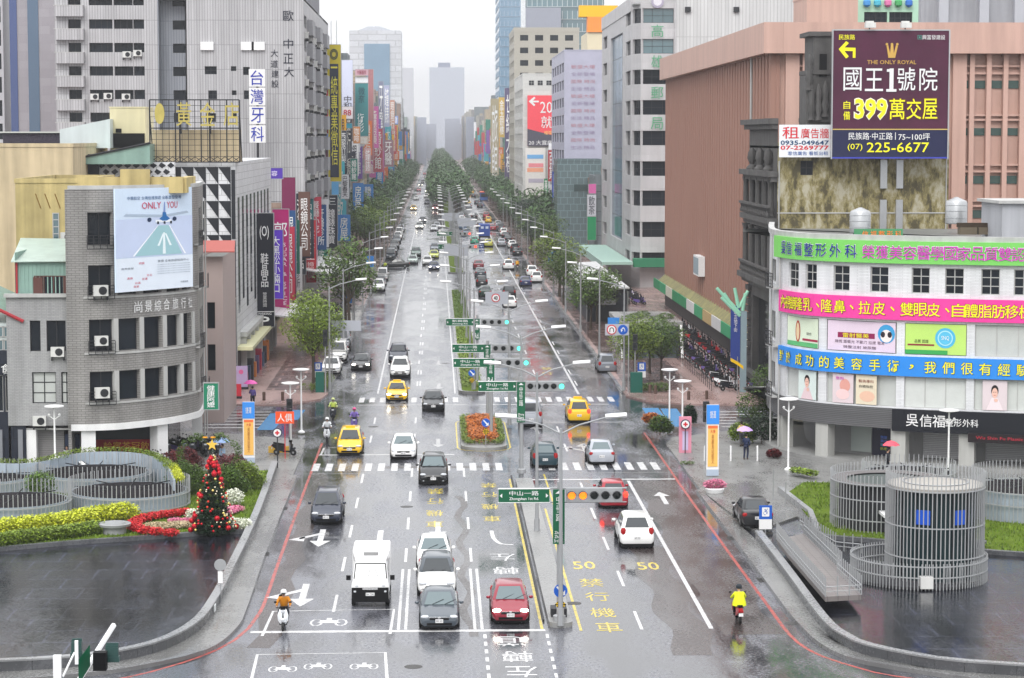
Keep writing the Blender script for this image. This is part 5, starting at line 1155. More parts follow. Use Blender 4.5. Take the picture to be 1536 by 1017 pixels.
rt('2021', 827, 161, 34, 17, WHITE, .0); rt('就', 820, 183, 17, 18, WHITE, .03); rt('賜', 838, 183, 14, 18, WHITE, .03); rt('璀璨之星', 828, 199, 24, 6, pc('f0c070')); rt('20 大賞房產', 815, 214, 44, 7, WHITE)
MB().add([(0, -.03, 0), (raw, -.03, 0), (raw, -.03, rah * .17), (0, -.03, rah * .34)], [(0, 1, 2, 3)]).build('printed_shape', pc('4c4a58'), ra)
MB().add([((x - 791) / 50 * raw, -.05, rah * (219 - y) / 76) for x, y in ((793, 152), (801, 145), (803, 147), (799, 151), (808, 151), (808, 153.5), (799, 153.5), (803, 157), (801, 159.5))], [tuple(range(9))]).build('printed_shape', WHITE, ra)
s2 = thing('poster_wall', 'tall pale poster panel under the red arrow advert', 'billboard', (XY(788, 519.3), 519.3, ZY(300, 519.3))); MB().box(0, XY(818, 519) - XY(788, 519), 0, .15, 0, ZY(222, 519) - ZY(300, 519)).build('panel', pc('dcd8d4'), s2)
for i, (c, y) in enumerate((('70a8d8', 232), ('e08890', 245), ('e8a080', 252), ('b0a8b8', 268))): MB().box(.4 + .3 * (i % 2), 4, -.04, 0, ZY(y + 6, 519) - s2.location.z, ZY(y, 519) - s2.location.z).build('printed_patch', pc(c), s2)
be = block('beige_apartment_tower', 'tall beige apartment tower with rows of small windows beyond the red advert', XY(771, 620), XY(868, 620), 620, 660, ZY(48, 620), mat('beige_tile_far', (.40, .38, .33), .6, var=.06), par=1.2, side='w', front=grid_holes(XY(868, 620) - XY(771, 620), range(2, 15), 4, 1.6, 1.8, 1, 3.3, 1.5, 0), street=grid_holes(40, range(2, 15), 5, 2, 2, 1, 3.3, 1.5, 0))
oy = block('orange_topped_building', 'cream building with a bright yellow and orange top panel', XY(880, 470), XY(935, 470), 470, 490, ZY(48, 470), pc('d8ccb0'), par=0)
for a, b, y0, y1, c in ((868, 925, 25, 8, 'f0b818'), (880, 918, 48, 25, 'f09040')): MB().box(XY(a, 470) - oy.location.x, XY(b, 470) - oy.location.x, -.4, 3, ZY(y0, 470), ZY(y1, 470)).build('coloured_panel', pc(c), oy)
gt = block('teal_glass_tower', 'pale teal glass tower behind the beige apartments', XY(788, 760), XY(905, 760), 760, 800, 78, GLASS_T, par=0, side='w'); bands(gt, XY(905, 760) - XY(788, 760), 40, 78, 'f', 11, 4, 32, 2.6, mat('pale_mullion', (.5, .55, .56), .4), pm=GLASS_T)
MB().box(0, XY(840, 760) - XY(788, 760), -3, 0, 0, ZY(12, 760)).build('grey_wing', pc('9498a4'), gt)
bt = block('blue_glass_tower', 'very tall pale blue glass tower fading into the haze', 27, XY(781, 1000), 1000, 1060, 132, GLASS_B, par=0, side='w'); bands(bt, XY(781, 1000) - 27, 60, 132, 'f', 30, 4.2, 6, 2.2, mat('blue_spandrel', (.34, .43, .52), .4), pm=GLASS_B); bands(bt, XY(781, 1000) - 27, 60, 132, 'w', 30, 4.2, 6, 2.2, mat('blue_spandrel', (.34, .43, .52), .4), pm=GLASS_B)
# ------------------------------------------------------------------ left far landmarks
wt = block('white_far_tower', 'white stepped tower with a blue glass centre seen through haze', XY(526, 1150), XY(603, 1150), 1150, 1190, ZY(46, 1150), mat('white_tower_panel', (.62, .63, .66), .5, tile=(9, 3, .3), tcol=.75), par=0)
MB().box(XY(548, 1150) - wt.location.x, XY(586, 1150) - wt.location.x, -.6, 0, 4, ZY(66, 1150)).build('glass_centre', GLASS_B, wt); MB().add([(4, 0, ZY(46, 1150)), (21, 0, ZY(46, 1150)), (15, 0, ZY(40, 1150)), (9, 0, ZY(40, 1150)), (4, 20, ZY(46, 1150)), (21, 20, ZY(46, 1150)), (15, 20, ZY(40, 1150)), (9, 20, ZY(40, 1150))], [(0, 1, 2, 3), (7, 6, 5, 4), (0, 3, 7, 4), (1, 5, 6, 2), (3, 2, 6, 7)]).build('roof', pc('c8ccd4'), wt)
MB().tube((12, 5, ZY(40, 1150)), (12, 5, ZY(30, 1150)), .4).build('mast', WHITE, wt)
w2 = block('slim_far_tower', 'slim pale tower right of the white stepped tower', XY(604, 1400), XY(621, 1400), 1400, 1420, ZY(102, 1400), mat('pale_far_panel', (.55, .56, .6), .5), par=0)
fg = block('end_of_avenue_block', 'huge pale blue block closing the end of the avenue in haze', XY(645, 2700), XY(697, 2700), 2700, 2760, ZY(101, 2700), mat('haze_paled_panel', (.46, .50, .58), .5), par=0); MB().box(10, 24, 2, 40, ZY(101, 2700), ZY(94, 2700)).build('roof_block', pc('8088a0'), fg)  # panel colour paled to stand in for part of the haze
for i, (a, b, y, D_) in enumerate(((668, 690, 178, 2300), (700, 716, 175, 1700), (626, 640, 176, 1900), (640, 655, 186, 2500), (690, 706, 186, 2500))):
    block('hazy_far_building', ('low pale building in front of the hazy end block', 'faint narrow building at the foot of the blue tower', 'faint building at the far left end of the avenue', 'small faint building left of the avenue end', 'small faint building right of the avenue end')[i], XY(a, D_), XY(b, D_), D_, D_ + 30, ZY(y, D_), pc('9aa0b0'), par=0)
# ------------------------------------------------------------------ rows of street buildings receding into the haze
PAL = ['8c8a88', 'a8a49c', '6f7478', '9a8478', 'b4b0a4', '7c8488', 'a09088', '888c98', '94a09c', 'b8a890']
def row(side, y0, y1, lab, hmin, hmax, seed, first=()):
    rr = random.Random(seed); y = y0; n = 0; last = None; cnt = {}
    while y < y1:
        dp = rr.uniform(9, 20) * (1 if y < 800 else 2.2); H_ = rr.uniform(hmin, hmax); c = rr.choice([q for q in PAL if q != last]); last = c; dx = rr.uniform(-.5, .8)
        m_ = mat('row_wall_' + c, tuple(x * .9 for x in hexc(c)), .55, var=.08, vscale=4, streak=.18); wdt = rr.uniform(12, 22)
        cname = {'8c8a88': 'grey', 'a8a49c': 'pale grey', '6f7478': 'slate grey', '9a8478': 'brownish', 'b4b0a4': 'cream', '7c8488': 'blue grey', 'a09088': 'dusty pink', '888c98': 'lavender grey', '94a09c': 'greenish grey', 'b8a890': 'sandy'}[c]
        n += 1; kk = (cname, 'tall' if H_ > 27 else 'mid-rise' if H_ > 20 else 'low'); cnt[kk] = cnt.get(kk, 0) + 1
        lb_ = '%s %s %s building on the %s %s' % (ordinal(cnt[kk]), kk[0], kk[1], side, lab)
        fl_n = int(H_ / 3.4) - 1
        if side == 'left':
            t = block('street_building', lb_, -17.3 - dx - wdt, -17.3 - dx, y, y + dp, H_, m_, par=.6, side='e', street=grid_holes(dp, range(1, fl_n), max(2, int(dp / 5)), .8, .8, 1, 3.4, 1.7, .6) if y < 620 else None, group='buildings along the left of the avenue')
            if y >= 620 and y < 1500: bands(t, wdt, dp, H_, 'e', fl_n - 1, 3.4, 4.6, 1.7, m_)
            if y < 800: bands(t, wdt, dp, H_, 'f', fl_n - 1, 3.4, 4.6, 1.2, m_, mg=wdt * .3)
        else:
            t = block('street_building', lb_, 27.4 + dx, 27.4 + dx + wdt, y, y + dp, H_, m_, par=.6, side='w', street=grid_holes(dp, range(1, fl_n), max(2, int(dp / 5)), .8, .8, 1, 3.4, 1.7, .6) if y < 620 else None, group='buildings along the right of the avenue')
            if y >= 620 and y < 1500: bands(t, wdt, dp, H_, 'w', fl_n - 1, 3.4, 4.6, 1.7, m_)
            if y < 800: bands(t, wdt, dp, H_, 'f', fl_n - 1, 3.4, 4.6, 1.2, m_, mg=wdt * .3)
        if rr.random() < .6: MB().box(2, 6, 2, min(dp - 1, 6), H_ - .2, H_ + 2.6).build('stair_house', m_, t)
        y += dp + rr.choice([0.02, 0.02, .5, 3]) * (1 if y < 900 else 3)
row('left', 246, 288, 'behind the checkered building', 9, 14, 3)
row('left', 362, 1140, 'beyond the apartment block', 24, 38, 5)
row('left', 1200, 2600, 'in the haze', 22, 42, 8)
row('right', 580, 990, 'beyond the white advert building', 17, 30, 9)
row('right', 1070, 2600, 'in the haze', 22, 45, 10)
row('right', 399, 424, 'between the post office and the teal building', 12, 16, 12)
row('right', 489, 518, 'between the lilac and white advert walls', 14, 20, 13)
# ------------------------------------------------------------------ vertical shop signs
SGN = {}
def vsign(x0, x1, y0, y1, col, body=None, tc='f0f0f0', Y=None, X=-17.2, label=None, th=.35, extra=(), name='shop_sign', sh=.86, tw=.72, vert=True, y_=None, brk=True):
    Y = Y or X * 3500 / (x0 - 654) if X < 0 else (Y or X * 3500 / (x1 - 654)); a, b = P(x0, y1, Y), P(x1, y0, Y); w_, h_ = b.x - a.x, b.z - a.z
    t = thing(name, label, 'sign', (a.x, Y, a.z), group='signs projecting over the %s pavement' % ('left' if X < 0 else 'right'))
    MB().box(0, w_, 0, th, 0, h_).build('panel', pc(col), t); e = .05
    fr = MB().box(-e, 0, -.03, th + .03, -e, h_ + e).box(w_, w_ + e, -.03, th + .03, -e, h_ + e).box(0, w_, -.03, th + .03, h_, h_ + e).box(0, w_, -.03, th + .03, -e, 0); fr.build('frame', STEEL, t)
    if brk:
        for z in (.2, .8):
            d = -1.6 if X < 0 else w_ + 1.6; s_ = 0 if X < 0 else w_
            MB().tube((s_, th / 2, h_ * z), (d, th / 2, h_ * z), .04, n=5).build('bracket', DARK, t)
    if body: text(t, body, (w_ / 2, -.06, h_ / 2 if y_ is None else h_ * y_), (1, 0, 0), (0, -1, 0), w_ * tw, h_ * sh, pc(tc), off=.01, vert=vert)
    for (rx0, rx1, rz0, rz1, c) in extra: MB().box(rx0 * w_, rx1 * w_, -.03, 0, rz0 * h_, rz1 * h_).build('colour_field', pc(c), t)
    t['wh'] = 0; SGN[t.name] = (w_, h_); return t, w_, h_
def stext(t, wh, body, u, v, tw, th_, c, off=.01, vert=False, d=-.06): text(t, body, (wh[0] * u, d, wh[1] * v), (1, 0, 0), (0, -1, 0), wh[0] * tw, wh[1] * th_, pc(c) if isinstance(c, str) else c, off=off, vert=vert)
t, w_, h_ = vsign(328, 354, 448, 546, '0e1220', None, Y=194, label='black vertical sign lettered EZ beside the checkered building', brk=False)
stext(t, (w_, h_), 'EZ', .5, .86, .7, .12, 'f0f0f0', .02); stext(t, (w_, h_), '韓國時尚皮膚管理', .5, .4, .16, .55, 'e0e0e0', vert=True); MB().box(.1 * w_, .9 * w_, -.04, 0, h_ * .775, h_ * .785).build('rule', WHITE, t)
t, w_, h_ = vsign(384, 410, 320, 490, '101322', None, label='tall black shop sign with a white oval emblem and a P at its foot')
stext(t, (w_, h_), '鞋晶品', .5, .50, .42, .30, 'e8e8e8', vert=True); stext(t, (w_, h_), '(O)', .5, .83, .5, .12, 'e8e8e8'); stext(t, (w_, h_), 'P', .5, .05, .5, .08, 'f4f4f4', .02); stext(t, (w_, h_), '營業時間', .5, .24, .22, .13, 'c8c8c8', vert=True); stext(t, (w_, h_), 'PARKING', .5, .115, .7, .02, 'e0e0e0'); MB().box(0, w_, -.04, 0, h_ * .13, h_ * .136).build('rule', WHITE, t)
t, w_, h_ = vsign(404, 424, 345, 448, '5c30c0', '大黑松小倆口', Y=232, label='bright purple vertical sign with large white characters', sh=.82, tw=.6)
t, w_, h_ = vsign(410, 433, 314, 470, 'b01c6c', None, Y=236, label='magenta vertical sign with a large brushed white character behind the purple sign')
stext(t, (w_, h_), '郭', .5, .80, .8, .16, 'f4f0f4', .01); stext(t, (w_, h_), 'SUGAR & SPICE'[:13], .72, .38, .3, .6, 'f0d8e4', vert=True)
t, w_, h_ = vsign(424, 443, 266, 449, '701c48', None, Y=262, label='tall dark maroon vertical sign with a round white emblem')
stext(t, (w_, h_), '合', .5, .62, .55, .07, 'f0e8ec', .02); stext(t, (w_, h_), '白木屋糕餅', .5, .42, .4, .28, 'ecdfe6', vert=True); stext(t, (w_, h_), '巧克力專賣店', .5, .16, .3, .24, 'd8c0cc', vert=True)
vsign(444, 458, 290, 412, '1c2430', '洋旭大飯店', label='black vertical sign with bold white characters right of the maroon sign')
vsign(457, 470, 298, 372, '2c7c80', '中醫診所', label='teal vertical sign with pale characters', Y=300)
vsign(464, 475, 274, 304, '28409c', '珍藏屋', label='royal blue vertical sign above the teal one', Y=330)
t, w_, h_ = vsign(458, 474, 330, 424, 'b42430', '緣定今生', label='red vertical sign with an arched top above white characters', Y=292, y_=.62, sh=.5); stext(t, (w_, h_), '婚紗攝影', .5, .2, .6, .26, 'e8c8c8', vert=True)
t, w_, h_ = vsign(474, 487, 323, 374, '1c5c4c', '健喬婦產科', label='dark green vertical sign with a round white logo', Y=320, y_=.36, sh=.6); stext(t, (w_, h_), '●', .5, .85, .7, .16, 'e8f0ec')
vsign(472, 491, 374, 398, '28a080', None, label='plain emerald sign below the dark green sign', Y=326)
vsign(492, 506, 293, 350, '202838', '三麗元本', label='navy sign with spaced white characters under the light blue square', Y=372, X=-16)
vsign(478, 492, 252, 284, '7868b0', '眼科', label='lavender sign beside the black and gold banner', Y=352, X=-16)
vsign(475, 485, 285, 326, 'b04890', '時尚名店', label='pink and magenta vertical sign left of the navy sign', Y=348, X=-16)
vsign(492, 508, 270, 292, '68b4e8', None, label='plain light blue square sign under the black and gold banner', Y=380, X=-15.5)
vsign(512, 523, 262, 298, 'd8d8dc', '巴黎春天', '302830', label='white vertical sign with four dark characters', Y=396, X=-15.8)
t, w_, h_ = vsign(492, 511, 67, 272, 'b8a828', None, Y=352, X=-14, label='very tall black and gold vertical banner with seven gold characters', extra=((.18, .82, .03, .86, '20283c'),))
stext(t, (w_, h_), '一統專業徵信', .5, .48, .5, .72, 'd8d040', .02, vert=True); stext(t, (w_, h_), '◎', .5, .93, .6, .08, '404428')
for x in (.3, .7): MB().tube((w_ * x, .2, h_), (w_ * x, .2, h_ + 3.6), .05, n=5).build('mast', STEEL, t)
vsign(480, 492, 135, 200, 'c02438', '百年老店', Y=345, X=-15, label='bright red vertical sign left of the black and gold banner')
vsign(480, 492, 201, 209, '6888c8', None, Y=345, X=-15, label='small blue oval-lettered sign under the bright red sign')
vsign(479, 492, 216, 256, '6c3c50', None, Y=345, X=-15, label='dull plum sign below the bright red sign')
vsign(510, 520, 196, 248, '444650', '西服訂製', Y=400, X=-15.5, label='dark grey vertical sign right of the black and gold banner')
vsign(513, 529, 90, 178, 'd4d8ec', '中和', '404050', Y=424, X=-15.5, y_=.28, sh=.22, label='tall white sign with dark digits far up the left row')
t, w_, h_ = vsign(513, 529, 160, 178, 'ece4e8', '88', 'c03048', Y=423, X=-15.5, label='small white sign with red figures under the tall white sign', vert=False, sh=.5)
vsign(514, 528, 185, 192, '40a0b8', None, Y=420, X=-15.5, label='small turquoise and pink sign in the left row')
t, w_, h_ = vsign(533, 552, 125, 204, '408488', None, Y=480, X=-15.5, label='large teal sign with white brushed lettering'); stext(t, (w_, h_), '微奈', .5, .78, .5, .3, '204858', vert=True); stext(t, (w_, h_), '術彩', .42, .25, .5, .36, 'f0f4f4', .02, vert=True)
vsign(533, 552, 104, 113, 'c8a0ac', '中醫醫院', '903048', Y=480, X=-15.5, vert=False, sh=.7, label='pale pink name board above the large teal sign')
vsign(533, 552, 115, 124, 'e8e8ec', None, Y=480.5, X=-15.5, label='plain white board between pink board and teal sign')
vsign(553, 560, 104, 240, 'a87478', '', Y=520, X=-15.5, label='narrow dusty red sign column in the left row')
for a in ((568, 575, 122, 215, '7c8098'), (576, 584, 128, 190, 'a8acc8'), (585, 592, 150, 196, 'c09080'), (560, 574, 193, 258, 'b04858'), (575, 590, 210, 250, '98707c'), (591, 597, 174, 186, '6888d0'), (540, 552, 205, 216, 'd8c8b8'), (526, 536, 238, 272, '2c7c6c'), (547, 556, 222, 260, 'c8a0a0'), (530, 540, 190, 215, 'c88850')):
    cn = {'7c8098': 'slate', 'a8acc8': 'pale lilac', 'c09080': 'salmon', 'b04858': 'crimson', '98707c': 'mauve', '6888d0': 'sky blue', 'd8c8b8': 'ivory', '2c7c6c': 'sea green', 'c8a0a0': 'rose', 'c88850': 'amber'}[a[4]]
    vsign(*a, rnd.choice(['大飯店', '眼鏡行', '鐘錶', '婚紗館', '牙醫', '咖啡']), Y=15.5 * 3500 / (654 - a[0]), X=-15.5, label='hazy %s sign in the distant part of the left row' % cn)
# Taiwan-style square panels in front of the apartment gable
Yt = 284; t = thing('dental_sign', 'four stacked white square panels with blue characters before the grey gable', 'sign', (XY(376, Yt), Yt, ZY(215, Yt))); pw = XY(400, Yt) - XY(376, Yt)
for i, ch in enumerate('台灣牙科'):
    z1 = ZY((104, 132, 160, 188)[i], Yt) - t.location.z; z0 = ZY((130, 158, 186, 214)[i], Yt) - t.location.z; p_ = MB().box(0, pw, 0, .3, z0, z1).build('panel', WHITE, t); text(p_, ch, (pw / 2, -.04, (z0 + z1) / 2), (1, 0, 0), (0, -1, 0), pw * .8, (z1 - z0) * .85, pc('2030a0'), off=.01, vert=False)
MB().tube((pw / 2, .5, -19), (pw / 2, .5, ZY(106, Yt) - t.location.z), .15).build('mast', DARK, t)
vsign(384, 424, 252, 268, '5034a0', '※美容', 'e8e0f8', Y=247, vert=False, sh=.5, tw=.6, label='rounded violet sign above the black shop sign by a roof garden')
vsign(306, 327, 575, 614, '1c7c5c', '健康阿嬤', Y=151.5, X=-15, label='green sign with white characters on the curved grey building corner', sh=.85, tw=.55, brk=False)
# right side signs
def rsign(x0, x1, y0, y1, col, body, Y, label, tc='f0f0f0', **k): return vsign(x0, x1, y0, y1, col, body, tc, Y=Y, X=26, label=label, **k)
rsign(883, 894, 276, 290, 'd868a8', None, 398, 'pink square sign beside the post office wall'); t, w_, h_ = rsign(881, 894, 292, 324, 'c8c8d0', '飲茶', 398, 'pale vertical sign under the pink square sign', '505058'); rsign(881, 894, 325, 360, '1c8c58', None, 398, 'plain green sign at the foot of the pale vertical sign')
for i, a in enumerate(((786, 795, 222, 282, '7c5478', '按摩養生館', 600, 'purple brown'), (757, 771, 132, 268, '585070', '世紀大樓', 720, 'tall violet grey'), (748, 757, 146, 206, 'c8a858', '金玉銀樓', 730, 'gold lettered'), (822, 833, 225, 272, 'b03c44', '百貨', 505, 'brick red'), (806, 815, 262, 300, 'b83458', '服飾', 520, 'raspberry'), (816, 822, 268, 300, '388858', '藥局', 515, 'leaf green'), (828, 841, 257, 306, '3048a0', '中正大樓', 480, 'cobalt blue'), (845, 856, 244, 335, '242430', '火鍋餐廳', 440, 'tall black'), (736, 748, 148, 280, 'b0a488', '旅館', 800, 'sandy'), (771, 779, 232, 262, '8890a8', None, 640, 'bluish grey'))):
    vsign(a[0], a[1], a[2], a[3], a[4], a[5], Y=a[6], X=25, label='%s sign projecting over the distant right pavement' % a[7])
rr = random.Random(8)
for k in range(16):
    c, cn = [('b83048', 'red'), ('204878', 'dark blue'), ('1c6c5c', 'bottle green'), ('d0d0d4', 'white'), ('5c4038', 'brown'), ('202430', 'black'), ('c86028', 'orange'), ('a83878', 'magenta')][k % 8]; Y = 250 + k * 7.2; w_, h_, z = rr.uniform(1.1, 1.7), rr.uniform(4.5, 8), rr.uniform(3.6, 9); t = thing('shop_sign', '%s %s sign at the foot of the apartment block row' % ('lower' if k < 8 else 'farther', cn), 'sign', (-17 + rr.uniform(0, .9), Y, z), group='signs at the foot of the apartment block')
    MB().box(0, w_, 0, .35, 0, h_).build('panel', pc(c), t); text(t, rr.choice(['眼鏡公司', '茶葉專賣', '鐘錶珠寶', '牙醫診所', '服飾精品', '餐廳小吃']), (w_ / 2, -.05, h_ / 2), (1, 0, 0), (0, -1, 0), w_ * .6, h_ * .8, pc('ececec' if cn != 'white' else '202840'), vert=True)
# many small hazy signs, each its own object, far along both sides
rr = random.Random(31); cols = [('c04048', 'red'), ('3878b8', 'blue'), ('30806c', 'green'), ('d8a030', 'yellow'), ('e0e0e4', 'white'), ('8058a8', 'purple'), ('383c48', 'black'), ('d87038', 'orange'), ('48a8b8', 'turquoise'), ('c060a0', 'pink')]
cnt = {}
for side in ('left', 'right'):
    for k in range(75):
        Y = 385 + 1200 * (k / 75) ** 1.25 + rr.uniform(-4, 4)
        if side == 'right' and Y < 500: continue
        c, cn = rr.choice(cols); w_ = rr.uniform(1.0, 2.4); h_ = rr.uniform(3, 12); z = rr.uniform(4.2, 20); x = -17.2 + rr.uniform(0, 1.2) if side == 'left' else 27 - w_ - rr.uniform(0, 1)
        cnt[(side, cn)] = cnt.get((side, cn), 0) + 1
        t = thing('shop_sign', '%s small %s sign along the hazy %s row' % (ordinal(cnt[(side, cn)]), cn, side), 'sign', (x, Y, z), group='small distant signs over the %s pavement' % side)
        MB().box(0, w_, 0, .4, 0, h_).build('panel', pc(c), t)
        if Y < 1000: text(t, rr.choice(['大藥局', '咖啡館', '鐘錶眼鏡', '銀行', '旅館', '牙醫診所', '茶飲', '機車行', '房屋', '電信']), (w_ / 2, -.05, h_ / 2), (1, 0, 0), (0, -1, 0), w_ * .6, h_ * .8, pc('e8e8e0' if cn not in ('white', 'yellow') else '303040'), vert=True, off=.01)
# ------------------------------------------------------------------ street poles
POLE = mat('grey_pole_paint', (.36, .37, .38), .4, .3, var=.1, streak=.15); GRS = mat('green_road_sign', hexc('0f5a3c'), .4); LAMPW = mat('lamp_head_white', (.80, .80, .80), .4)
RED_, BLUE_, ORG = pc('c82030'), pc('1858b8'), pc('f08020')
def lampmat(n, c, e): return mat(n, c, .3, emit=e)
L_OR = lampmat('lit_amber_lens', (1, .20, .01), 1.6); L_GR = lampmat('lit_green_lens', (.12, .95, .70), 1.5); L_RD = lampmat('lit_red_lens', (1, .06, .03), 3); LENS = mat('unlit_lens', (.01, .015, .015), .2)
_lh = MB().loft([[(x, y * s_, z) for y, z in ((-.17, 0), (-.1, .12), (.1, .12), (.17, 0), (.1, -.07), (-.1, -.07))] for x, s_ in ((0, .4), (.15, .9), (.6, 1.15), (.85, .9), (.95, .3))]).mesh('lamp_head', LAMPW, 35)
def street_lamp(x, y, h=9.4, arms=(-1, 1), lab='', reach=2.0, grp='lamps along the avenue'):
    t = thing('street_lamp', lab, 'street lamp', (x, y, 0), group=grp); MB().tube((0, 0, .15), (0, 0, h - .5), .11, .06, 10).tube((0, 0, .12), (0, 0, .9), .16, .15, 10).build('pole', POLE, t)
    for s in arms:
        MB().path([(0, 0, h - .75), (s * reach * .4, 0, h - .35), (s * reach, 0, h - .02)], [.05, .04, .035]).build('arm', POLE, t)
        o = put('lamp_head', _lh, t, (s * (reach - .05), 0, h), (0, R(-4) , 0 if s > 0 else R(180)))
    return t
i = 0
for y in [101.6, 126, 150, 174]: i += 1; street_lamp(5.45, y, 9.4, (-1, 1), '%s twin-armed street lamp from the near end of the median' % ordinal(i).capitalize())
for y in [198 + 25 * k for k in range(17)]: i += 1; street_lamp(3.2, y, 9.4, (-1, 1), '%s twin-armed street lamp from the near end of the median' % ordinal(i).capitalize())
for s, x in ((-1, -9.1), (1, 16.0)):
    for k in range(13): street_lamp(x, 198 + 30 * k, 9.4 if k else 9.6, (-s,), '%s single-armed street lamp along the %s kerb beyond the crossing' % (ordinal(k + 1).capitalize(), 'left' if s < 0 else 'right'), 2.3, 'single lamps along the kerbs')
def arrowhead(p, y, x, z, s, m): MB().add([(x - s, y, z), (x, y, z - s * .8), (x, y, z + s * .8)], [(0, 1, 2)]).build('arrow_mark', m, p)
def signal_box(t, x, z, n, lit, w=None, vert=False, y=-.15, plate=True):
    """horizontal signal with n lenses, lit = {index: material}"""
    w = w or n * .5; b = thing  # noqa
    o = MB().box(x, x + w, y, y + .16, z - .3, z + .3).build('signal_head', POLE, t)
    for i in range(n):
        cx = x + w * (i + .5) / n; m = lit.get(i, LENS)
        g = MB().lathe([(.17, 0), (.17, .03), (.02, .05)], 14); MB2 = MB(); MB2.v = [(a, -c, b_) for a, b_, c in g.v]; MB2.f = [tuple(reversed(f)) for f in g.f]; MB2.mi = g.mi
        MB2.build('lens', m, o, loc=(cx, y - .005, z))
        v = MB(); n_ = 7
        for k in range(n_): a0 = math.pi * k / n_; a1 = math.pi * (k + 1) / n_; v.add([(cx + .2 * math.cos(a0), y, z + .2 * math.sin(a0)), (cx + .2 * math.cos(a1), y, z + .2 * math.sin(a1)), (cx + .2 * math.cos(a1), y - .28, z + .2 * math.sin(a1)), (cx + .2 * math.cos(a0), y - .28, z + .2 * math.sin(a0))], [(0, 1, 2, 3)])
        v.build('visor', DARK, o)
    return o
def mast(x, y, ztop, road, en, zone, lab, wsign=1.75, hs=.52, n=3, lit=None, sx0=.35, gap=0.35, vs=None, ven=None, wsig=1.9, left=2.5):
    t = thing('signal_mast', lab, 'traffic signal', (x, y, 0), group='signal masts with green street signs on the median')
    MB().tube((0, 0, 0), (0, 0, ztop + .3), .13, .11, 12).lathe([(.28, 0), (.28, .25), (.15, .3)], 10, z=.2).build('pole', POLE, t)
    MB().tube((-left, 0, ztop), (wsig + sx0 + .2, 0, ztop), .045, n=6).tube((-left, 0, ztop - .62), (wsig + sx0 + .2, 0, ztop - .62), .03, n=6).build('cross_arm', POLE, t)
    s = MB().box(-left, -left + wsign, -.12, -.06, ztop - .3 - hs / 2, ztop - .3 + hs / 2).build('street_sign', GRS, t)
    f = MB(); 
    for a, b, c, d in ((-left - .03, -left + wsign + .03, ztop - .3 + hs / 2, ztop - .27 + hs / 2), (-left - .03, -left + wsign + .03, ztop - .33 - hs / 2, ztop - .3 - hs / 2)): f.box(a, b, -.13, -.05, c, d)
    f.build('border', WHITE, s)
    text(s, road, (-left + wsign / 2, -.135, ztop - .19), (1, 0, 0), (0, -1, 0), wsign * .58, hs * .36, WHITE, off=.01); text(s, en, (-left + wsign / 2, -.135, ztop - .45), (1, 0, 0), (0, -1, 0), wsign * .58, hs * .28, WHITE, off=.01)
    for sgn, xx in ((1, -left + .1), (-1, -left + wsign - .1)): MB().add([(xx - .05 * sgn, -.135, ztop - .3), (xx + .06 * sgn, -.135, ztop - .2), (xx + .06 * sgn, -.135, ztop - .4)], [(0, 1, 2)]).build('arrow_mark', WHITE, s)
    if vs:
        v = MB().box(-.3, .22, -.24, -.18, ztop - vs, ztop - .02).build('street_sign', GRS, t); text(v, zone, (-.04, -.25, ztop - .3 - (vs - .8) * .35), (1, 0, 0), (0, -1, 0), .26, (vs - .9) * .72, WHITE, vert=True, off=.01)
        text(v, ven, (-.04, -.25, ztop - vs + .33), (1, 0, 0), (0, -1, 0), .42, .5, WHITE, off=.01); MB().add([(-.2, -.25, ztop - .2), (.12, -.25, ztop - .2), (-.04, -.25, ztop - .06)], [(0, 1, 2)]).build('arrow_mark', WHITE, v)
    signal_box(t, sx0, ztop - .3, n, lit or {n - 1: L_GR}, wsig); return t
mast(5.42, 102.2, 6.15, '中山一路', 'Zhongshan 1st Rd.', '中正三路', 'Signal mast with five lamps, two lit orange, nearest on the median', 2.25, .58, 5, {0: L_OR, 1: L_OR}, .28, vs=2.45, ven='Zhong\nZheng\n3rd Rd.', wsig=2.5, left=2.7)
mast(5.42, 148.2, 6.1, '中山一路', 'Zhongshan 1st Rd.', '中正三路', 'Green-lit signal mast at the far end of the narrow median', 2.4, .6, 5, {4: L_GR}, .3, vs=2.6, ven='Zhong\nZheng\n3rd Rd.', wsig=2.5, left=2.75)
mast(3.9, 166, 5.9, '中山一路', 'Zhongshan 1st Rd.', '中正三路', 'Green-lit signal mast standing on the flower island', 2.4, .6, 4, {3: L_GR}, .3, vs=1.9, ven='Rd.', wsig=2.5, left=2.7)
mast(3.9, 177.5, 5.9, '中山一路', 'Zhongshan 1st Rd.', '中正三路', 'Green-lit signal mast just behind the flower island', 2.4, .6, 4, {3: L_GR}, .3, vs=1.8, ven='Rd.', wsig=2.4, left=2.7)
mast(3.55, 203, 5.9, '新興路', 'Xinxing Rd.', '中山路', 'Green-lit signal mast at the near end of the planted median', 2.4, .6, 4, {3: L_GR}, .3, vs=1.8, ven='Rd.', wsig=2.6, left=2.7)
mast(3.5, 345, 5.9, '八德一路', 'Bade Rd.', '中山路', 'Distant signal mast at the second crossing', 2.6, .7, 3, {2: L_RD}, .3, wsig=2.4, left=3.2)
mast(3.3, 392, 5.9, '六合一路', 'Liuhe Rd.', '中山路', 'Furthest signal mast with green street signs beyond the second crossing', 2.6, .7, 3, {2: L_RD}, .3, wsig=2.4, left=3.2)
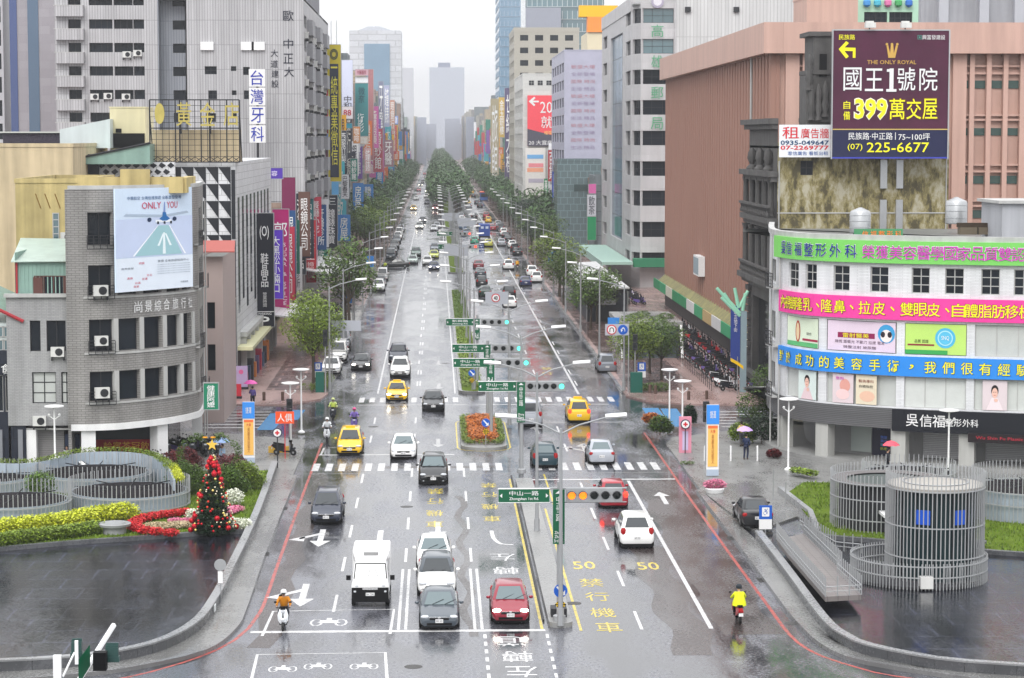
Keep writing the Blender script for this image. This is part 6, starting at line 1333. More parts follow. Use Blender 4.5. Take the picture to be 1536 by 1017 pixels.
def keepright(x, y, z, lab, flip=1):
    t = thing('keep_right_sign', lab, 'road sign', (x, y, 0)); MB().tube((0, .12, .15), (0, .12, z + .3), .03).build('post', POLE, t)
    def dsk(r, c, yy, nm): 
        g = MB().add([(r * math.cos(2 * math.pi * k / 22), yy, z + r * math.sin(2 * math.pi * k / 22)) for k in range(22)], [tuple(range(22))]); return g.build(nm, c, t)
    g = MB().lathe([(.3, 0), (.3, .02)], 22); h = MB(); h.v = [(a, -c, b + z) for a, b, c in g.v]; h.f = g.f; h.mi = g.mi; h.build('round_plate', BLUE_, t)
    MB().add([(-.2, -.03, z + .17), (-.13, -.03, z + .21), (.13, -.03, z - .05), (.2, -.03, z + .03), (.2, -.03, z - .2), (-.03, -.03, z - .2), (.05, -.03, z - .12)], [(0, 1, 2, 6), (2, 3, 4), (6, 2, 4), (6, 4, 5)]).build('arrow_mark', WHITE, t)
    s = .26; MB().add([(-s, 0, z - .62), (0, 0, z - .62 - s), (s, 0, z - .62), (0, 0, z - .62 + s)], [(0, 1, 2, 3)]).build('diamond_plate', pc('e8c020'), t)
    for a in range(-2, 3):
        for b_ in range(-2, 3):
            if (a + b_) % 2 == 0 and abs(a) + abs(b_) <= 4:
                cx = (a - b_) * s / 5 * .98; cz = (a + b_) * s / 5 * .98; q = s / 5; MB().add([(cx - q, -.012, z - .62 + cz), (cx, -.012, z - .62 + cz - q), (cx + q, -.012, z - .62 + cz), (cx, -.012, z - .62 + cz + q)], [(0, 1, 2, 3)]).build('black_check', BLACK, t)
    return t
keepright(5.45, 101.75, 1.65, 'blue round arrow sign over a yellow chequered diamond at the near median tip')
MB_ = MB().box(-.35, .35, -.5, .4, .22, .6); tag(MB_.build('median_block', DARK, None, loc=(5.45, 103.4, 0)), 'dark concrete block on the near tip of the median', 'block')
keepright(3.4, 160.9, 1.9, 'blue round arrow sign over a yellow chequered diamond before the flower island'); keepright(3.0, 197.4, 1.7, 'blue round arrow sign over a yellow diamond at the planted median start')
# disc lamps
def disc_lamp(x, y, lab, h=4.75):
    t = thing('disc_lamp', lab, 'street lamp', (x, y, 0)); MB().tube((0, 0, .1), (0, 0, h - .1), .07, .05, 10).lathe([(.25, .1), (.25, .2), (.08, .3)], 10).build('pole', LAMPW, t); MB().lathe([(.1, h - .12), (.62, h - .02), (.62, h + .04), (.3, h + .09)], 20).build('disc_shade', LAMPW, t, smooth=30)
    for a in (0, math.pi): MB().tube((.05 * math.cos(a), 0, h - .8), (.32 * math.cos(a), 0, h - .6), .03).lathe([(.03, 0), (.09, .12), (.04, .2)], 8, (.32 * math.cos(a), 0), h - .65).build('side_light', LAMPW, t)
    return t
for x, y, l in ((-9.9, 170, 'white disc lamp at the left pavement corner by the blue cycle crossing'), (-10.1, 160.5, 'white disc lamp behind the orange round sign'), (-24.1, 147, 'white disc lamp before the grey tiled left building'), (22.8, 149.6, 'white disc lamp at the end of the right lawn'), (31.8, 143, 'white disc lamp rising behind the big steel-barred cylinder'), (17.0, 169, 'white disc lamp on the right pavement corner, the farther one'), (17.1, 161, 'white disc lamp above the pink pylon')): disc_lamp(x, y, l)
# banner pylons
def pylon(x, y, w, h, lab):
    t = thing('banner_pylon', lab, 'pylon', (x, y, 0)); MB().box(-w / 2, w / 2, -.1, .1, .15, h).build('panel', WHITE, t); MB().box(-w / 2 - .01, w / 2 + .01, -.14, -.1, h * .74, h).build('blue_field', pc('3c8ce0'), t); MB().box(-w * .4, w * .4, -.14, -.101, h * .16, h * .72).build('yellow_field', pc('ecb860'), t); MB().box(-w / 2, w / 2, -.15, -.101, .16, h * .12).build('grey_field', pc('a8b4c4'), t)
    MB().box(-w * .4, w * .4, -.145, -.141, h * .68, h * .72).build('orange_field', pc('e8703c'), t)
    text(t, '捷運', (0, -.16, h * .87), (1, 0, 0), (0, -1, 0), w * .5, h * .1, WHITE); text(t, '美麗島站藝文', (0, -.16, h * .40), (1, 0, 0), (0, -1, 0), w * .22, h * .4, pc('b07030'), vert=True); text(t, '大東', (0, -.16, h * .64), (1, 0, 0), (0, -1, 0), w * .4, h * .05, RED_); return t
pylon(-12.45, 154, .78, 4.2, 'blue and yellow banner pylon on the left pavement'); pylon(17.55, 147, .78, 4.7, 'blue and yellow banner pylon on the right pavement')
t = thing('pink_pylon', 'pink round-topped information pylon with a round badge on the right corner', 'pylon', (17.0, 158.2, 0)); MB().box(-.42, .42, -.1, .1, .1, 2.6).build('panel', pc('d88ca0'), t); MB().box(-.2, .2, -.13, -.1, .3, 1.6).build('text_field', pc('c8b8d8'), t); text(t, 'SALE', (0, -.13, 1.85), (1, 0, 0), (0, -1, 0), .6, .22, RED_, off=.01)
def roundsign(x, y, z, r, base, ring, sym, lab, symc=None):
    t = thing('round_sign', lab, 'road sign', (x, y, 0)); MB().tube((0, .06, .1), (0, .06, z), .035).build('post', DARK, t)
    for rr_, c, yy, nm in ((r, ring, 0, 'round_plate'), (r * .78, base, -.035, 'white_face')):
        g = MB().lathe([(rr_, 0), (rr_, .02)], 20); h = MB(); h.v = [(a, -c_ + yy, b + z) for a, b, c_ in g.v]; h.f = g.f; h.mi = g.mi; h.build(nm, c, t)
    if sym: text(t, sym, (0, -.065, z), (1, 0, 0), (0, -1, 0), r * .9, r * .9, symc or RED_, off=.02)
    return t
roundsign(-10.4, 151.5, 2.45, .32, WHITE, pc('283048'), '✚', 'round white badge with a red cross on a post by the left lawn corner'); roundsign(16.95, 157.6, 2.15, .34, WHITE, pc('283048'), '✚', 'round white badge with a red cross before the pink pylon')
t = thing('orange_shop_placard', 'orange lantern-like placard with white characters beside the dark scooter', 'sign', (-10.2, 156, 0)); MB().tube((0, .05, .1), (0, .05, 2.6), .03).build('post', RED_, t); MB().prism([(-.62, 0), (.62, 0), (.62, .1), (-.62, .1)], 2.5, 3.3).build('panel', pc('e85428'), t); text(t, '人俱', (0, -.02, 2.9), (1, 0, 0), (0, -1, 0), 1.0, .55, WHITE, off=.02)
# ped signals and roadside boards
def pedsig(x, y, z, lab):
    t = thing('pedestrian_signal', lab, 'traffic signal', (x, y, 0)); MB().tube((0, 0, .1), (0, 0, z), .06).build('post', POLE, t); MB().box(-.2, .2, -.2, .12, z - .3, z + .35).box(-.2, .2, -.2, .12, z - 1.0, z - .35).build('signal_head', DARK, t)
    for zz_ in (z + .02, z - .68): 
        g = MB().lathe([(.13, 0), (.13, .02)], 12); h = MB(); h.v = [(a, -c_ - .2, b + zz_) for a, b, c_ in g.v]; h.f = g.f; h.mi = g.mi; h.build('lens', LENS, t)
    return t
pedsig(17.7, 152, 4.0, 'dark pedestrian signal on a slim post left of the right banner pylon'); pedsig(-10.0, 158, 3.6, 'dark pedestrian signal behind the orange placard'); pedsig(-9.4, 196.8, 5.1, 'pedestrian signal at the left kerb beyond the far crosswalk'); pedsig(16.9, 197.5, 4.6, 'pedestrian signal at the right kerb beyond the far crosswalk')
def board(x, y, z0, z1, w, lab, items=(), back=True):
    t = thing('sign_board', lab, 'road sign', (x, y, 0)); MB().box(0, w, -.05, 0, z0, z1).build('panel', mat('sign_back_grey', (.45, .47, .52), .4, .3), t); MB().tube((w if x > 0 else 0, .05, .1), (w if x > 0 else 0, .05, z1), .05).build('post', POLE, t)
    for cx, ring, face, s in items:
        for rr_, c, yy in ((.42, ring, -.06), (.33, face, -.085)):
            g = MB().lathe([(rr_, 0), (rr_, .02)], 20); h = MB(); h.v = [(a + cx, -c_ + yy, b + (z0 + z1) / 2) for a, b, c_ in g.v]; h.f = g.f; h.mi = g.mi; h.build('round_plate', c, t)
        text(t, s, (cx, -.12, (z0 + z1) / 2), (1, 0, 0), (0, -1, 0), .38, .4, BLACK if face == WHITE else WHITE, off=.02)
    return t
board(XY(908, 196), 196, 5.0, 5.95, 2.0, 'grey board with a red no U-turn sign and a blue round sign', ((.55, RED_, WHITE, '∩'), (1.5, BLUE_, BLUE_, '↶')))
board(XY(497, 200), 200, 5.1, 6.0, 2.5, 'plain grey back of a road sign board on the left lamp pole')
board(XY(728, 225), 225, 5.6, 6.8, 2.2, 'grey board with a red-ringed round speed sign on the planted median', ((1.0, RED_, WHITE, '40'),))
for k, (px, Y, lab) in enumerate(((666, 330, 'first plain grey sign board back over the distant median'), (663, 470, 'second plain grey sign board back over the distant median'), (686, 440, 'pale bluish board back over the distant right lanes'))): board(XY(px, Y), Y, 5.0, 6.6, 3.4, lab)
def flagblue(x, y, z, lab, c='3888d8'): t = thing('banner_flag', lab, 'flag', (x, y, 0)); MB().box(0, 1.1, -.02, .02, z, z + 1.6).build('cloth', pc(c), t); MB().tube((1.15, 0, .12), (1.15, 0, z + 1.7), .04).build('post', POLE, t); return t
flagblue(XY(513, 262), 262, 3.1, 'blue banner flag by the left trees'); flagblue(XY(549, 330), 330, 3.4, 'blue banner flag further along the left trees'); flagblue(XY(912, 222), 222, 2.9, 'blue banner flag beside the arcade entrance'); flagblue(XY(822, 345), 345, 3.3, 'blue banner flag by the right trees')
def parksign(x, y, lab, z=2.2): t = thing('parking_sign', lab, 'road sign', (x, y, 0)); MB().tube((0, .05, .1), (0, .05, z), .035).build('post', STEEL, t); MB().box(-.35, .35, -.03, .02, z - .55, z + .2).build('blue_plate', BLUE_, t); MB().box(-.35, .35, -.03, .02, z - 1.1, z - .56).build('white_plate', WHITE, t); text(t, '♿', (0, -.05, z - .15), (1, 0, 0), (0, -1, 0), .4, .5, WHITE, off=.01); return t
parksign(-10.2, 200, 'blue and white parking sign by the left hedge'); parksign(17.6, 199, 'blue and white parking sign by the right hedge'); g = G(1148, 806); parksign(g.x, g.y, 'blue accessible parking sign behind the dark car in the right bay', 1.55)
# big near signal seen from behind, bottom left
Yn = 40; t = thing('near_signal_gantry', 'cropped grey gantry with dark green signal housings at the lower left corner', 'traffic signal', (XY(95, Yn), Yn, 0)); z_ = lambda y: ZY(y, Yn); xn = lambda px: XY(px, Yn) - XY(95, Yn)
MB().box(xn(70), xn(82), -.05, .05, z_(1060), z_(978)).build('pole', LAMPW, t); MB().tube((xn(92), 0, z_(1040)), (xn(143), 1.6, z_(962)), .05, n=6).tube((xn(84), 0, z_(1010)), (xn(98), .3, z_(980)), .02).build('arm', LAMPW, t)
MB().add([(xn(108), -.02, z_(985)), (xn(122), .3, z_(968)), (xn(122), .3, z_(1000)), (xn(108), -.02, z_(1022))], [(0, 1, 2, 3)]).build('street_sign', GRS, t)
for px, yy, s in ((155, 972, 1), (101, 965, .8)):
    h = MB()
    for k in range(4): h.box(-.11 * s, .11 * s, .03 * k, .03 * k + .02, -.09, .09 + .02 * k)
    h.box(-.13 * s, .13 * s, -.02, .14, -.17, -.08); h.build('signal_head', mat('dark_green_housing', (.03, .07, .065), .4), t, loc=(xn(px), .3, z_(yy + 8)))
MB().box(xn(130), xn(150), 0, .2, z_(1002), z_(975)).build('control_box', BLACK, t); MB().box(xn(104), xn(109), -.1, -.05, z_(990), z_(955)).build('post', LAMPW, t)
g = G(331, 908); t = thing('round_sign', 'grey back of a round sign on a post by the left pool wall', 'road sign', (g.x, g.y, 0)); zz_ = 1.75; q = MB().lathe([(.28, 0), (.28, .02)], 20); h = MB(); h.v = [(a, -c_, b + 1.9) for a, b, c_ in q.v]; h.f = q.f; h.mi = q.mi; h.build('round_plate', STEEL, t); MB().box(-.11, .11, -.04, 0, 1.05, 1.6).build('plate', LAMPW, t); MB().tube((0, .03, .1), (0, .03, 2.1), .03).build('post', STEEL, t)
for px, py in ((1174, 835), (1156, 872), (1193, 720)): pass
# slim posts near the right bay
for px, y0, y1, Y, l in ((1163, 706, 780, 137, 'thin grey bare post by the right lawn corner, the taller'), (1182, 725, 786, 135, 'thin grey bare post beside the parking bay, the shorter')): tag(MB().tube((0, 0, .1), (0, 0, ZY(y0, Y)), .03).build('slim_post', STEEL, None, loc=(XY(px, Y), Y, 0)), l, 'post')
for px, l in ((1057, 'first white bollard right of the banner pylon'), (1096, 'second white bollard right of the banner pylon'), (1136, 'third white bollard right of the banner pylon')): g = G(px, 694); tag(MB().lathe([(.06, .1), (.06, 1.1), (.03, 1.15)], 10).build('bollard', LAMPW, None, loc=(g.x, g.y, 0)), l, 'bollard')
for i, (px, py) in enumerate(((396, 603), (424, 603), (1033, 602), (1060, 601), (975, 592), (983, 593))): g = G(px, py); tag(MB().lathe([(.13, .1), (.13, .8), (.1, .85)], 10).lathe([(.135, .6), (.135, .68)], 10).build('bollard', pc('5a4840'), None, loc=(g.x, g.y, 0)), ('dark brown bollard, left one on the left pink pavement', 'dark brown bollard, right one on the left pink pavement', 'dark brown bollard near the farther right disc lamp', 'dark brown bollard at the outer end of the right pink pavement', 'dark bollard left of a pair by the right hedge', 'dark bollard right of a pair by the right hedge')[i], 'bollard')
# ------------------------------------------------------------------ vehicles
def carpaint(h, k=1.0): return mat('car_paint_' + h, tuple(x * k for x in hexc(h)), .28, .15 if h not in ('f0f0ee', 'e8b810') else 0, coat=.6)
HL = mat('headlight_lens', (.55, .57, .6), .12); HLON = mat('lit_headlight', (1, .93, .8), .2, emit=14); TLM = mat('tail_light', (.35, .01, .012), .2); TLON = mat('lit_tail_light', (1, .04, .02), .2, emit=2.0); RUB = mat('tyre_rubber', (.012, .012, .012), .6); RIMM = mat('wheel_rim', (.35, .36, .37), .3, .6); CARGL = mat('car_glass', (.02, .026, .03), .04, spec=.8); CARGT = mat('pale_windscreen', (.10, .14, .15), .05, spec=.9); CHR = mat('chrome_trim', (.6, .6, .6), .2, .8)
_tyre = MB(); _t = MB().lathe([(.2, 0), (.30, 0), (.325, .03), (.325, .17), (.30, .2), (.2, .2)], 16); _tyre.v = [(c, a, b) for a, b, c in _t.v]; _tyre.f = _t.f; _tyre.mi = _t.mi; _tyre = _tyre.mesh('wheel', RUB, 35)
_rim = MB(); _t = MB().lathe([(.03, .21), (.06, .215), (.2, .185)], 12); 
for k in range(5): a = k * 1.2566; _t.box(0, 0, 0, 0, 0, 0)
_rim.v = [(c, a, b) for a, b, c in _t.v]; _rim.f = _t.f[:26]; _rim.mi = _t.mi[:26]; _rim = _rim.mesh('rim', RIMM, 35)
SPEC = {  # L, W, H, cowl y, windscreen top y, roof rear y, rear glass base y, belt z, hood z, tail z, ground clearance
 'sedan': (4.6, 1.78, 1.46, -1.12, -.35, .95, 1.62, .92, .74, .98, .2), 'hatch': (4.1, 1.72, 1.52, -1.05, -.35, 1.35, 1.86, .95, .78, .96, .2),
 'suv': (4.55, 1.84, 1.68, -1.10, -.45, 1.55, 2.08, 1.06, .90, 1.02, .26), 'mpv': (4.6, 1.76, 1.66, -1.35, -.55, 1.70, 2.12, 1.0, .82, .98, .2), 'van': (4.4, 1.70, 1.9, -1.75, -1.25, 1.95, 2.12, 1.1, .98, 1.05, .22)}
def car(kind, paint_, loc, rz=0, label='', group=None, lights='off', cat='car', name='car', taxi=False, rails=False, roofm=None, bumper=None, face='e0e0dc', glass=None, emblem=True):
    L, W, H, yc, yw, yr, yb, zb, zh, zt, gc = SPEC[kind]; hw = W / 2; f, r = -L / 2, L / 2; P_ = carpaint(paint_) if isinstance(paint_, str) else paint_; G_ = glass or CARGL
    key = (kind, P_.name, lights, taxi, rails, (roofm or P_).name, (bumper or P_).name, G_.name)
    if key in _CARS: return dup(_CARS[key], loc, rz, label, group)
    t = thing(name, label, cat, loc, rz, group)
    def ring(y, w, z0, z1, cr=.03): 
        h = [(w * .86, z0), (w * .97, z0 + .1), (w, z0 + (z1 - z0) * .45), (w * .975, z1 - .12), (w * .88, z1 - .02), (w * .5, z1 + cr)]
        return [(x, y, z) for x, z in h] + [(-x, y, z) for x, z in reversed(h)]
    st = [(f, .78, gc + .12, .56, 0), (f + .05, .86, gc + .02, .64, .01), (f + .22, .94, gc, .70, .02), (f + .7, 1, gc, zh, .03), (yc, 1, gc, zb - .02, .03), (yc + .3, 1, gc, zb, .02), (yb - .4, 1, gc, zb, .02), (yb, 1, gc, max(zt, zb - .02), .02), (r - .2, .95, gc, zt, .01), (r - .04, .9, gc + .03, zt - .08, 0), (r, .84, gc + .12, zt - .2, 0)]
    if kind in ('hatch', 'suv', 'mpv', 'van'): st = st[:7] + [(r - .18, .98, gc, zb, .01), (r - .04, .93, gc + .03, zb - .1, 0), (r, .88, gc + .12, zb - .3, 0)]
    MB().loft([ring(y, hw * a, z0, z1, c) for y, a, z0, z1, c in st]).build('body', P_, t, smooth=38)
    wb, wr = hw * .90, hw * (.70 if kind != 'van' else .8); ch = .12
    def oct_(w, y0, y1, z, c=ch): return [(w - c, y0, z), (w, y0 + c * 1.6, z), (w, y1 - c * 1.6, z), (w - c, y1, z), (-w + c, y1, z), (-w, y1 - c * 1.6, z), (-w, y0 + c * 1.6, z), (-w + c, y0, z)]
    zr = H - .05
    gh = MB().loft([oct_(wb, yc, yb, zb - .04), oct_(wb * .93 + wr * .07, yc + (yw - yc) * .08, yb - (yb - yr) * .1, zb + .03), oct_(wr, yw, yr, zr), oct_(wr * .86, yw + .14, yr - .12, H)]); gh.build('roof', roofm or P_, t, smooth=30)
    def glassq(nm, A, B, C, D, u0, u1, v0, v1, n, par=t, m=G_):
        A, B, C, D = map(Vector, (A, B, C, D)); q = lambda u, v: (A.lerp(B, u)).lerp(D.lerp(C, u), v)
        pts = [q(u0, v0), q(u1, v0), q(u1 - .02, v1), q(u0 + .02, v1)]; nn = (pts[1] - pts[0]).cross(pts[3] - pts[0]).normalized()
        if nn.dot(Vector(n)) < 0: nn = -nn
        e = nn * .016; vs = [p + e for p in pts] + [p - nn * .02 for p in pts]
        return MB().add(vs, [(0, 1, 2, 3), (4, 7, 6, 5), (0, 4, 5, 1), (1, 5, 6, 2), (2, 6, 7, 3), (3, 7, 4, 0)]).build(nm, m, par)
    c2 = ch * .7
    ws = glassq('windscreen', (-wb + c2, yc, zb), (wb - c2, yc, zb), (wr - c2, yw, zr), (-wr + c2, yw, zr), .03, .97, .05, .94, (0, -1, .5))
    for x in (-.3, .25): MB().tube((x, yc + .02, zb + .05), (x + .5, yc + .28, zb + .22), .012, n=4).build('wiper', BLACK, ws)
    glassq('rear_window', (-wb + c2, yb, zb), (wb - c2, yb, zb), (wr - c2, yr, zr), (-wr + c2, yr, zr), .06, .94, .12, .92, (0, 1, .5))
    for s in (-1, 1):
        A, B_, C_, D_ = (s * wb, yc + .2, zb), (s * wb, yb - .15, zb), (s * wr, yr - .1, zr), (s * wr, yw + .1, zr)
        for u0, u1 in ((.04, .47), (.50, .90)): glassq('side_window', A, B_, C_, D_, u0, u1, .08, .90, (s, 0, .2))
        for y, sg in ((f + .85, 0), (r - .82, 0)):
            w_ = put('wheel', _tyre, t, (s * (hw - .19) if s > 0 else -(hw - .19), y, .325), (0, 0, 0 if s > 0 else R(180))); put('rim', _rim, w_)
            a = MB(); n = 14; a.add([(s * (hw + .002), y + .40 * math.cos(k * math.pi / n), .30 + .40 * math.sin(k * math.pi / n)) for k in range(n + 1)] + [(s * (hw - .06), y + .40 * math.cos(k * math.pi / n), .30 + .40 * math.sin(k * math.pi / n)) for k in range(n + 1)], [tuple(range(n + 1))]); a.build('wheel_arch', BLACK, t)
        MB().ball((s * (hw + .10), yc + .38, zb + .06), .13, 8, 5, (.8, .5, .6)).build('wing_mirror', P_, t, smooth=True)
        MB().ball((s * hw * .70, f + .14, .62 + (zh - .74) * .5), .2, 10, 5, (1, .75, .42)).build('headlight', HLON if lights == 'on' else HL, t, smooth=True)
        MB().ball((s * hw * .80, r - .07, zt - .2 if kind == 'sedan' else zb - .1), .17, 8, 5, (.85, .6, .75 if kind == 'sedan' else 1.3)).build('tail_light', TLON if lights == 'brake' else TLM, t, smooth=True)
        MB().box(s * (hw * .99), s * (hw * 1.01), yc + .9, yc + 1.05, zb - .12, zb - .09).build('door_handle', CHR, t)
        MB().ball((s * hw * .66, f + .04, .34), .07, 8, 4, (1, .4, 1)).build('fog_lamp', HL, t, smooth=True)
    MB().box(-hw * .88, hw * .88, f + .12, r - .12, .10, gc + .03).build('underbody_shade', BLACK, t)  # black box closing the gap under the body, added for contact darkness
    for s in (-1, 1): MB().box(s * hw * .985, s * hw * 1.006, yc + .28, yc + .295, gc + .1, zb - .05).box(s * hw * .985, s * hw * 1.006, yc + 1.3, yc + 1.315, gc + .1, zb - .05).build('door_seam', BLACK, t)
    MB().box(-.42, .42, f - .012, f + .1, .50, .60).build('grille', BLACK, t); MB().box(-.5, .5, f - .02, f + .05, .60, .615).build('chrome_strip', CHR, t)
    MB().box(-hw * .62, hw * .62, f - .008, f + .1, gc + .06, gc + .17).build('air_intake', BLACK, t)
    if emblem: MB().ball((0, f - .02, .60), .06, 8, 4, (1, .3, 1)).build('emblem', CHR, t)
    for y, s in ((f - .03, -1), (r + .005, 1)): p_ = MB().box(-.17, .17, y, y + .02, .38 if s < 0 else .52, .54 if s < 0 else .68).build('licence_plate', WHITE, t); text(p_, '8831 KD', (0, y - .004 if s < 0 else y + .025, .46 if s < 0 else .60), (1 if s < 0 else -1, 0, 0), (0, s, 0), .28, .09, BLACK)
    if bumper: MB().box(-hw * .93, hw * .93, f - .02, f + .3, gc, .45).build('front_bumper', bumper, t)
    if taxi:
        MB().box(-.32, .32, -.05, .12, H - .01, H + .16).build('roof_light', carpaint('e8b810'), t)
        for s in (-1, 1): text(t, 'TAXI', (s * (hw + .015), .2, .7), (0, s, 0), (s, 0, 0), .6, .16, BLACK)
    if rails:
        for s in (-1, 1): MB().tube((s * wr * .9, yw + .3, H + .03), (s * wr * .9, yr - .2, H + .03), .025, n=5).build('roof_rail', DARK, t)
    _CARS[key] = t; return t
_CARS = {}
def at(px, py, kind=None, away=False, dx=0):      # place by the edge of the car nearest to us
    g = G(px, py); L = SPEC[kind][0] if kind else 0; return (g.x + dx, g.y + L / 2, 0)
ON, AW = 0, math.pi; grp = 'cars in the traffic of the avenue'
NAVY, BLK, WH, SIL, GRY, TXI = '2a3040', '14161a', 'f0f0ee', 'a8acb4', '4c545c', 'e8b810'
car('mpv', NAVY, at(489, 788, 'mpv'), ON, 'dark navy people carrier with roof rails by the left kerb, alone behind the turn arrow', grp, 'off', rails=True)
car('sedan', GRY, at(659, 947, 'sedan'), ON, 'dark grey sedan first at the stop line in the middle lane', grp, 'off', glass=CARGT)
car('suv', WH, at(655, 898, 'suv'), ON, 'white crossover with dark roof second behind the grey sedan', grp, 'off', roofm=carpaint(GRY))
car('sedan', WH, at(651, 858, 'sedan'), ON, 'white sedan third in the queue behind the grey sedan', grp, 'off', glass=CARGT)
car('hatch', '8c1c30', at(766, 938, 'hatch'), ON, 'deep red hatchback with lit headlights at the stop line beside the median', grp, 'on', glass=CARGT)
car('suv', BLK, at(650, 729, 'suv'), ON, 'black crossover crossing the near zebra stripes', grp, 'off', glass=CARGT)
car('mpv', TXI, at(524, 684, 'mpv'), ON, 'yellow taxi nearest, stopped before the near zebra crossing', grp, 'off', taxi=True, name='taxi', cat='taxi')
car('sedan', WH, at(605, 690, 'sedan'), ON, 'white sedan beside the nearest yellow taxi', grp, 'off', glass=CARGT)
car('sedan', TXI, at(595, 603, 'sedan'), ON, 'yellow taxi with roof light entering the crossing from far', grp, 'on', taxi=True, name='taxi', cat='taxi')
car('suv', WH, at(600, 567, 'suv'), ON, 'white crossover right behind the farther oncoming yellow taxi', grp, 'off')
car('suv', NAVY, at(597, 545, 'suv'), ON, 'dark off-roader behind the white crossover and taxi', grp, 'off')
car('sedan', BLK, at(650, 618, 'sedan'), ON, 'black sedan alone in the middle of the crossing', grp, 'off')
car('sedan', BLK, at(541, 557, 'sedan'), ON, 'black sedan with lit headlights near the left kerb past the far crosswalk', grp, 'on')
for a in (('sedan', WH, 496, 565, 'white sedan parked first at the left kerb by the hedge'), ('van', WH, 507, 545, 'white van parked behind the parked white sedan'), ('van', SIL, 512, 526, 'silver van parked third at the left kerb')):
    x, y, z = at(a[2], a[3], a[0]); car(a[0], a[1], (x, y, .14), ON, a[4], grp)
car('hatch', 'a01c2c', at(921, 764, 'hatch'), AW, 'red hatchback seen from behind under the near traffic lights', grp, 'brake')
car('suv', WH, at(956, 824, 'suv'), AW, 'white crossover driving away, nearest on the right carriageway', grp, 'off')
x, y, z = at(1137, 797, 'sedan'); car('sedan', BLK, (x, y, .14), AW, 'black sedan parked in the accessible bay by the right pavement', grp, 'off')
car('sedan', SIL, at(903, 698, 'sedan'), AW, 'silver sedan driving away over the near zebra crossing', grp, 'off', glass=CARGT)
car('hatch', '1c3a44', at(818, 703, 'hatch'), AW, 'dark teal hatchback with pale rear window on the zebra stripes right of the median', grp, 'off', glass=CARGT)
car('van', SIL, at(797, 641, 'van'), AW, 'silver van just past the flower island on the right', grp, 'off')
car('mpv', TXI, at(869, 635, 'mpv'), AW, 'yellow taxi driving away in the right half of the crossing', grp, 'brake', taxi=True, name='taxi', cat='taxi')
x, y, z = at(921, 560, 'mpv'); car('mpv', '7c8088', (x - .6, y, 0), AW, 'grey people carrier parked at the right kerb past the far crosswalk', grp, 'off')
for a in (('sedan', '2c4038', 728, 446, AW, 'dark green sedan at the tail of the right-hand queue'), ('hatch', BLK, 723, 430, AW, 'black hatchback second from the tail of the right-hand queue'), ('sedan', GRY, 721, 416, AW, 'grey sedan third from the tail of the right-hand queue'), ('sedan', '7c2430', 718, 404, AW, 'maroon sedan at the head of the right-hand queue'),
          ('sedan', WH, 765, 462, AW, 'white sedan driving away right of the queue'), ('suv', BLK, 764, 448, AW, 'black off-roader just ahead of the white sedan'), ('sedan', '283058', 789, 430, AW, 'dark blue sedan near the right kerb before the second crossing'), ('suv', WH, 763, 405, AW, 'white off-roader near the second crossing on the right'),
          ('sedan', 'c8c850', 733, 370, AW, 'pale yellow cab behind the blue lorry'), ('hatch', '40a080', 712, 366, AW, 'green hatchback left of the blue lorry'), ('sedan', '243058', 651, 406, ON, 'dark blue sedan with lit headlights coming over the second crossing'), ('hatch', WH, 641, 398, ON, 'white hatchback left of the oncoming dark blue sedan'), ('sedan', 'c8d050', 651, 388, ON, 'lime cab behind the oncoming dark blue sedan'), ('hatch', '6c7480', 652, 377, ON, 'slate hatchback behind the lime cab'), ('sedan', 'b8c8c0', 619, 396, ON, 'pale green sedan in the second oncoming lane'), ('suv', '5c7068', 624, 385, ON, 'grey green off-roader behind the pale green sedan'), ('suv', 'c0c4c0', 629, 344, ON, 'pale off-roader with lit lamps far down the left carriageway'), ('sedan', 'd0d4d8', 651, 347, ON, 'pale sedan far away beside the median')):
    car(a[0], a[1], at(a[2], a[3], a[0]), a[4], a[5], grp, 'on' if a[4] == ON and ('lit' in a[5]) else 'off')
g = G(594, 402); car('sedan', BLK, (g.x, g.y + 1, 0), R(-90), 'black sedan crossing sideways at the second crossing', grp)
rr = random.Random(77); names = {WH: 'white', SIL: 'silver', GRY: 'grey', BLK: 'black', NAVY: 'navy', TXI: 'yellow', 'a01c2c': 'red', '3c5878': 'blue'}; cnt = {}
for lane, x, hd, ys, ln in (('second oncoming', -3.3, ON, 600, 0), ('inner oncoming', -.1, ON, 560, 0), ('outer oncoming', -6.8, ON, 700, 0), ('inner outgoing', 6.6, AW, 520, 0), ('middle outgoing', 10.2, AW, 560, 0), ('outer outgoing', 13.4, AW, 470, 0)):
    y = ys
    while y < 1500:
        c = rr.choice(list(names)); k = rr.choice(['sedan', 'suv', 'hatch', 'mpv']); cnt[(lane, names[c], k)] = cnt.get((lane, names[c], k), 0) + 1
        kn = {'sedan': 'sedan', 'suv': 'off-roader', 'hatch': 'hatchback', 'mpv': 'people carrier'}[k]
        car(k, c, (x + rr.uniform(-.3, .3), y, 0), hd, '%s distant %s %s in the %s lane' % (ordinal(cnt[(lane, names[c], k)]), names[c], kn, lane), 'distant cars along the avenue', 'on' if hd == ON and rr.random() < .5 else 'off')
        y += rr.uniform(14, 75) * (1 + (y - 450) / 500) * (1.8 if hd == ON else 1)
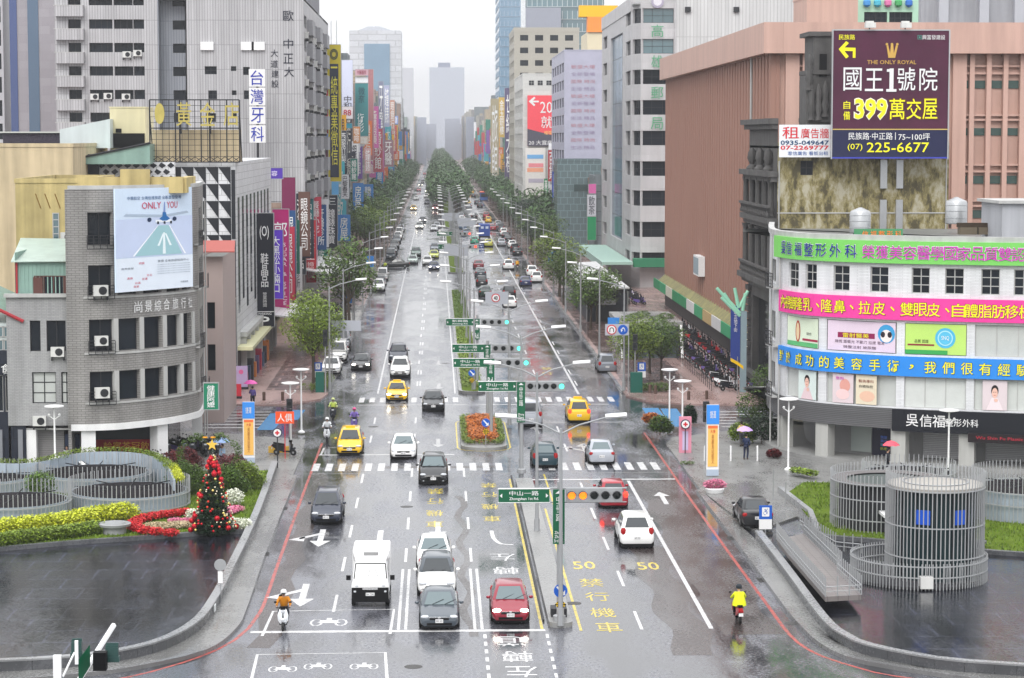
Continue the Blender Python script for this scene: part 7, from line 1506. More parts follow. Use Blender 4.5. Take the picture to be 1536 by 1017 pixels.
for side, x in (('left', -8.2), ('right', 15.0)):
    cnt = {}
    for k in range(13):
        y = (325 if side == 'left' else 350) + k * 13 * (1 + k * .03) + rr.uniform(0, 9)
        if 372 < y < 412: continue
        c = rr.choice([WH, SIL, GRY, BLK, WH]); kd = rr.choice(['sedan', 'hatch', 'suv', 'van']); cnt[(c, kd)] = cnt.get((c, kd), 0) + 1
        kn = {'sedan': 'sedan', 'suv': 'off-roader', 'hatch': 'hatchback', 'van': 'van'}[kd]
        car(kd, c, (x, y, 0), ON if side == 'left' else AW, '%s %s %s parked in the row at the %s kerb' % (ordinal(cnt[(c, kd)]), names[c], kn, side), 'cars parked along the %s kerb' % side)
# box van waiting at the line
TW = mat('truck_white', (.80, .80, .80), .3, coat=.3); g = G(556, 912); t = thing('box_truck', 'small white box truck with black lower front second lane at the stop line', 'truck', (g.x - .02, g.y + 2.3, 0)); hw = .86
def rr_box(w, y0, y1, z0, z1, c=.08): return MB().loft([[(w - c, y, z0), (w, y, z0 + c), (w, y, z1 - c), (w - c, y, z1), (-w + c, y, z1), (-w, y, z1 - c), (-w, y, z0 + c), (-w + c, y, z0)] for y in (y0, y1)])
cab = MB().loft([[(hw * a, y, z) for a, z in ((.9, z0), (1, z0 + .1), (1, 1.05), (wr_, z1 - .08), (wr_ - .08, z1))] + [(-hw * a, y, z) for a, z in reversed(((.9, z0), (1, z0 + .1), (1, 1.05), (wr_, z1 - .08), (wr_ - .08, z1)))] for y, z0, z1, wr_ in ((-2.28, .5, 1.16, .96), (-2.2, .3, 1.22, .97), (-1.85, .3, 1.3, .96), (-1.38, .3, 1.92, .88), (-1.2, .3, 1.96, .88), (-.1, .3, 1.96, .88))]); cab.build('cab', TW, t, smooth=35)
MB().box(-hw * .99, hw * .99, -2.33, -2.0, .28, .95).build('front_bumper', BLACK, t); MB().box(-.35, .35, -2.36, -2.3, .86, .95).build('grille', CHR, t)
MB().add([(-hw * .84, -1.845, 1.30), (hw * .84, -1.845, 1.30), (hw * .76, -1.40, 1.88), (-hw * .76, -1.40, 1.88)], [(0, 1, 2, 3)]).build('windscreen', CARGT, t)
fr = MB().path([(-hw * .87, -1.87, 1.28), (hw * .87, -1.87, 1.28), (hw * .80, -1.40, 1.91), (-hw * .80, -1.40, 1.91), (-hw * .87, -1.87, 1.28)], .025, 5); fr.build('windscreen_seal', BLACK, t)
for s in (-1, 1):
    MB().ball((s * .62, -2.2, 1.02), .17, 8, 5, (1, .6, .6)).build('headlight', HL, t, smooth=True); MB().ball((s * .7, -2.34, .78), .06, 8, 4, (1, .4, 1)).build('fog_lamp', HL, t)
    MB().box(s * (hw + .05), s * (hw + .26), -1.75, -1.68, 1.2, 1.42).build('wing_mirror', BLACK, t); MB().add([(s * hw * 1.0, -1.5, 1.2), (s * hw * 1.0, -.4, 1.2), (s * hw * .93, -.4, 1.75), (s * hw * .93, -1.25, 1.75)], [(0, 1, 2, 3)]).build('side_window', CARGL, t)
    for y in (-1.55, 1.5): w_ = put('wheel', _tyre, t, (s * (hw - .18), y, .325), (0, 0, 0 if s > 0 else R(180))); put('rim', _rim, w_)
bxm = rr_box(.88, .0, 2.3, .55, 2.35, .06); bxm.build('cargo_box', TW, t); MB().loft([[(x, y, z) for x, z in ((.86 * a, z0), (.86 * a, z1), (-.86 * a, z1), (-.86 * a, z0))] for y, z0, z1, a in ((-1.1, 1.97, 2.0, .8), (-.5, 1.97, 2.28, .95), (0, 1.97, 2.32, 1))]).build('roof_fairing', TW, t, smooth=30); MB().box(-.34, .34, -.75, -.4, 2.18, 2.3).build('vent', pc('8c8c8c'), t)
p_ = MB().box(-.2, .2, -2.36, -2.33, .58, .72).build('licence_plate', WHITE, t); text(p_, 'BH 7290', (0, -2.365, .65), (1, 0, 0), (0, -1, 0), .34, .09, BLACK)
MB().tube((-.1, -1.82, 1.36), (-.02, -1.55, 1.7), .012, n=4).tube((.35, -1.82, 1.36), (.2, -1.55, 1.72), .012, n=4).build('wiper', BLACK, t)
# lorry and bus further down
g = G(727, 360); t = thing('blue_lorry', 'blue box lorry seen from behind in the right carriageway', 'lorry', (g.x, g.y + 4, 0)); MB().box(-1.15, 1.15, -4, 2, .9, 3.3).build('cargo_box', pc('2c4c98'), t); MB().box(-1.05, 1.05, 2.2, 4, .5, 2.5).build('cab', pc('d8d8d8'), t); MB().box(-1.1, 1.1, -3.95, 4, .5, .88).build('chassis', BLACK, t)
for s in (-1, 1):
    for y in (-3, -2, 3): put('wheel', _tyre, t, (s * .9, y, .4), (0, 0, 0 if s > 0 else R(180)), scale=1.25)
    MB().box(s * .5 - .3, s * .5 + .3, -4.04, -4.0, 2.4, 2.9).build('logo_patch', pc('c8d4e8'), t)
g = G(726, 302); t = thing('city_bus', 'hazy blue and orange bus far down the right carriageway', 'bus', (g.x, g.y + 5, 0)); MB().box(-1.25, 1.25, -5.5, 5.5, .4, 3.0).build('body', pc('3864b0'), t); MB().box(-1.27, 1.27, -5.55, 5.55, 3.0, 3.25).build('roof', pc('e86030'), t); MB().box(-1.1, 1.1, -5.56, -5.5, 1.5, 2.7).build('rear_window', CARGL, t)
for s in (-1, 1):
    for y in (-3.6, 3.6): put('wheel', _tyre, t, (s * 1.06, y, .42), (0, 0, 0 if s > 0 else R(180)), scale=1.3)
    MB().box(s * 1.26, s * 1.28, -5, 5, 1.5, 2.6).build('side_window', CARGL, t)
# ------------------------------------------------------------------ scooters and people
def scooter(loc, rz=0, col='1a1c20', label='', group=None, cached=True):
    key = ('scooter', col)
    if key in _CARS and cached: return dup(_CARS[key], loc, rz, label, group)
    t = thing('scooter', label, 'scooter', loc, rz, group); m = carpaint(col)      # front towards -y
    for y, nm in ((-.62, 'front_wheel'), (.58, 'rear_wheel')):
        g_ = MB(); q = MB().lathe([(.12, 0), (.19, 0), (.215, .03), (.215, .08), (.19, .11), (.12, .11)], 14); g_.v = [(c - .055, a, b) for a, b, c in q.v]; g_.f = q.f; g_.mi = q.mi; w_ = g_.build(nm, RUB, t, smooth=35, loc=(0, y, .22)); r_ = MB(); q = MB().lathe([(.03, 0), (.12, .01), (.12, .1), (.03, .11)], 10); r_.v = [(c - .06, a, b) for a, b, c in q.v]; r_.f = q.f; r_.mi = q.mi; r_.build('hub', RIMM, w_)
    MB().loft([[(-w, y, z0), (w, y, z0), (w * .9, y - .02, z1), (-w * .9, y - .02, z1)] for y, w, z0, z1 in ((-.80, .05, .5, .55), (-.72, .10, .40, .60), (-.52, .14, .44, .52), (-.42, .06, .42, .46))]).build('front_mudguard', m, t, smooth=40)
    MB().loft([[(-w, y, z), (w, y, z), (w * .8, y + .06, z), (-w * .8, y + .06, z)] for w, y, z in ((.12, -.44, .28), (.22, -.50, .45), (.24, -.54, .70), (.16, -.50, .92), (.12, -.46, .98))]).build('leg_shield', m, t, smooth=40)
    MB().box(-.17, .17, -.42, .1, .24, .32).build('footboard', BLACK, t)
    MB().loft([[(-w, y, z0), (w, y, z0), (w * .85, y, z1), (-w * .85, y, z1)] for y, w, z0, z1 in ((.02, .12, .30, .66), (.2, .17, .30, .72), (.55, .17, .42, .76), (.86, .09, .60, .78))]).build('rear_body', m, t, smooth=40)
    MB().loft([[(-w, y, z), (w, y, z), (w * .8, y, z + .1), (-w * .8, y, z + .1)] for y, w, z in ((-.02, .10, .68), (.15, .15, .72), (.5, .15, .76), (.78, .1, .80))]).build('seat', BLACK, t, smooth=40)
    MB().tube((0, -.62, .22), (0, -.46, .95), .035).build('fork', DARK, t); MB().tube((-.32, -.42, 1.0), (.32, -.42, 1.0), .02).box(-.12, .12, -.52, -.36, .93, 1.06).build('handlebar', BLACK, t)
    for s in (-1, 1): MB().tube((s * .24, -.42, 1.0), (s * .32, -.44, 1.22), .008, n=4).ball((s * .33, -.44, 1.26), .07, 8, 4, (1, .3, .7)).build('mirror', BLACK, t)
    MB().ball((0, -.58, .86), .1, 8, 4, (1, .5, .7)).build('headlight', HL, t, smooth=True); MB().box(-.1, .1, .88, .93, .60, .68).build('tail_light', TLM, t); MB().box(-.1, .1, .90, .92, .42, .56).build('licence_plate', WHITE, t)
    _CARS.setdefault(key, t); return t
SKIN = mat('skin', (.45, .27, .19), .5)
def skinmesh(name, V, E, Rr, m, lvl=1):
    me = bpy.data.meshes.new(name); me.from_pydata(V, E, []); o = bpy.data.objects.new(name, me); md = o.modifiers.new('s', 'SKIN'); me.skin_vertices.new() if not me.skin_vertices else None
    for i, r in enumerate(Rr): me.skin_vertices[0].data[i].radius = (r, r) if not isinstance(r, tuple) else r
    me.skin_vertices[0].data[0].use_root = True; md.use_smooth_shade = True; s = o.modifiers.new('b', 'SUBSURF'); s.levels = lvl; s.render_levels = lvl
    out = evalmesh(o); out.materials.clear(); out.materials.append(m); out.shade_smooth(); out.name = name; return out
POSES = {}
def posed(pose):
    # joints: pelvis, chest, neck, then arms and legs
    if pose == 'ride':
        j = dict(pel=(0, .28, .86), ch=(0, .20, 1.18), nk=(0, .14, 1.38), hd=(0, .10, 1.52), shL=(-.19, .17, 1.33), elL=(-.30, .0, 1.12), haL=(-.29, -.30, 1.04), shR=(.19, .17, 1.33), elR=(.30, .0, 1.12), haR=(.29, -.30, 1.04), hiL=(-.10, .26, .84), knL=(-.20, -.16, .80), ftL=(-.17, -.12, .37), toL=(-.17, -.30, .35), hiR=(.10, .26, .84), knR=(.20, -.16, .80), ftR=(.17, -.12, .37), toR=(.17, -.30, .35))
    elif pose == 'umbrella':
        j = dict(pel=(0, 0, .92), ch=(0, 0, 1.24), nk=(0, 0, 1.45), hd=(0, -.02, 1.58), shL=(-.18, 0, 1.40), elL=(-.24, .03, 1.13), haL=(-.22, -.08, .90), shR=(.18, 0, 1.40), elR=(.25, -.06, 1.14), haR=(.16, -.24, 1.28), hiL=(-.09, 0, .90), knL=(-.10, -.10, .49), ftL=(-.10, .06, .09), toL=(-.10, -.08, .05), hiR=(.09, 0, .90), knR=(.10, .02, .49), ftR=(.10, .16, .09), toR=(.11, .03, .05))
    return {k: Vector(v) for k, v in j.items()}
def person(loc, rz, pose, top, legs, label, helmet=None, umb=None, group=None, hair='1a1412', coat=False, vest=None):
    t = thing('person', label, 'person', loc, rz, group); j = posed(pose); key = (pose,)
    if pose not in POSES:
        V = ['pel', 'ch', 'nk', 'hd', 'shL', 'elL', 'haL', 'shR', 'elR', 'haR', 'hiL', 'knL', 'ftL', 'toL', 'hiR', 'knR', 'ftR', 'toR']; ix = {k: i for i, k in enumerate(V)}
        E_ = [('pel', 'ch'), ('ch', 'nk'), ('nk', 'hd'), ('ch', 'shL'), ('shL', 'elL'), ('elL', 'haL'), ('ch', 'shR'), ('shR', 'elR'), ('elR', 'haR'), ('pel', 'hiL'), ('hiL', 'knL'), ('knL', 'ftL'), ('ftL', 'toL'), ('pel', 'hiR'), ('hiR', 'knR'), ('knR', 'ftR'), ('ftR', 'toR')]
        rad = dict(pel=(.14, .10), ch=(.15, .10), nk=.055, hd=(.082, .10), sh=.06, el=.042, ha=.033, hi=.09, kn=.055, ft=.042, to=.036)
        body = skinmesh('body', [j[v] for v in V], [(ix[a], ix[b]) for a, b in E_], [rad[v[:-1]] if v[-1] in 'LR' else rad[v] for v in V], SKIN)
        Vt = ['ch', 'pel', 'nk', 'shL', 'elL', 'haL', 'shR', 'elR', 'haR']; it = {k: i for i, k in enumerate(Vt)}; pts = [j[v].copy() for v in Vt]; pts[5] = j['elL'].lerp(j['haL'], .88); pts[8] = j['elR'].lerp(j['haR'], .88)
        coatm = skinmesh('jacket', pts, [(0, 1), (0, 2), (0, 3), (3, 4), (4, 5), (0, 6), (6, 7), (7, 8)], [(.185, .135), (.17, .13), .07, .085, .065, .055, .085, .065, .055], SKIN)
        Vl = ['pel', 'hiL', 'knL', 'ftL', 'hiR', 'knR', 'ftR']; trm = skinmesh('trousers', [j[v] for v in Vl], [(0, 1), (1, 2), (2, 3), (0, 4), (4, 5), (5, 6)], [(.15, .12), .105, .075, .06, .105, .075, .06], SKIN)
        fg = MB()
        for s in 'LR':
            h = j['ha' + s]; d = (h - j['el' + s]).normalized(); sx_ = 1 if s == 'R' else -1
            for k in range(4): o_ = Vector((sx_ * (.022 - .014 * k), 0, .01)); fg.tube(h + o_, h + o_ + d * (.05 + (.012 if k in (1, 2) else 0)) + Vector((0, 0, -.015)), .009, .007, 5)
            fg.tube(h, h + d * .03 + Vector((-sx_ * .035, 0, .01)), .01, .008, 5)
        POSES[pose] = (body, coatm, trm, fg.mesh('fingers', SKIN))
    b, c, tr, fg = POSES[pose]; bo = put('body', b, t); put('fingers', fg, bo)
    cm = c.copy(); cm.materials.clear(); cm.materials.append(pc(top)); put('jacket', cm, t); tm = tr.copy(); tm.materials.clear(); tm.materials.append(pc(legs)); put('trousers', tm, t)
    for s in 'LR': f_ = j['ft' + s]; MB().ball(f_ + Vector((0, -.07, -.03)), .1, 8, 5, (.5, 1.3, .55)).build('shoe', BLACK, t, smooth=True)
    hd = j['hd'] + Vector((0, -.01, .03)); MB().ball(hd, .1, 10, 7, (.82, 1, 1.2)).build('head', SKIN, bo, smooth=True); MB().ball(hd + Vector((0, -.105, -.01)), .018, 6, 4, (1, 1, 1.4)).build('nose', SKIN, bo)
    for s in (-1, 1): MB().ball(hd + Vector((s * .035, -.092, .02)), .012, 6, 4).build('eye', BLACK, bo); MB().ball(hd + Vector((s * .083, 0, 0)), .022, 6, 4, (.5, 1, 1.4)).build('ear', SKIN, bo)
    MB().box(hd.x - .022, hd.x + .022, hd.y - .1, hd.y - .09, hd.z - .055, hd.z - .047).build('mouth', pc('803838'), bo)
    if helmet: MB().lathe([(.125, -.02), (.14, .05), (.12, .13), (.07, .175), (.01, .185)], 14, (hd.x, hd.y), hd.z).build('helmet', pc(helmet), t, smooth=True); MB().box(hd.x - .09, hd.x + .09, hd.y - .155, hd.y - .13, hd.z - .02, hd.z + .05).build('visor', CARGL, t)
    else: MB().ball(hd + Vector((0, .025, .035)), .112, 10, 6, (.9, .95, 1.05)).build('hair', pc(hair), t, smooth=True)
    if coat: MB().lathe([(.32, .80), (.30, .95), (.22, 1.2), (.12, 1.40)], 14, (0, .26)).build('raincoat', pc(top), t, smooth=True)
    if vest: MB().lathe([(.17, .92), (.20, 1.1), (.19, 1.3)], 14, (0, .21)).build('vest', pc(vest), t, smooth=True)
    if umb:
        h = j['haR']; u = thing('umbrella', umb[1], 'umbrella', (0, 0, 0)); q = Matrix.Rotation(rz, 4, 'Z') @ Vector(h); u.location = Vector(loc) + q; n = 8; m_ = MB(); r_ = .55; vs = [(0, 0, .95)]
        for rg, zz_ in ((.3, .86), (.55, .66)): vs += [(rg * math.cos(k * 2 * math.pi / 16), rg * math.sin(k * 2 * math.pi / 16), zz_ - (.035 if k % 2 and rg > .5 else 0)) for k in range(16)]
        fs = [(0, 1 + k, 1 + (k + 1) % 16) for k in range(16)] + [(1 + k, 17 + k, 17 + (k + 1) % 16, 1 + (k + 1) % 16) for k in range(16)]; m_.add(vs, fs); m_.build('canopy', pc(umb[0]), u, smooth=True); MB().tube((0, 0, -.1), (0, 0, 1.0), .01, n=5).build('shaft', DARK, u)
    return t
g = G(424, 948); L_ = (g.x, g.y + .8, 0); scooter(L_, ON, 'e8ecf0', 'white scooter at the front of the left waiting box', 'ridden scooters'); person(L_, ON, 'ride', 'b8740c', '181c28', 'rider in an ochre jacket and white helmet at the left stop line', 'e8e8e8', group='scooter riders')
g = G(1111, 938); L_ = (g.x, g.y + .8, 0); scooter(L_, AW, 'b0242c', 'red-tailed scooter riding away at the lower right', 'ridden scooters'); person(L_, AW, 'ride', 'd8e018', '101418', 'rider in a bright yellow raincoat seen from behind', '202830', group='scooter riders', coat=True)
g = G(490, 664); L_ = (g.x, g.y + .8, 0); scooter(L_, ON, 'd8dce0', 'pale scooter left of the nearest yellow taxi', 'ridden scooters'); person(L_, ON, 'ride', 'd4d8dc', '303844', 'rider in a pale raincoat and white helmet left of the taxi', 'f0f0f0', group='scooter riders')
g = G(499, 632); L_ = (g.x, g.y + .8, 0); scooter(L_, ON, '20242c', 'dark scooter behind the pale scooter rider', 'ridden scooters'); person(L_, ON, 'ride', 'b8c878', '20242c', 'rider in a yellow green reflective vest behind the pale rider', 'c8d090', group='scooter riders', vest='c8d860')
g = G(531, 648); L_ = (g.x, g.y + .8, 0); scooter(L_, ON, '6858a0', 'violet scooter just behind the nearest yellow taxi', 'ridden scooters'); person(L_, ON, 'ride', '7c68b0', '30304c', 'rider in violet with a pink helmet behind the taxi', 'd85890', group='scooter riders')
g = G(603, 348); L_ = (g.x, g.y, 0); scooter(L_, ON, '20242c', 'distant scooter alone near the left kerb', 'ridden scooters'); person(L_, ON, 'ride', '30343c', '181c28', 'distant dark rider near the left kerb', '303030', group='scooter riders')
for px, c, l in ((763, 'd8b020', 'distant rider in yellow left of another yellow rider'), (776, 'e0a020', 'distant rider in amber by the right kerb')): g = G(px, 400 if px < 770 else 404); L_ = (g.x, g.y, 0); scooter(L_, AW, '1a1c20', l.replace('rider in', 'scooter under rider in'), 'ridden scooters'); person(L_, AW, 'ride', c, '181c28', l, '303030', group='scooter riders', coat=True)
g = G(427, 686); scooter((g.x, g.y, .13), R(75), '1a1c20', 'black scooter parked side-on by the round badge post')
for px, py, top, legs, uc, l, ul, rz in ((334, 709, '8ca0b8', '1c2030', '8098c0', 'walker in a pale blue top under a blue umbrella', 'blue umbrella held over the walker on the left pavement', R(-40)), (379, 614, '5c4c8c', '20202c', 'e060b0', 'walker in violet under the pink umbrella', 'bright pink umbrella on the left pink pavement', R(180)), (1119, 692, '1c2848', '141c38', 'c4a4dc', 'walker in navy under the lilac umbrella by the plants', 'lilac umbrella by the plants on the right pavement', R(160)), (1331, 716, '20242c', '181c24', 'e05868', 'walker in black under the red umbrella before the clinic', 'red umbrella before the clinic arcade', R(90))):
    g = G(px, py); person((g.x, g.y, .13), rz, 'umbrella', top, legs, l, None, (uc, ul))
g = G(1112, 672); person((g.x, g.y, .13), R(200), 'umbrella', 'c8b468', '3c3c40', 'walker in a pale yellow top behind the lilac umbrella'); g = G(101, 712); person((g.x, g.y, .13), 0, 'umbrella', 'b0b4b8', '303440', 'person in grey standing by the roller shutter of the grey building')
g = G(606, 400); person((G(578, 408).x, G(578, 408).y, 0), 0, 'umbrella', 'c8d850', '20242c', 'officer in a lime vest standing at the second crossing')
rr = random.Random(5); sc_cols = ['1a1c20', '1a1c20', '20242c', 'e8ecf0', '1a1c20', '20242c', '3c4048', '1a1c20', 'b0242c', '20242c', '3c4048', '6858a0']; SCN = {'1a1c20': 'black', '20242c': 'navy black', 'e8ecf0': 'white', 'b0242c': 'red', '6858a0': 'violet', '3c4048': 'grey'}; scn = {}
def prow(n, pos, where, grp, ccs=sc_cols):
    for k in range(n):
        c = rr.choice(ccs); scn[(where, c)] = scn.get((where, c), 0) + 1; x, y, a = pos(k); scooter((x, y, .13), a, c, '%s %s parked scooter %s' % (ordinal(scn[(where, c)]), SCN[c], where), grp)
U = rr.uniform
prow(78, lambda k: (25.0 + (k % 2) * 2.4 + U(-.15, .15), 197 + (k // 2) * 1.75 + U(-.2, .2), R(90) + U(-.2, .2)), 'from the near end of the row beside the pink building', 'scooters parked along the pink building')
prow(34, lambda k: (24.2 + (k % 2) * 1.9 + U(-.2, .2), 300 + (k // 2) * 1.6, R(90) + U(-.25, .25)), 'in the row before the post office arcade', 'scooters parked by the post office')
prow(36, lambda k: (-11.6 - (k % 2) * 1.5 + U(-.2, .2), 246 + (k // 2) * 2.6, R(-90) + U(-.25, .25)), 'in the row under the left pavement trees', 'scooters parked under the left trees')
prow(13, lambda k: (XY(247 + k * 6.2, 157.5 + (k % 3)), 157.5 + (k % 3) * 1.1, R(30) + U(-.4, .4)), 'by the corner column of the curved grey building', 'scooters parked by the curved grey building')
prow(14, lambda k: (XY(150 + k * 7, 150.6), 150.9 + (k % 2) * .8, R(U(-40, 40))), 'before the red banner of the grey building', 'scooters parked before the red banner')
x_, y_ = XY(105, 150.0), 149.6; car('hatch', WH, (XY(107, 147), 146.6, .13), R(90), 'white hatchback parked sideways before the grey roller shutter', None)
x_ = 17.8; tag(MB().box(-.5, .5, -.35, .35, 0, 1.7).build('green_cabinet', pc('14584c'), None, loc=(16.9, 196.2, .13)), 'green roadside cabinet behind the right hedge', 'cabinet')
tag(MB().box(-.35, .35, -.3, .3, 0, 1.7).build('green_cabinet', pc('14584c'), None, loc=(-9.9, 197.2, .13)), 'green roadside cabinet by the left lamp pole', 'cabinet')
# ------------------------------------------------------------------ vegetation
def leafm(n, c, isl=.45, tr=.0): return mat(n, c, .5, island=isl, objr=.18, spec=.35)
LF = {'mid': leafm('leaf_mid_green', (.07, .13, .014)), 'lime': leafm('leaf_lime_green', (.15, .22, .018)), 'dark': leafm('leaf_dark_green', (.016, .040, .016)), 'yellow': leafm('leaf_yellow_green', (.42, .46, .02), .35), 'wine': leafm('leaf_wine_red', (.10, .012, .014)), 'red': leafm('petal_red', (.55, .015, .02), .35), 'pink': leafm('petal_pink', (.62, .18, .30), .4), 'white': leafm('petal_white', (.70, .72, .60), .25), 'orange': leafm('petal_orange', (.48, .14, .02), .5), 'straw': leafm('petal_straw', (.45, .36, .22), .5), 'far': leafm('leaf_far_green', (.055, .115, .032), .55)}
BARK = mat('tree_bark', (.07, .055, .04), .8, var=.3, bump=.5)
def leaves(clumps, n, size, seed, flat=.0, shell=.55):
    """leaf quads scattered through clumps [(x,y,z,rx,ry,rz)]"""
    rr = random.Random(seed); V, F = [], []; tot = sum(c[3] * c[4] * c[5] for c in clumps) or 1
    for c in clumps:
        k = max(3, int(n * c[3] * c[4] * c[5] / tot))
        for _ in range(k):
            a = rr.uniform(0, 6.283); z = rr.uniform(-.85, 1); q = math.sqrt(max(0, 1 - z * z)); r = (shell + (1 - shell) * rr.random() ** .5) * rr.uniform(.75, 1.08)
            p = Vector((c[0] + c[3] * r * q * math.cos(a), c[1] + c[4] * r * q * math.sin(a), c[2] + c[5] * r * z)); s = size * rr.uniform(.6, 1.3)
            u = Vector((rr.uniform(-1, 1), rr.uniform(-1, 1), rr.uniform(-.5, .5))).normalized(); v = u.cross(Vector((rr.uniform(-.6, .6), rr.uniform(-.6, .6), 1))).normalized()
            o = len(V); V += [tuple(p - u * s), tuple(p - v * s * .45), tuple(p + u * s), tuple(p + v * s * .45)]; F.append((o, o + 1, o + 2, o + 3))
    return V, F
def leafmesh(name, clumps, n, size, seed, m, **k):
    V, F = leaves(clumps, n, size, seed, **k); me = bpy.data.meshes.new(name); me.from_pydata(V, [], F); me.materials.append(m); return me
def crown_clumps(R_, H_, z0, n, seed, cr=.42):
    rr = random.Random(seed); out = []
    for i in range(n):
        a = i * 2.4 + rr.uniform(-.4, .4); t = (i + .5) / n; q = math.sqrt(1 - (2 * t - 1) ** 2 * .85) * rr.uniform(.45, .8)
        s = R_ * cr * rr.uniform(.75, 1.25); out.append((R_ * q * math.cos(a), R_ * q * math.sin(a), z0 + H_ * (.15 + .75 * t), s, s, s * .75))
    return out
_TR = {}
def tree(x, y, h, r, kind='mid', var=0, label='', group='trees along the pavements', z=.13, n=2600, size=.2, sparse=False):
    key = (kind, var, n)
    if key not in _TR:
        H0, R0 = 7.0, 3.0; cl_ = crown_clumps(R0, 4.6, 2.5, 9 if sparse else 16, 50 + var, .34 if sparse else .44)
        cm = leafmesh('crown', cl_, n, size, 9 + var, LF[kind]); tk = MB(); tk.path([(0, 0, 0), (.05, .03, 1.2), (-.05, .05, 2.6), (.1, 0, 4.2), (0, .1, 5.8)], [.17, .14, .11, .07, .03], 8)
        for c in cl_[:9]: tk.path([(0, 0, 2.2 + .15 * len(cl_) * .1), (c[0] * .5, c[1] * .5, c[2] * .55 + 1.2), (c[0] * .9, c[1] * .9, c[2])], [.07, .045, .02], 5)
        _TR[key] = (cm, tk.mesh('trunk', BARK, 40))
    t = thing('street_tree', label, 'tree', (x, y, z), rnd.uniform(0, 6.28), group); cm, tk = _TR[key]; s = (r / 3.0, r / 3.0, h / 7.0)
    put('crown', cm, t, scale=s); put('trunk', tk, t, scale=s); return t
tree(-10.6, 199.5, 8.0, 2.7, 'lime', 0, 'lime green tree with a yellowish top at the left hedge, nearest of the left trees', n=5200, size=.15)
tree(-10.8, 205.5, 7.0, 2.2, 'lime', 1, 'second lime green tree just behind the nearest left tree', n=5200, size=.15)
tree(-9.6, 256, 10.5, 3.6, 'mid', 2, 'thin sparse-crowned tree on the left by the white sheet roof', n=1100, size=.22, sparse=True)
tree(-10.2, 262, 8.4, 3.7, 'mid', 3, 'flat layered dark tree below the sparse one on the left'); 
tree(17.4, 203.5, 5.6, 2.2, 'lime', 0, 'lime green tree at the right hedge, nearest of the right trees', n=5200, size=.15); tree(20.0, 206, 5.2, 2.2, 'mid', 1, 'low spreading tree at the scooter row on the right'); tree(19.5, 212, 5.0, 2.4, 'mid', 2, 'second low tree at the scooter row on the right')
tree(17.4, 262, 6.5, 3.1, 'mid', 3, 'loose tree beside the white roofed kiosk on the right'); tree(18.6, 269, 6.6, 3.0, 'mid', 1, 'tree right behind the loose tree by the white roof'); tree(16.8, 318, 8.5, 3.8, 'lime', 2, 'broad yellowish tree on the right before the second crossing', n=2600); tree(16.4, 300, 7.0, 2.6, 'mid', 0, 'slender tree left of the white roof on the right')
rr = random.Random(12); i = 0
for side, x0, ys in (('left', -12.9, 425), ('right', 19.0, 395)):
    y = ys; i = 0
    while y < 1450:
        i += 1; f = y > 520
        tree(x0 + rr.uniform(-1.4, 1.4), y, rr.uniform(6.5, 9.5), rr.uniform(2.7, 3.8), 'far' if f else rr.choice(['mid', 'mid', 'dark', 'lime']), i % 4, '%s tree of the %s pavement row beyond the second crossing' % (ordinal(i), side), n=900 if f else 2600, size=.36 if f else .2)
        if y > 430 and rr.random() < .5: i += 1; tree(x0 + (-3.2 if side == 'left' else 3.2), y + 4, rr.uniform(8, 11), 3.8, 'far', i % 4, '%s tree of the %s pavement row beyond the second crossing' % (ordinal(i), side), n=900, size=.36)
        y += rr.uniform(8, 13) * (1 + max(0, y - 600) / 600) * (1.7 if side == 'right' and y < 560 else 1)
i = 0; y = 640
while y < 2700:
    for x in (1.2, 6.4):
        i += 1; tree(x + rr.uniform(-1.2, 1.2), y + rr.uniform(-3, 3), rr.uniform(8.5, 11), rr.uniform(3.6, 4.6), 'far', i % 4, '%s tree of the distant double row on the median' % ordinal(i), 'distant trees on the median', n=900, size=.36)
    y += rr.uniform(11, 17) * (1 + (y - 640) / 600)
def shrub(name, label, loc, clumps, n, size, kind, cat='shrub', seed=1, group=None, stem=True):
    t = thing(name, label, cat, loc, group=group); put('foliage', leafmesh('foliage', clumps, n, size, seed, LF[kind]), t)
    if stem: MB().tube((0, 0, 0), (0, 0, .4), .04, .03, 5).build('stem', BARK, t)
    return t
def hedge(name, label, pts, h, wd, n, size, kind, seed=1, z=.13, cat='hedge'):
    cl_ = []
    for i in range(len(pts) - 1):
        a, b = Vector(pts[i][:2]), Vector(pts[i + 1][:2]); k = max(1, int((b - a).length / (wd * .6)))
        for j in range(k): p = a.lerp(b, (j + .5) / k); cl_.append((p.x - pts[0][0], p.y - pts[0][1], h * .5, wd * .6, wd * .6, h * .55))
    t = thing(name, label, cat, (pts[0][0], pts[0][1], z)); put('foliage', leafmesh('foliage', cl_, n, size, seed, LF[kind]), t); return t
hedge('hedge', 'low green hedge round the nearest left tree', [(-11.4, 197.5), (-9.8, 198), (-9.8, 207)], .8, 1.3, 2600, .09, 'lime'); hedge('hedge', 'low green hedge round the nearest right tree', [(16.8, 196.5), (19.6, 196.5)], .8, 1.2, 1800, .09, 'mid', 2)
# flowers on the island and along the median
hedge('flower_bed', 'orange and red flowers with lime leaves filling the traffic island', [(3.25, 163.2), (3.25, 176.2)], .62, 1.95, 9000, .10, 'orange', 3, .2, 'flower bed'); hedge('flower_bed', 'green leafed border of the traffic island bed', [(2.0, 164), (2.3, 162.2), (4.3, 162.2), (4.6, 164), (4.6, 177), (2.0, 177), (2.0, 164)], .45, .5, 5200, .08, 'lime', 5, .2, 'flower bed')
for k, (a, b, c) in enumerate(((200, 222, 'lime'), (224, 262, 'lime'), (266, 326, 'mid'))): hedge('ground_cover', ('bright low planting at the near end of the planted median', 'low planting in the middle of the planted median', 'darker low planting at the far end of the planted median')[k], [(3.0, a), (3.0, b)], .3, 1.6, 2600, .12, c, 6 + k, .22, 'planting')
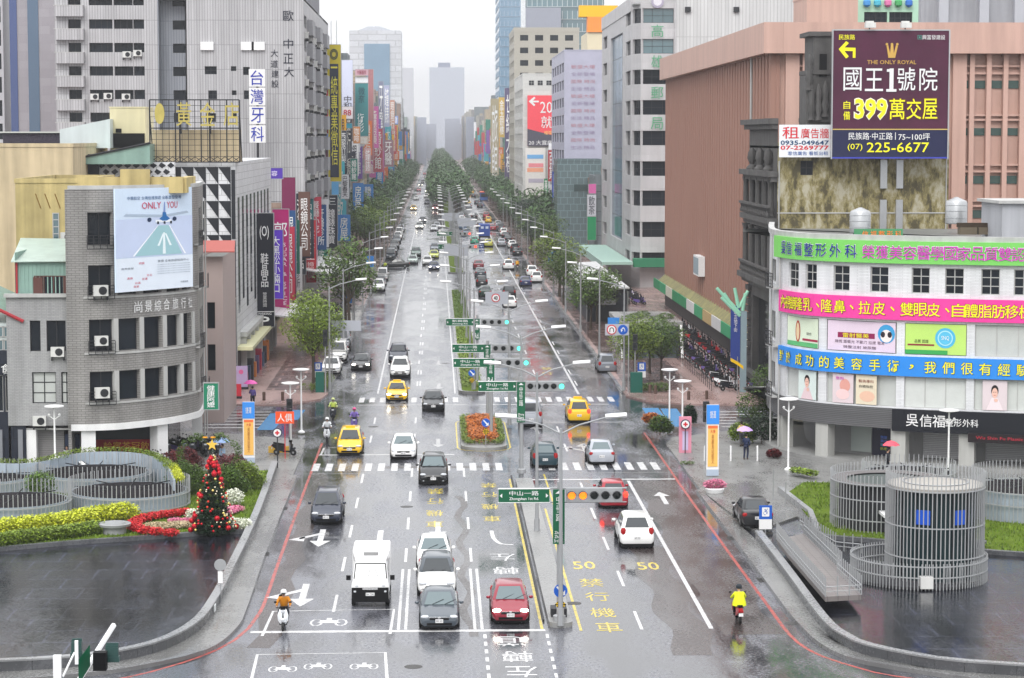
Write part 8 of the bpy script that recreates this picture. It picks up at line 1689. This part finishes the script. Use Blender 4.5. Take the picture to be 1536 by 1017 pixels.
# ------------------------------------------------------------------ station garden, left
hedge('yellow_hedge', 'bright yellow green hedge along the left pool', [G(-30, 818), G(30, 812), G(90, 806), G(140, 796), G(196, 788)], 1.0, 1.8, 15000, .10, 'yellow', 11, .34)
hedge('yellow_hedge', 'lower front fringe of lime shrubs before the yellow hedge', [G(-30, 832), G(25, 824), G(100, 816), G(150, 808)], .7, 1.1, 7000, .09, 'lime', 12, .34)
rp = smoothpath([G(286, 782), G(255, 785), G(222, 790), G(204, 797), G(203, 806), G(225, 812), G(268, 815)], .6)
hedge('poinsettia_border', 'thick red poinsettia border curling in a loop by the decorated tree', rp, .42, .75, 9000, .075, 'red', 13, .36, 'flower bed')
hedge('flower_bed', 'straw and pink flowers enclosed by the red loop', [G(225, 803), G(250, 800), G(285, 800)], .28, 1.5, 3600, .06, 'straw', 14, .36, 'flower bed'); hedge('flower_bed', 'pink flower patch left of the decorated tree', [G(255, 795), G(288, 795)], .32, .8, 1500, .06, 'pink', 15, .36, 'flower bed'); hedge('flower_bed', 'pink flower patch right of the decorated tree', [G(338, 782), G(357, 775)], .34, .9, 1500, .06, 'pink', 16, .36, 'flower bed')
g = G(351, 768); shrub('white_flower_bush', 'round white flowering bush on the left lawn', (g.x, g.y, .34), [(0, 0, .55, .6, .6, .5)], 1500, .07, 'white', 'flower bush'); g = G(357, 804); shrub('white_flower_bush', 'low white flowering bush at the corner by the pool wall', (g.x, g.y, .34), [(-.4, 0, .35, .6, .5, .4), (.3, .1, .3, .5, .4, .35)], 1800, .07, 'white', 'flower bush', 2)
g = G(290, 790); shrub('white_flower_bush', 'small white flowering bush left of the decorated tree', (g.x, g.y, .34), [(0, 0, .35, .45, .4, .35)], 900, .07, 'white', 'flower bush', 3)
for px, py, k, l, r_ in ((262, 728, 'wine', 'wine red bush left of the swan topiary', .9), (272, 745, 'mid', 'green bush under the wine red bush on the left', .9), (336, 740, 'wine', 'dark wine bush right of the decorated tree', 1.0), (352, 728, 'wine', 'smaller wine bush behind the dark wine bush', .8), (367, 742, 'lime', 'bright green bush at the right end of the shrubs', .85), (345, 752, 'mid', 'low green bush before the dark wine bush', .8), (278, 716, 'wine', 'wine red bush behind the heart-shaped topiary', .8)):
    g = G(px, py); shrub('bush', l, (g.x, g.y, .34), [(0, 0, r_ * 1.1, r_ * 1.15, r_, r_ * 1.0), (r_ * .8, .2, r_ * .7, r_ * .8, r_ * .7, r_ * .7)], 3200, .085, k, 'bush', px)
# heart made of two swan necks
g = Vector((XY(311, 139), 139, 0)); sp = thing('swan_topiary', 'green topiary of two swan necks forming a heart', 'topiary', (g.x, g.y, .34))
for s in (-1, 1):
    cl_ = [(s * .75, 0, .7, .7, .5, .7)] + [(s * (.95 + .35 * math.sin(t * .45)) * (1 if t < 7 else .8 - .1 * (t - 7)), 0, 1.2 + .18 * t - (.12 * (t - 7) ** 2 * .5 if t > 7 else 0), .2, .2, .2) for t in range(11)]
    put('foliage', leafmesh('foliage', cl_, 4200, .05, 21 + s, LF['mid']), sp)
    MB().ball((s * .18, -.1, 2.55), .08, 8, 4, (1.6, .6, .6)).build('beak', pc('e8a020'), sp)
g = G(317, 812); xt = thing('christmas_tree', 'decorated conical Christmas tree with red and gold baubles and a gold star', 'christmas tree', (g.x, g.y + 1.1, .34)); XH = 4.5
cl_ = [(0, 0, XH * (k + .3) / 12, 1.15 * (1 - k / 12.5), 1.15 * (1 - k / 12.5), .3) for k in range(12)]; put('foliage', leafmesh('foliage', cl_, 9000, .09, 33, LF['dark'], shell=.75), xt); MB().tube((0, 0, 0), (0, 0, XH * .95), .09, .02, 6).build('trunk', BARK, xt)
rr = random.Random(4); bal = {c: MB().ball((0, 0, 0), .12, 10, 6).mesh('bauble', mat('bauble_' + c, hexc(c), .15, .4), True) for c in ('b01020', 'd8c070', 'c84030', 'e8dcc0')}
for k in range(190):
    t = rr.random() ** 1.3; a = rr.uniform(0, 6.283); r_ = 1.2 * (1 - t) + .08; c = rr.choice(['b01020', 'b01020', 'd8c070', 'c84030', 'e8dcc0', 'e8dcc0']); put('bauble', bal[c], xt, (r_ * math.cos(a), r_ * math.sin(a), .2 + t * (XH - .5)), scale=(1.3 if c == 'b01020' and rr.random() < .4 else .6 if c != 'e8dcc0' else .38))
sp.scale = (1.35, 1.35, 1.35)
st = MB(); pts = [((.32 if k % 2 == 0 else .13) * math.sin(k * math.pi / 5), (.32 if k % 2 == 0 else .13) * math.cos(k * math.pi / 5)) for k in range(10)]; st.add([(a, -.05, b) for a, b in pts] + [(a, .05, b) for a, b in pts], [tuple(range(10)), tuple(reversed(range(10, 20)))] + [(k, 10 + k, 10 + (k + 1) % 10, (k + 1) % 10) for k in range(10)]); st.build('star', pc('e8c050'), xt, loc=(0, -.1, XH + .25))
# barred rings of the underground station
GLD = mat('dark_roof_glass', (.012, .010, .012), .7, var=.3, vscale=1, spec=.08); GLP = mat('bluish_cladding_panel', (.36, .42, .48), .25, var=.1, vscale=1.5, streak=.15)
_bar = MB().box(-.018, .018, -.022, .022, 0, 1).mesh('vertical_bar', RAILM)
def ring(cx, cy, r, h, n, rails, lab, disc=None, z0=.3, inner=None, th=None, ih=None):
    t = thing('barred_ring', lab, 'skylight', (cx, cy, 0), group='round barred station structures')
    for k in range(n): a = 2 * math.pi * k / n; o = put('vertical_bar', _bar, t, (r * math.cos(a), r * math.sin(a), z0), (0, 0, a)); o.scale = (1.0, 1.0, h - z0)
    for z in rails: MB().lathe([(r - .05, 0), (r + .03, 0), (r + .03, .05), (r - .05, .05), (r - .05, 0)], 48, z=z, cap=False).build('ring_rail', RAILM, t)
    if inner: MB().lathe([(inner, z0), (inner, disc or ih or h)], 40).build('inner_wall', th or GLP, t, smooth=30)
    if disc: MB().lathe([(r - .25, -.06), (r - .25, 0), (r * .55, .10), (.05, .16)], 40, z=disc).build('glass_roof', GLD, t, smooth=30)
    for k in range(8 if disc else 0): a = k * math.pi / 4; MB().box(0, r - .3, -.02, .02, disc + .1, disc + .15).build('roof_rib', DARK, t, rot=(0, -.03, a))
    return t
ring(-17.9, 135.2, 3.5, 1.95, 84, (1.1, .42), 'left barred ring nearest the red flower loop', 1.2, inner=3.3); ring(-24.0, 132, 3.2, 1.9, 76, (1.05, .42), 'barred ring at the left edge beside the yellow hedge', 1.15, inner=3.0); ring(-20.9, 142.5, 3.4, 2.0, 76, (1.1, .42), 'barred ring behind the other left rings near the panel wall', 1.25, inner=3.2); ring(-27.3, 141, 3.0, 1.9, 60, (1.05,), 'small barred ring at the left border behind the others', 1.2, inner=2.8)
pw_ = smoothpath([G(-60, 738), G(30, 742), G(75, 736), G(110, 726), G(160, 722), G(215, 726), G(248, 742), G(262, 768)], .9); wt_ = thing('panel_wall', 'curved wall of pale blue-grey panels with planting on top', 'wall', (pw_[0][0], pw_[0][1], 0)); Ow = Vector(pw_[0])
for i in range(len(pw_) - 1):
    a, b = Vector(pw_[i]) - Ow, Vector(pw_[i + 1]) - Ow; L_ = (b - a).length; put('wall_panel', MB().box(.02, L_ - .02, -.06, .06, .3, 1.9).mesh('wall_panel', GLP), wt_, (a.x, a.y, 0), (0, 0, math.atan2((b - a).y, (b - a).x)))
hedge('wall_top_planting', 'green planting running along the top of the left panel wall', [(p[0], p[1] + .5) for p in pw_[:-4]], .4, .6, 4500, .07, 'lime', 17, 1.75); hedge('wall_top_planting', 'pale yellow planting trailing over the right end of the panel wall', [(p[0] + .3, p[1] + .2) for p in pw_[-7:]], .5, .6, 2600, .07, 'yellow', 18, 1.6)
g = G(205, 790); shrub('bush', 'reddish young bush between the left barred rings', (XY(55, 137), 137, .34), [(0, 0, 1.0, 1.0, .8, .8)], 1500, .09, 'mid', 'bush', 4)
ds_ = thing('stone_drum', 'flat round stone drum by the left pool edge', 'drum', (G(170, 812).x, G(170, 812).y + .6, .2)); MB().lathe([(.62, 0), (.62, .5), (.85, .55), (.88, .68), (.8, .72), (.2, .66)], 28).build('drum', CAP, ds_, smooth=30)
# right: big barred cylinder, ramp, rings
bg_ = ring(24.2, 111.6, 2.38, 5.55, 72, (4.75, 3.0, 1.5), 'tall steel-barred cylinder of the lift house in the right pool', None, .25)
MB().lathe([(1.95, .25), (1.95, 4.7)], 40).build('glass_drum', mat('teal_lift_glass', (.012, .03, .034), .12, var=.3, spec=.3), bg_, smooth=30); MB().lathe([(2.3, 4.72), (2.34, 4.8), (2.34, 4.9), (1.9, 4.96), (.1, 5.0)], 48).build('roof_disc', mat('pale_roof_disc', (.36, .34, .31), .35, var=.15, vscale=.6), bg_, smooth=25)
MB().lathe([(1.55, 0), (1.6, .04), (1.55, .06)], 40, z=4.97, cap=False).build('roof_ring', RAILM, bg_)
for k in range(14): a = k * 2 * math.pi / 14; MB().box(1.96, 2.0, -.02, .02, .3, 4.7).build('mullion', DARK, bg_, rot=(0, 0, a))
for a, w_, l in ((-118, .34, 'blue_sign'), (-66, .28, 'blue_sign')): MB().box(1.99, 2.03, -w_, w_, 3.15, 3.85).build(l, pc('1858d0'), bg_, rot=(0, 0, R(a)))
MB().box(-.3, .3, -.25, .25, .3, .85).build('white_box', ACW, bg_, loc=(-1.0, -2.9, 0))
lr = ring(23.5, 111.9, 3.3, 1.45, 120, (1.28, .75), 'low barred balustrade round the foot of the lift house', None, .12); MB().lathe([(3.25, 0), (3.3, .12), (3.25, .16), (.1, .17)], 44, z=.22).build('base_slab', mat('dark_base_slab', (.06, .06, .065), .9, spec=.05), lr, smooth=30)
r2 = ring(24.9, 127, 3.15, 3.4, 84, (2.85, 2.0, .9), 'medium barred cylinder half hidden behind the lift house', None, .25, inner=2.7, ih=2.76, th=DARK); MB().lathe([(2.72, 2.75), (3.05, 2.8), (3.05, 2.9), (2.3, 2.86)], 44, cap=False).build('roof_rim', mat('brown_grey_rim', (.16, .15, .15), .8, spec=.1), r2); MB().lathe([(2.3, 2.78), (.1, 2.85)], 40).build('roof_glass', mat('dull_roof_glass', (.07, .085, .08), .6, spec=.15), r2)
MB().box(-2.6, -.2, -4.2, -2.6, 1.35, 1.5).build('flat_canopy', WHITE, r2, loc=(1.6, 0, 0))
ring(33.6, 130, 3.3, 3.0, 84, (1.9, 1.2), 'barred ring at the right border with a dark roof', 1.9, inner=3.1); ring(28.5, 139, 2.8, 2.2, 60, (1.5,), 'low dark roofed barred ring behind the lift house', 1.5, inner=2.6)
rp_ = thing('access_ramp', 'concrete ramp with steel railings from the right pavement to the lift house', 'ramp', tuple(G(1165, 815, .5))); Or = rp_.location.copy()
L0, L1, L2 = G(1165, 815, .62), G(1183, 838, .62), G(1238, 902, .62); R0, R1, R2_ = G(1206, 806, .62), G(1262, 862, .62), G(1292, 899, .62)
MB().prism([(p.x - Or.x, p.y - Or.y) for p in (L0, L1, L2, R2_, R1, R0)], .10, .33).build('deck', mat('ramp_paving', (.20, .18, .175), .35, tile=(.5, .5, .02, 1, 1), tcol=.6), rp_)
def railrun(a, b, h=.95, n=None):
    d = (b - a); n = n or max(2, int(d.length / .42)); rr_ = MB().tube(a - Or + Vector((0, 0, h - .29)), b - Or + Vector((0, 0, h - .29)), .025, n=6).tube(a - Or + Vector((0, 0, h - .5)), b - Or + Vector((0, 0, h - .5)), .018, n=5); rr_.build('handrail', RAILM, rp_)
    for k in range(n + 1): p = a.lerp(b, k / n) - Or; put('railing_post', PST, rp_, (p.x, p.y, .33))
PST = MB().box(-.03, .03, -.012, .012, 0, .92).mesh('railing_post', STEEL)
railrun(L0, L1); railrun(L1, L2); railrun(R0, R1); railrun(R1 + Vector((-.3, -.6, 0)), R2_); railrun(G(1200, 799, .62), G(1253, 832, .62)); railrun(G(1253, 832, .62), G(1292, 836, .62)); railrun(L2, R2_, n=3)
hedge('corner_planting', 'small green ground shrubs at the left corner of the right lawn', [G(1190, 716), G(1222, 722)], .4, .8, 900, .1, 'lime', 19, .3); shrub('bush', 'bush between the cylinders at the right lawn', (27.6, 131, .3), [(0, 0, .7, .8, .7, .6)], 1200, .1, 'lime', 'bush', 8)
tag(MB().lathe([(.5, 0), (.5, .25), (.62, .3), (.62, .4), (.3, .42)], 18).build('stone_drum', STONE, None, loc=(28.0, 119.4, .3)), 'dark round stone drum at the right end of the lift house', 'drum')
# right pavement plants
for px, py, k, l, h_, r_ in ((1130, 640, 'mid', 'tall green shrub beside the old stone building', 2.6, 1.4), (1112, 668, 'lime', 'bright green shrub left of the lilac umbrella', 1.5, 1.0), (1142, 668, 'dark', 'dark shrub right of the lilac umbrella', 2.0, 1.1), (1146, 610, 'mid', 'tall shrub against the old stone building wall', 3.2, 1.2), (990, 655, 'mid', 'reddish green planter shrub at the right corner kerb', 1.4, .9), (977, 640, 'orange', 'orange leafed plant at the right corner kerb', .9, .7), (1035, 640, 'dark', 'dark potted shrub right of the pink pylon', 1.5, .5), (1160, 690, 'wine', 'red plant pots at the clinic corner', .6, .5)):
    g = G(px, py); shrub('shrub', l, (g.x, g.y, .13), [(0, 0, h_ * .55, r_, r_ * .8, h_ * .5), (r_ * .5, .3, h_ * .35, r_ * .7, r_ * .7, h_ * .35)], 2400, .11, k, 'shrub', px)
g = G(1072, 742); fb = shrub('flower_tub', 'pink flowers in a white tub on the right pavement', (g.x, g.y, .13), [(0, 0, .5, .75, .5, .35)], 1500, .07, 'pink', 'flower tub', 9); MB().lathe([(.5, 0), (.6, .25), (.55, .3)], 18).build('tub', LAMPW, fb)
g = G(1022, 700); hedge('planter_tub', 'low round planter at the foot of the pink pylon', [(g.x, g.y), (g.x + .8, g.y)], .25, .5, 300, .06, 'mid', 20)
# roofs over the pavements
def canopy(name, label, x0, x1, y0, y1, z, m, slope=.5, legs=True, cat='canopy'):
    t = thing(name, label, cat, (x0, y0, .13)); w_, d_ = x1 - x0, y1 - y0
    MB().add([(0, 0, z), (w_, 0, z + slope), (w_, d_, z + slope), (0, d_, z), (0, 0, z + .15), (w_, 0, z + slope + .15), (w_, d_, z + slope + .15), (0, d_, z + .15)], [(0, 3, 2, 1), (4, 5, 6, 7), (0, 1, 5, 4), (1, 2, 6, 5), (2, 3, 7, 6), (3, 0, 4, 7)]).build('roof', m, t)
    if legs:
        for a in (.2, w_ - .2):
            for b in (.2, d_ - .2): MB().tube((a, b, 0), (a, b, z), .08).build('leg', STEEL, t)
    return t
WSH = mat('white_sheet_roof', (.66, .66, .66), .35, tile=(.6, 99, .04, 1, 1), tcol=.75, var=.08)
canopy('white_canopy', 'white ribbed canopy over the left arcade behind the lime tree', -16.9, -11.8, 226, 243, 4.4, WSH, -.6); canopy('white_canopy', 'white sheet roof at the left beyond the emerald sign', -16.5, -10.8, 288, 325, 5.2, WSH, -.9)
k_ = canopy('kiosk', 'white roofed dark station kiosk on the right pavement', 17.4, 22.6, 272, 330, 3.6, WSH, .3, cat='kiosk'); MB().box(.3, 4.9, .4, 30, 0, 3.4).build('wall', pc('30343c'), k_); MB().box(1.4, 3.6, .3, .4, 2.0, 2.6).build('sign_panel', pc('b8bcc4'), k_)
e_ = thing('station_entrance', 'station entrance with pale pipes and a planted flat roof on the right pavement', 'station entrance', (17.8, 226, .13)); MB().box(0, 6.2, 0, 14, 3.2, 3.6).build('roof', CONC, e_); MB().box(.3, 5.9, 1, 13, 0, 3.1).build('wall', mat('glass_wall', (.08, .10, .11), .1, tile=(1.2, 3, .04), tcol=1.8), e_); 
for x in (.2, 6.0): MB().tube((x, -1.6, .2), (x, -.1, 3.3), .16, .12).build('pipe', WHITE, e_)
put('planting', leafmesh('planting', [(1 + k, 2 + (k % 3) * 3, 3.8, .9, 1.6, .35) for k in range(5)], 1800, .12, 30, LF['mid']), e_); MB().box(.6, 5.6, -.12, 0, 2.4, 3.1).build('sign_panel', pc('303c60'), e_)
m_ = thing('mint_tube_sculpture', 'mint green tubes fanning out above a blue upright sign', 'sculpture', (XY(1110, 196), 196, .13)); MT = pc('98d4b8')
for a, b in (((0, 470), (-35, 432)), ((0, 474), (-28, 446)), ((-2, 462), (-8, 432)), ((0, 460), (12, 436)), ((4, 466), (8, 440)), ((-6, 468), (-24, 440))): p, q = P(1110 + a[0], a[1], 196) - m_.location, P(1110 + b[0], b[1], 196) - m_.location; MB().tube(p, q, .17, .14, 10).build('tube', MT, m_, smooth=35)
MB().box(-.75, .05, -.1, .1, ZY(545, 196), ZY(462, 196)).build('blue_sign', pc('2c4088'), m_); text(m_, '中正地下街', (-.35, -.13, ZY(485, 196)), (1, 0, 0), (0, -1, 0), .3, 1.8, WHITE, vert=True); MB().box(.1, .6, -.1, .4, 0, ZY(470, 196)).build('column', pc('8ca0a8'), m_)
yb_ = thing('yellow_banner', 'tilted yellow banner beside the blue upright sign', 'banner', tuple(P(1105, 546, 194))); MB().loft([[(x, -.12, z - .14), (x, .12, z - .14), (x, .12, z + .14), (x, -.12, z + .14)] for x, z in ((-.5, .38), (0, .1), (.55, -.3))]).build('cloth', pc('f0c418'), yb_, smooth=True); MB().tube((.1, .2, -3), (.1, .2, .6), .04).build('post', POLE, yb_)
hr = thing('pavement_railing', 'dark railing between the brown paving and the scooter row', 'railing', (23.4, 197, .13)); MB().tube((0, 0, .9), (0, 55, .9), .03).tube((0, 0, .5), (0, 55, .5), .02).build('rail', DARK, hr)
pm2 = MB().tube((0, 0, 0), (0, 0, .92), .025, n=5).mesh('post', DARK)
for k in range(38): put('post', pm2, hr, (0, k * 1.48, 0))
for px, py, c, l in ((344, 592, 'd8d0d4', 'white pavement display board with a pink flower logo'), (362, 586, 'b09cc0', 'lilac pavement display board behind the white one'), (352, 600, 'c83040', 'red pavement stand before the arcade')): g = G(px, py); s_ = thing('display_board', l, 'display board', (g.x, g.y, .13)); MB().box(-.55, .55, -.1, .1, .2, 2.0 if c != 'c83040' else 1.2).build('panel', pc(c), s_); MB().box(-.6, .6, -.25, .25, 0, .2).build('foot', DARK, s_); MB().lathe([(.2, 0), (.2, .02)], 12).build('logo', pc('d06090'), s_, loc=(0, -.1, 1.5 if c != 'c83040' else .8), rot=(R(90), 0, 0))
for k in range(9): tag(MB().box(-.5, .5, -.3, .3, 0, 1.3 + .3 * (k % 3)).build('shop_display', pc(['a83048', '40506c', '303038', 'c87838', '5c4870'][k % 5]), None, loc=(-16.6, 201 + k * 3.2, .13), rot=(0, 0, R(90))), '%s shop display box along the left arcade from the crossing' % ordinal(k + 1), 'display box')
cols_ = thing('arcade_colonnade', 'row of pale columns along the left arcade', 'arcade', (-16.9, 204, .13)); cm_ = MB().box(-.3, .3, -.3, .3, 0, 4.2).mesh('column', LTRIM)
for k in range(9): put('column', cm_, cols_, (0, k * 4.6, 0))
MB().box(-1, .4, -.5, 38, 4.2, 4.6).build('beam', LTRIM, cols_)
tag(MB().box(-.7, .7, -.1, .1, .05, .5).build('construction_barrier', pc('c8a040'), None, loc=(-10.8, 158.6, .13)), 'yellow and black striped barrier slab by the parked black scooter', 'barrier')
red = thing('red_tin_roof', 'little red tin roof between the curved grey building and the checkered building', 'roof', (XY(300, 176), 176, ZY(378, 176))); MB().add([(0, 0, 0), (2.6, 0, 0), (2.4, 3, .7), (-.4, 3, .7), (0, 0, .08), (2.6, 0, .08), (2.4, 3, .78), (-.4, 3, .78)], [(0, 3, 2, 1), (4, 5, 6, 7), (0, 1, 5, 4), (1, 2, 6, 5), (2, 3, 7, 6), (3, 0, 4, 7)]).build('sheet', pc('a05048'), red); block('pink_side_house', 'pale pink narrow house under the little red tin roof', XY(296, 177), XY(334, 177), 177, 188, ZY(384, 177), pc('a89894'), par=0, front=[(.7, 1.3, 4, 6, 1, 1), (.7, 1.3, 7.2, 9.2, 1, 1)])

for poly, n, sd, nm in ((lawnL, 16000, 41, 'left'), (lawnR, 9000, 42, 'right')):
    rr = random.Random(sd); V, F = [], []; xs = [p[0] for p in poly]; ys = [p[1] for p in poly]
    def inside(x, y):
        c = False; j = len(poly) - 1
        for i in range(len(poly)):
            if (poly[i][1] > y) != (poly[j][1] > y) and x < (poly[j][0] - poly[i][0]) * (y - poly[i][1]) / (poly[j][1] - poly[i][1]) + poly[i][0]: c = not c
            j = i
        return c
    while len(F) < n:
        x, y = rr.uniform(max(min(xs), -32), min(max(xs), 45)), rr.uniform(min(ys), max(ys))
        if not inside(x, y) or mnoise.noise(Vector((x * .5, y * .5, 0))) < -.28: continue
        a = rr.uniform(0, 3.14); h = rr.uniform(.06, .16); dx, dy = .05 * math.cos(a), .05 * math.sin(a); o = len(V); V += [(x - dx, y - dy, .30), (x + dx, y + dy, .30), (x + rr.uniform(-.06, .06), y + rr.uniform(-.06, .06), .34 + h)]; F.append((o, o + 1, o + 2))
    me = bpy.data.meshes.new('grass'); me.from_pydata(V, [], F); me.materials.append(leafm('grass_blade', (.11, .18, .014), .5)); put('grass', me, kind='stuff', label='short grass of the %s lawn' % nm)
# ------------------------------------------------------------------ air
hz = MB().box(-1700, 1700, -170, 5300, -2, 140).build('haze', [], None, kind='stuff')
hz['label'] = 'pale rainy haze filling the avenue'
hm = bpy.data.materials.new('haze'); hm.use_nodes = True
hn = hm.node_tree; hn.nodes.remove(hn.nodes['Principled BSDF'])
pv = hn.nodes.new('ShaderNodeVolumePrincipled'); pv.inputs['Color'].default_value = (.60, .61, .63, 1)
pv.inputs['Density'].default_value = .00023
hn.links.new(pv.outputs[0], hn.nodes['Material Output'].inputs['Volume']); hz.data.materials.append(hm)

if bpy.data.scenes.get('workshop'): bpy.data.scenes.remove(bpy.data.scenes['workshop'])
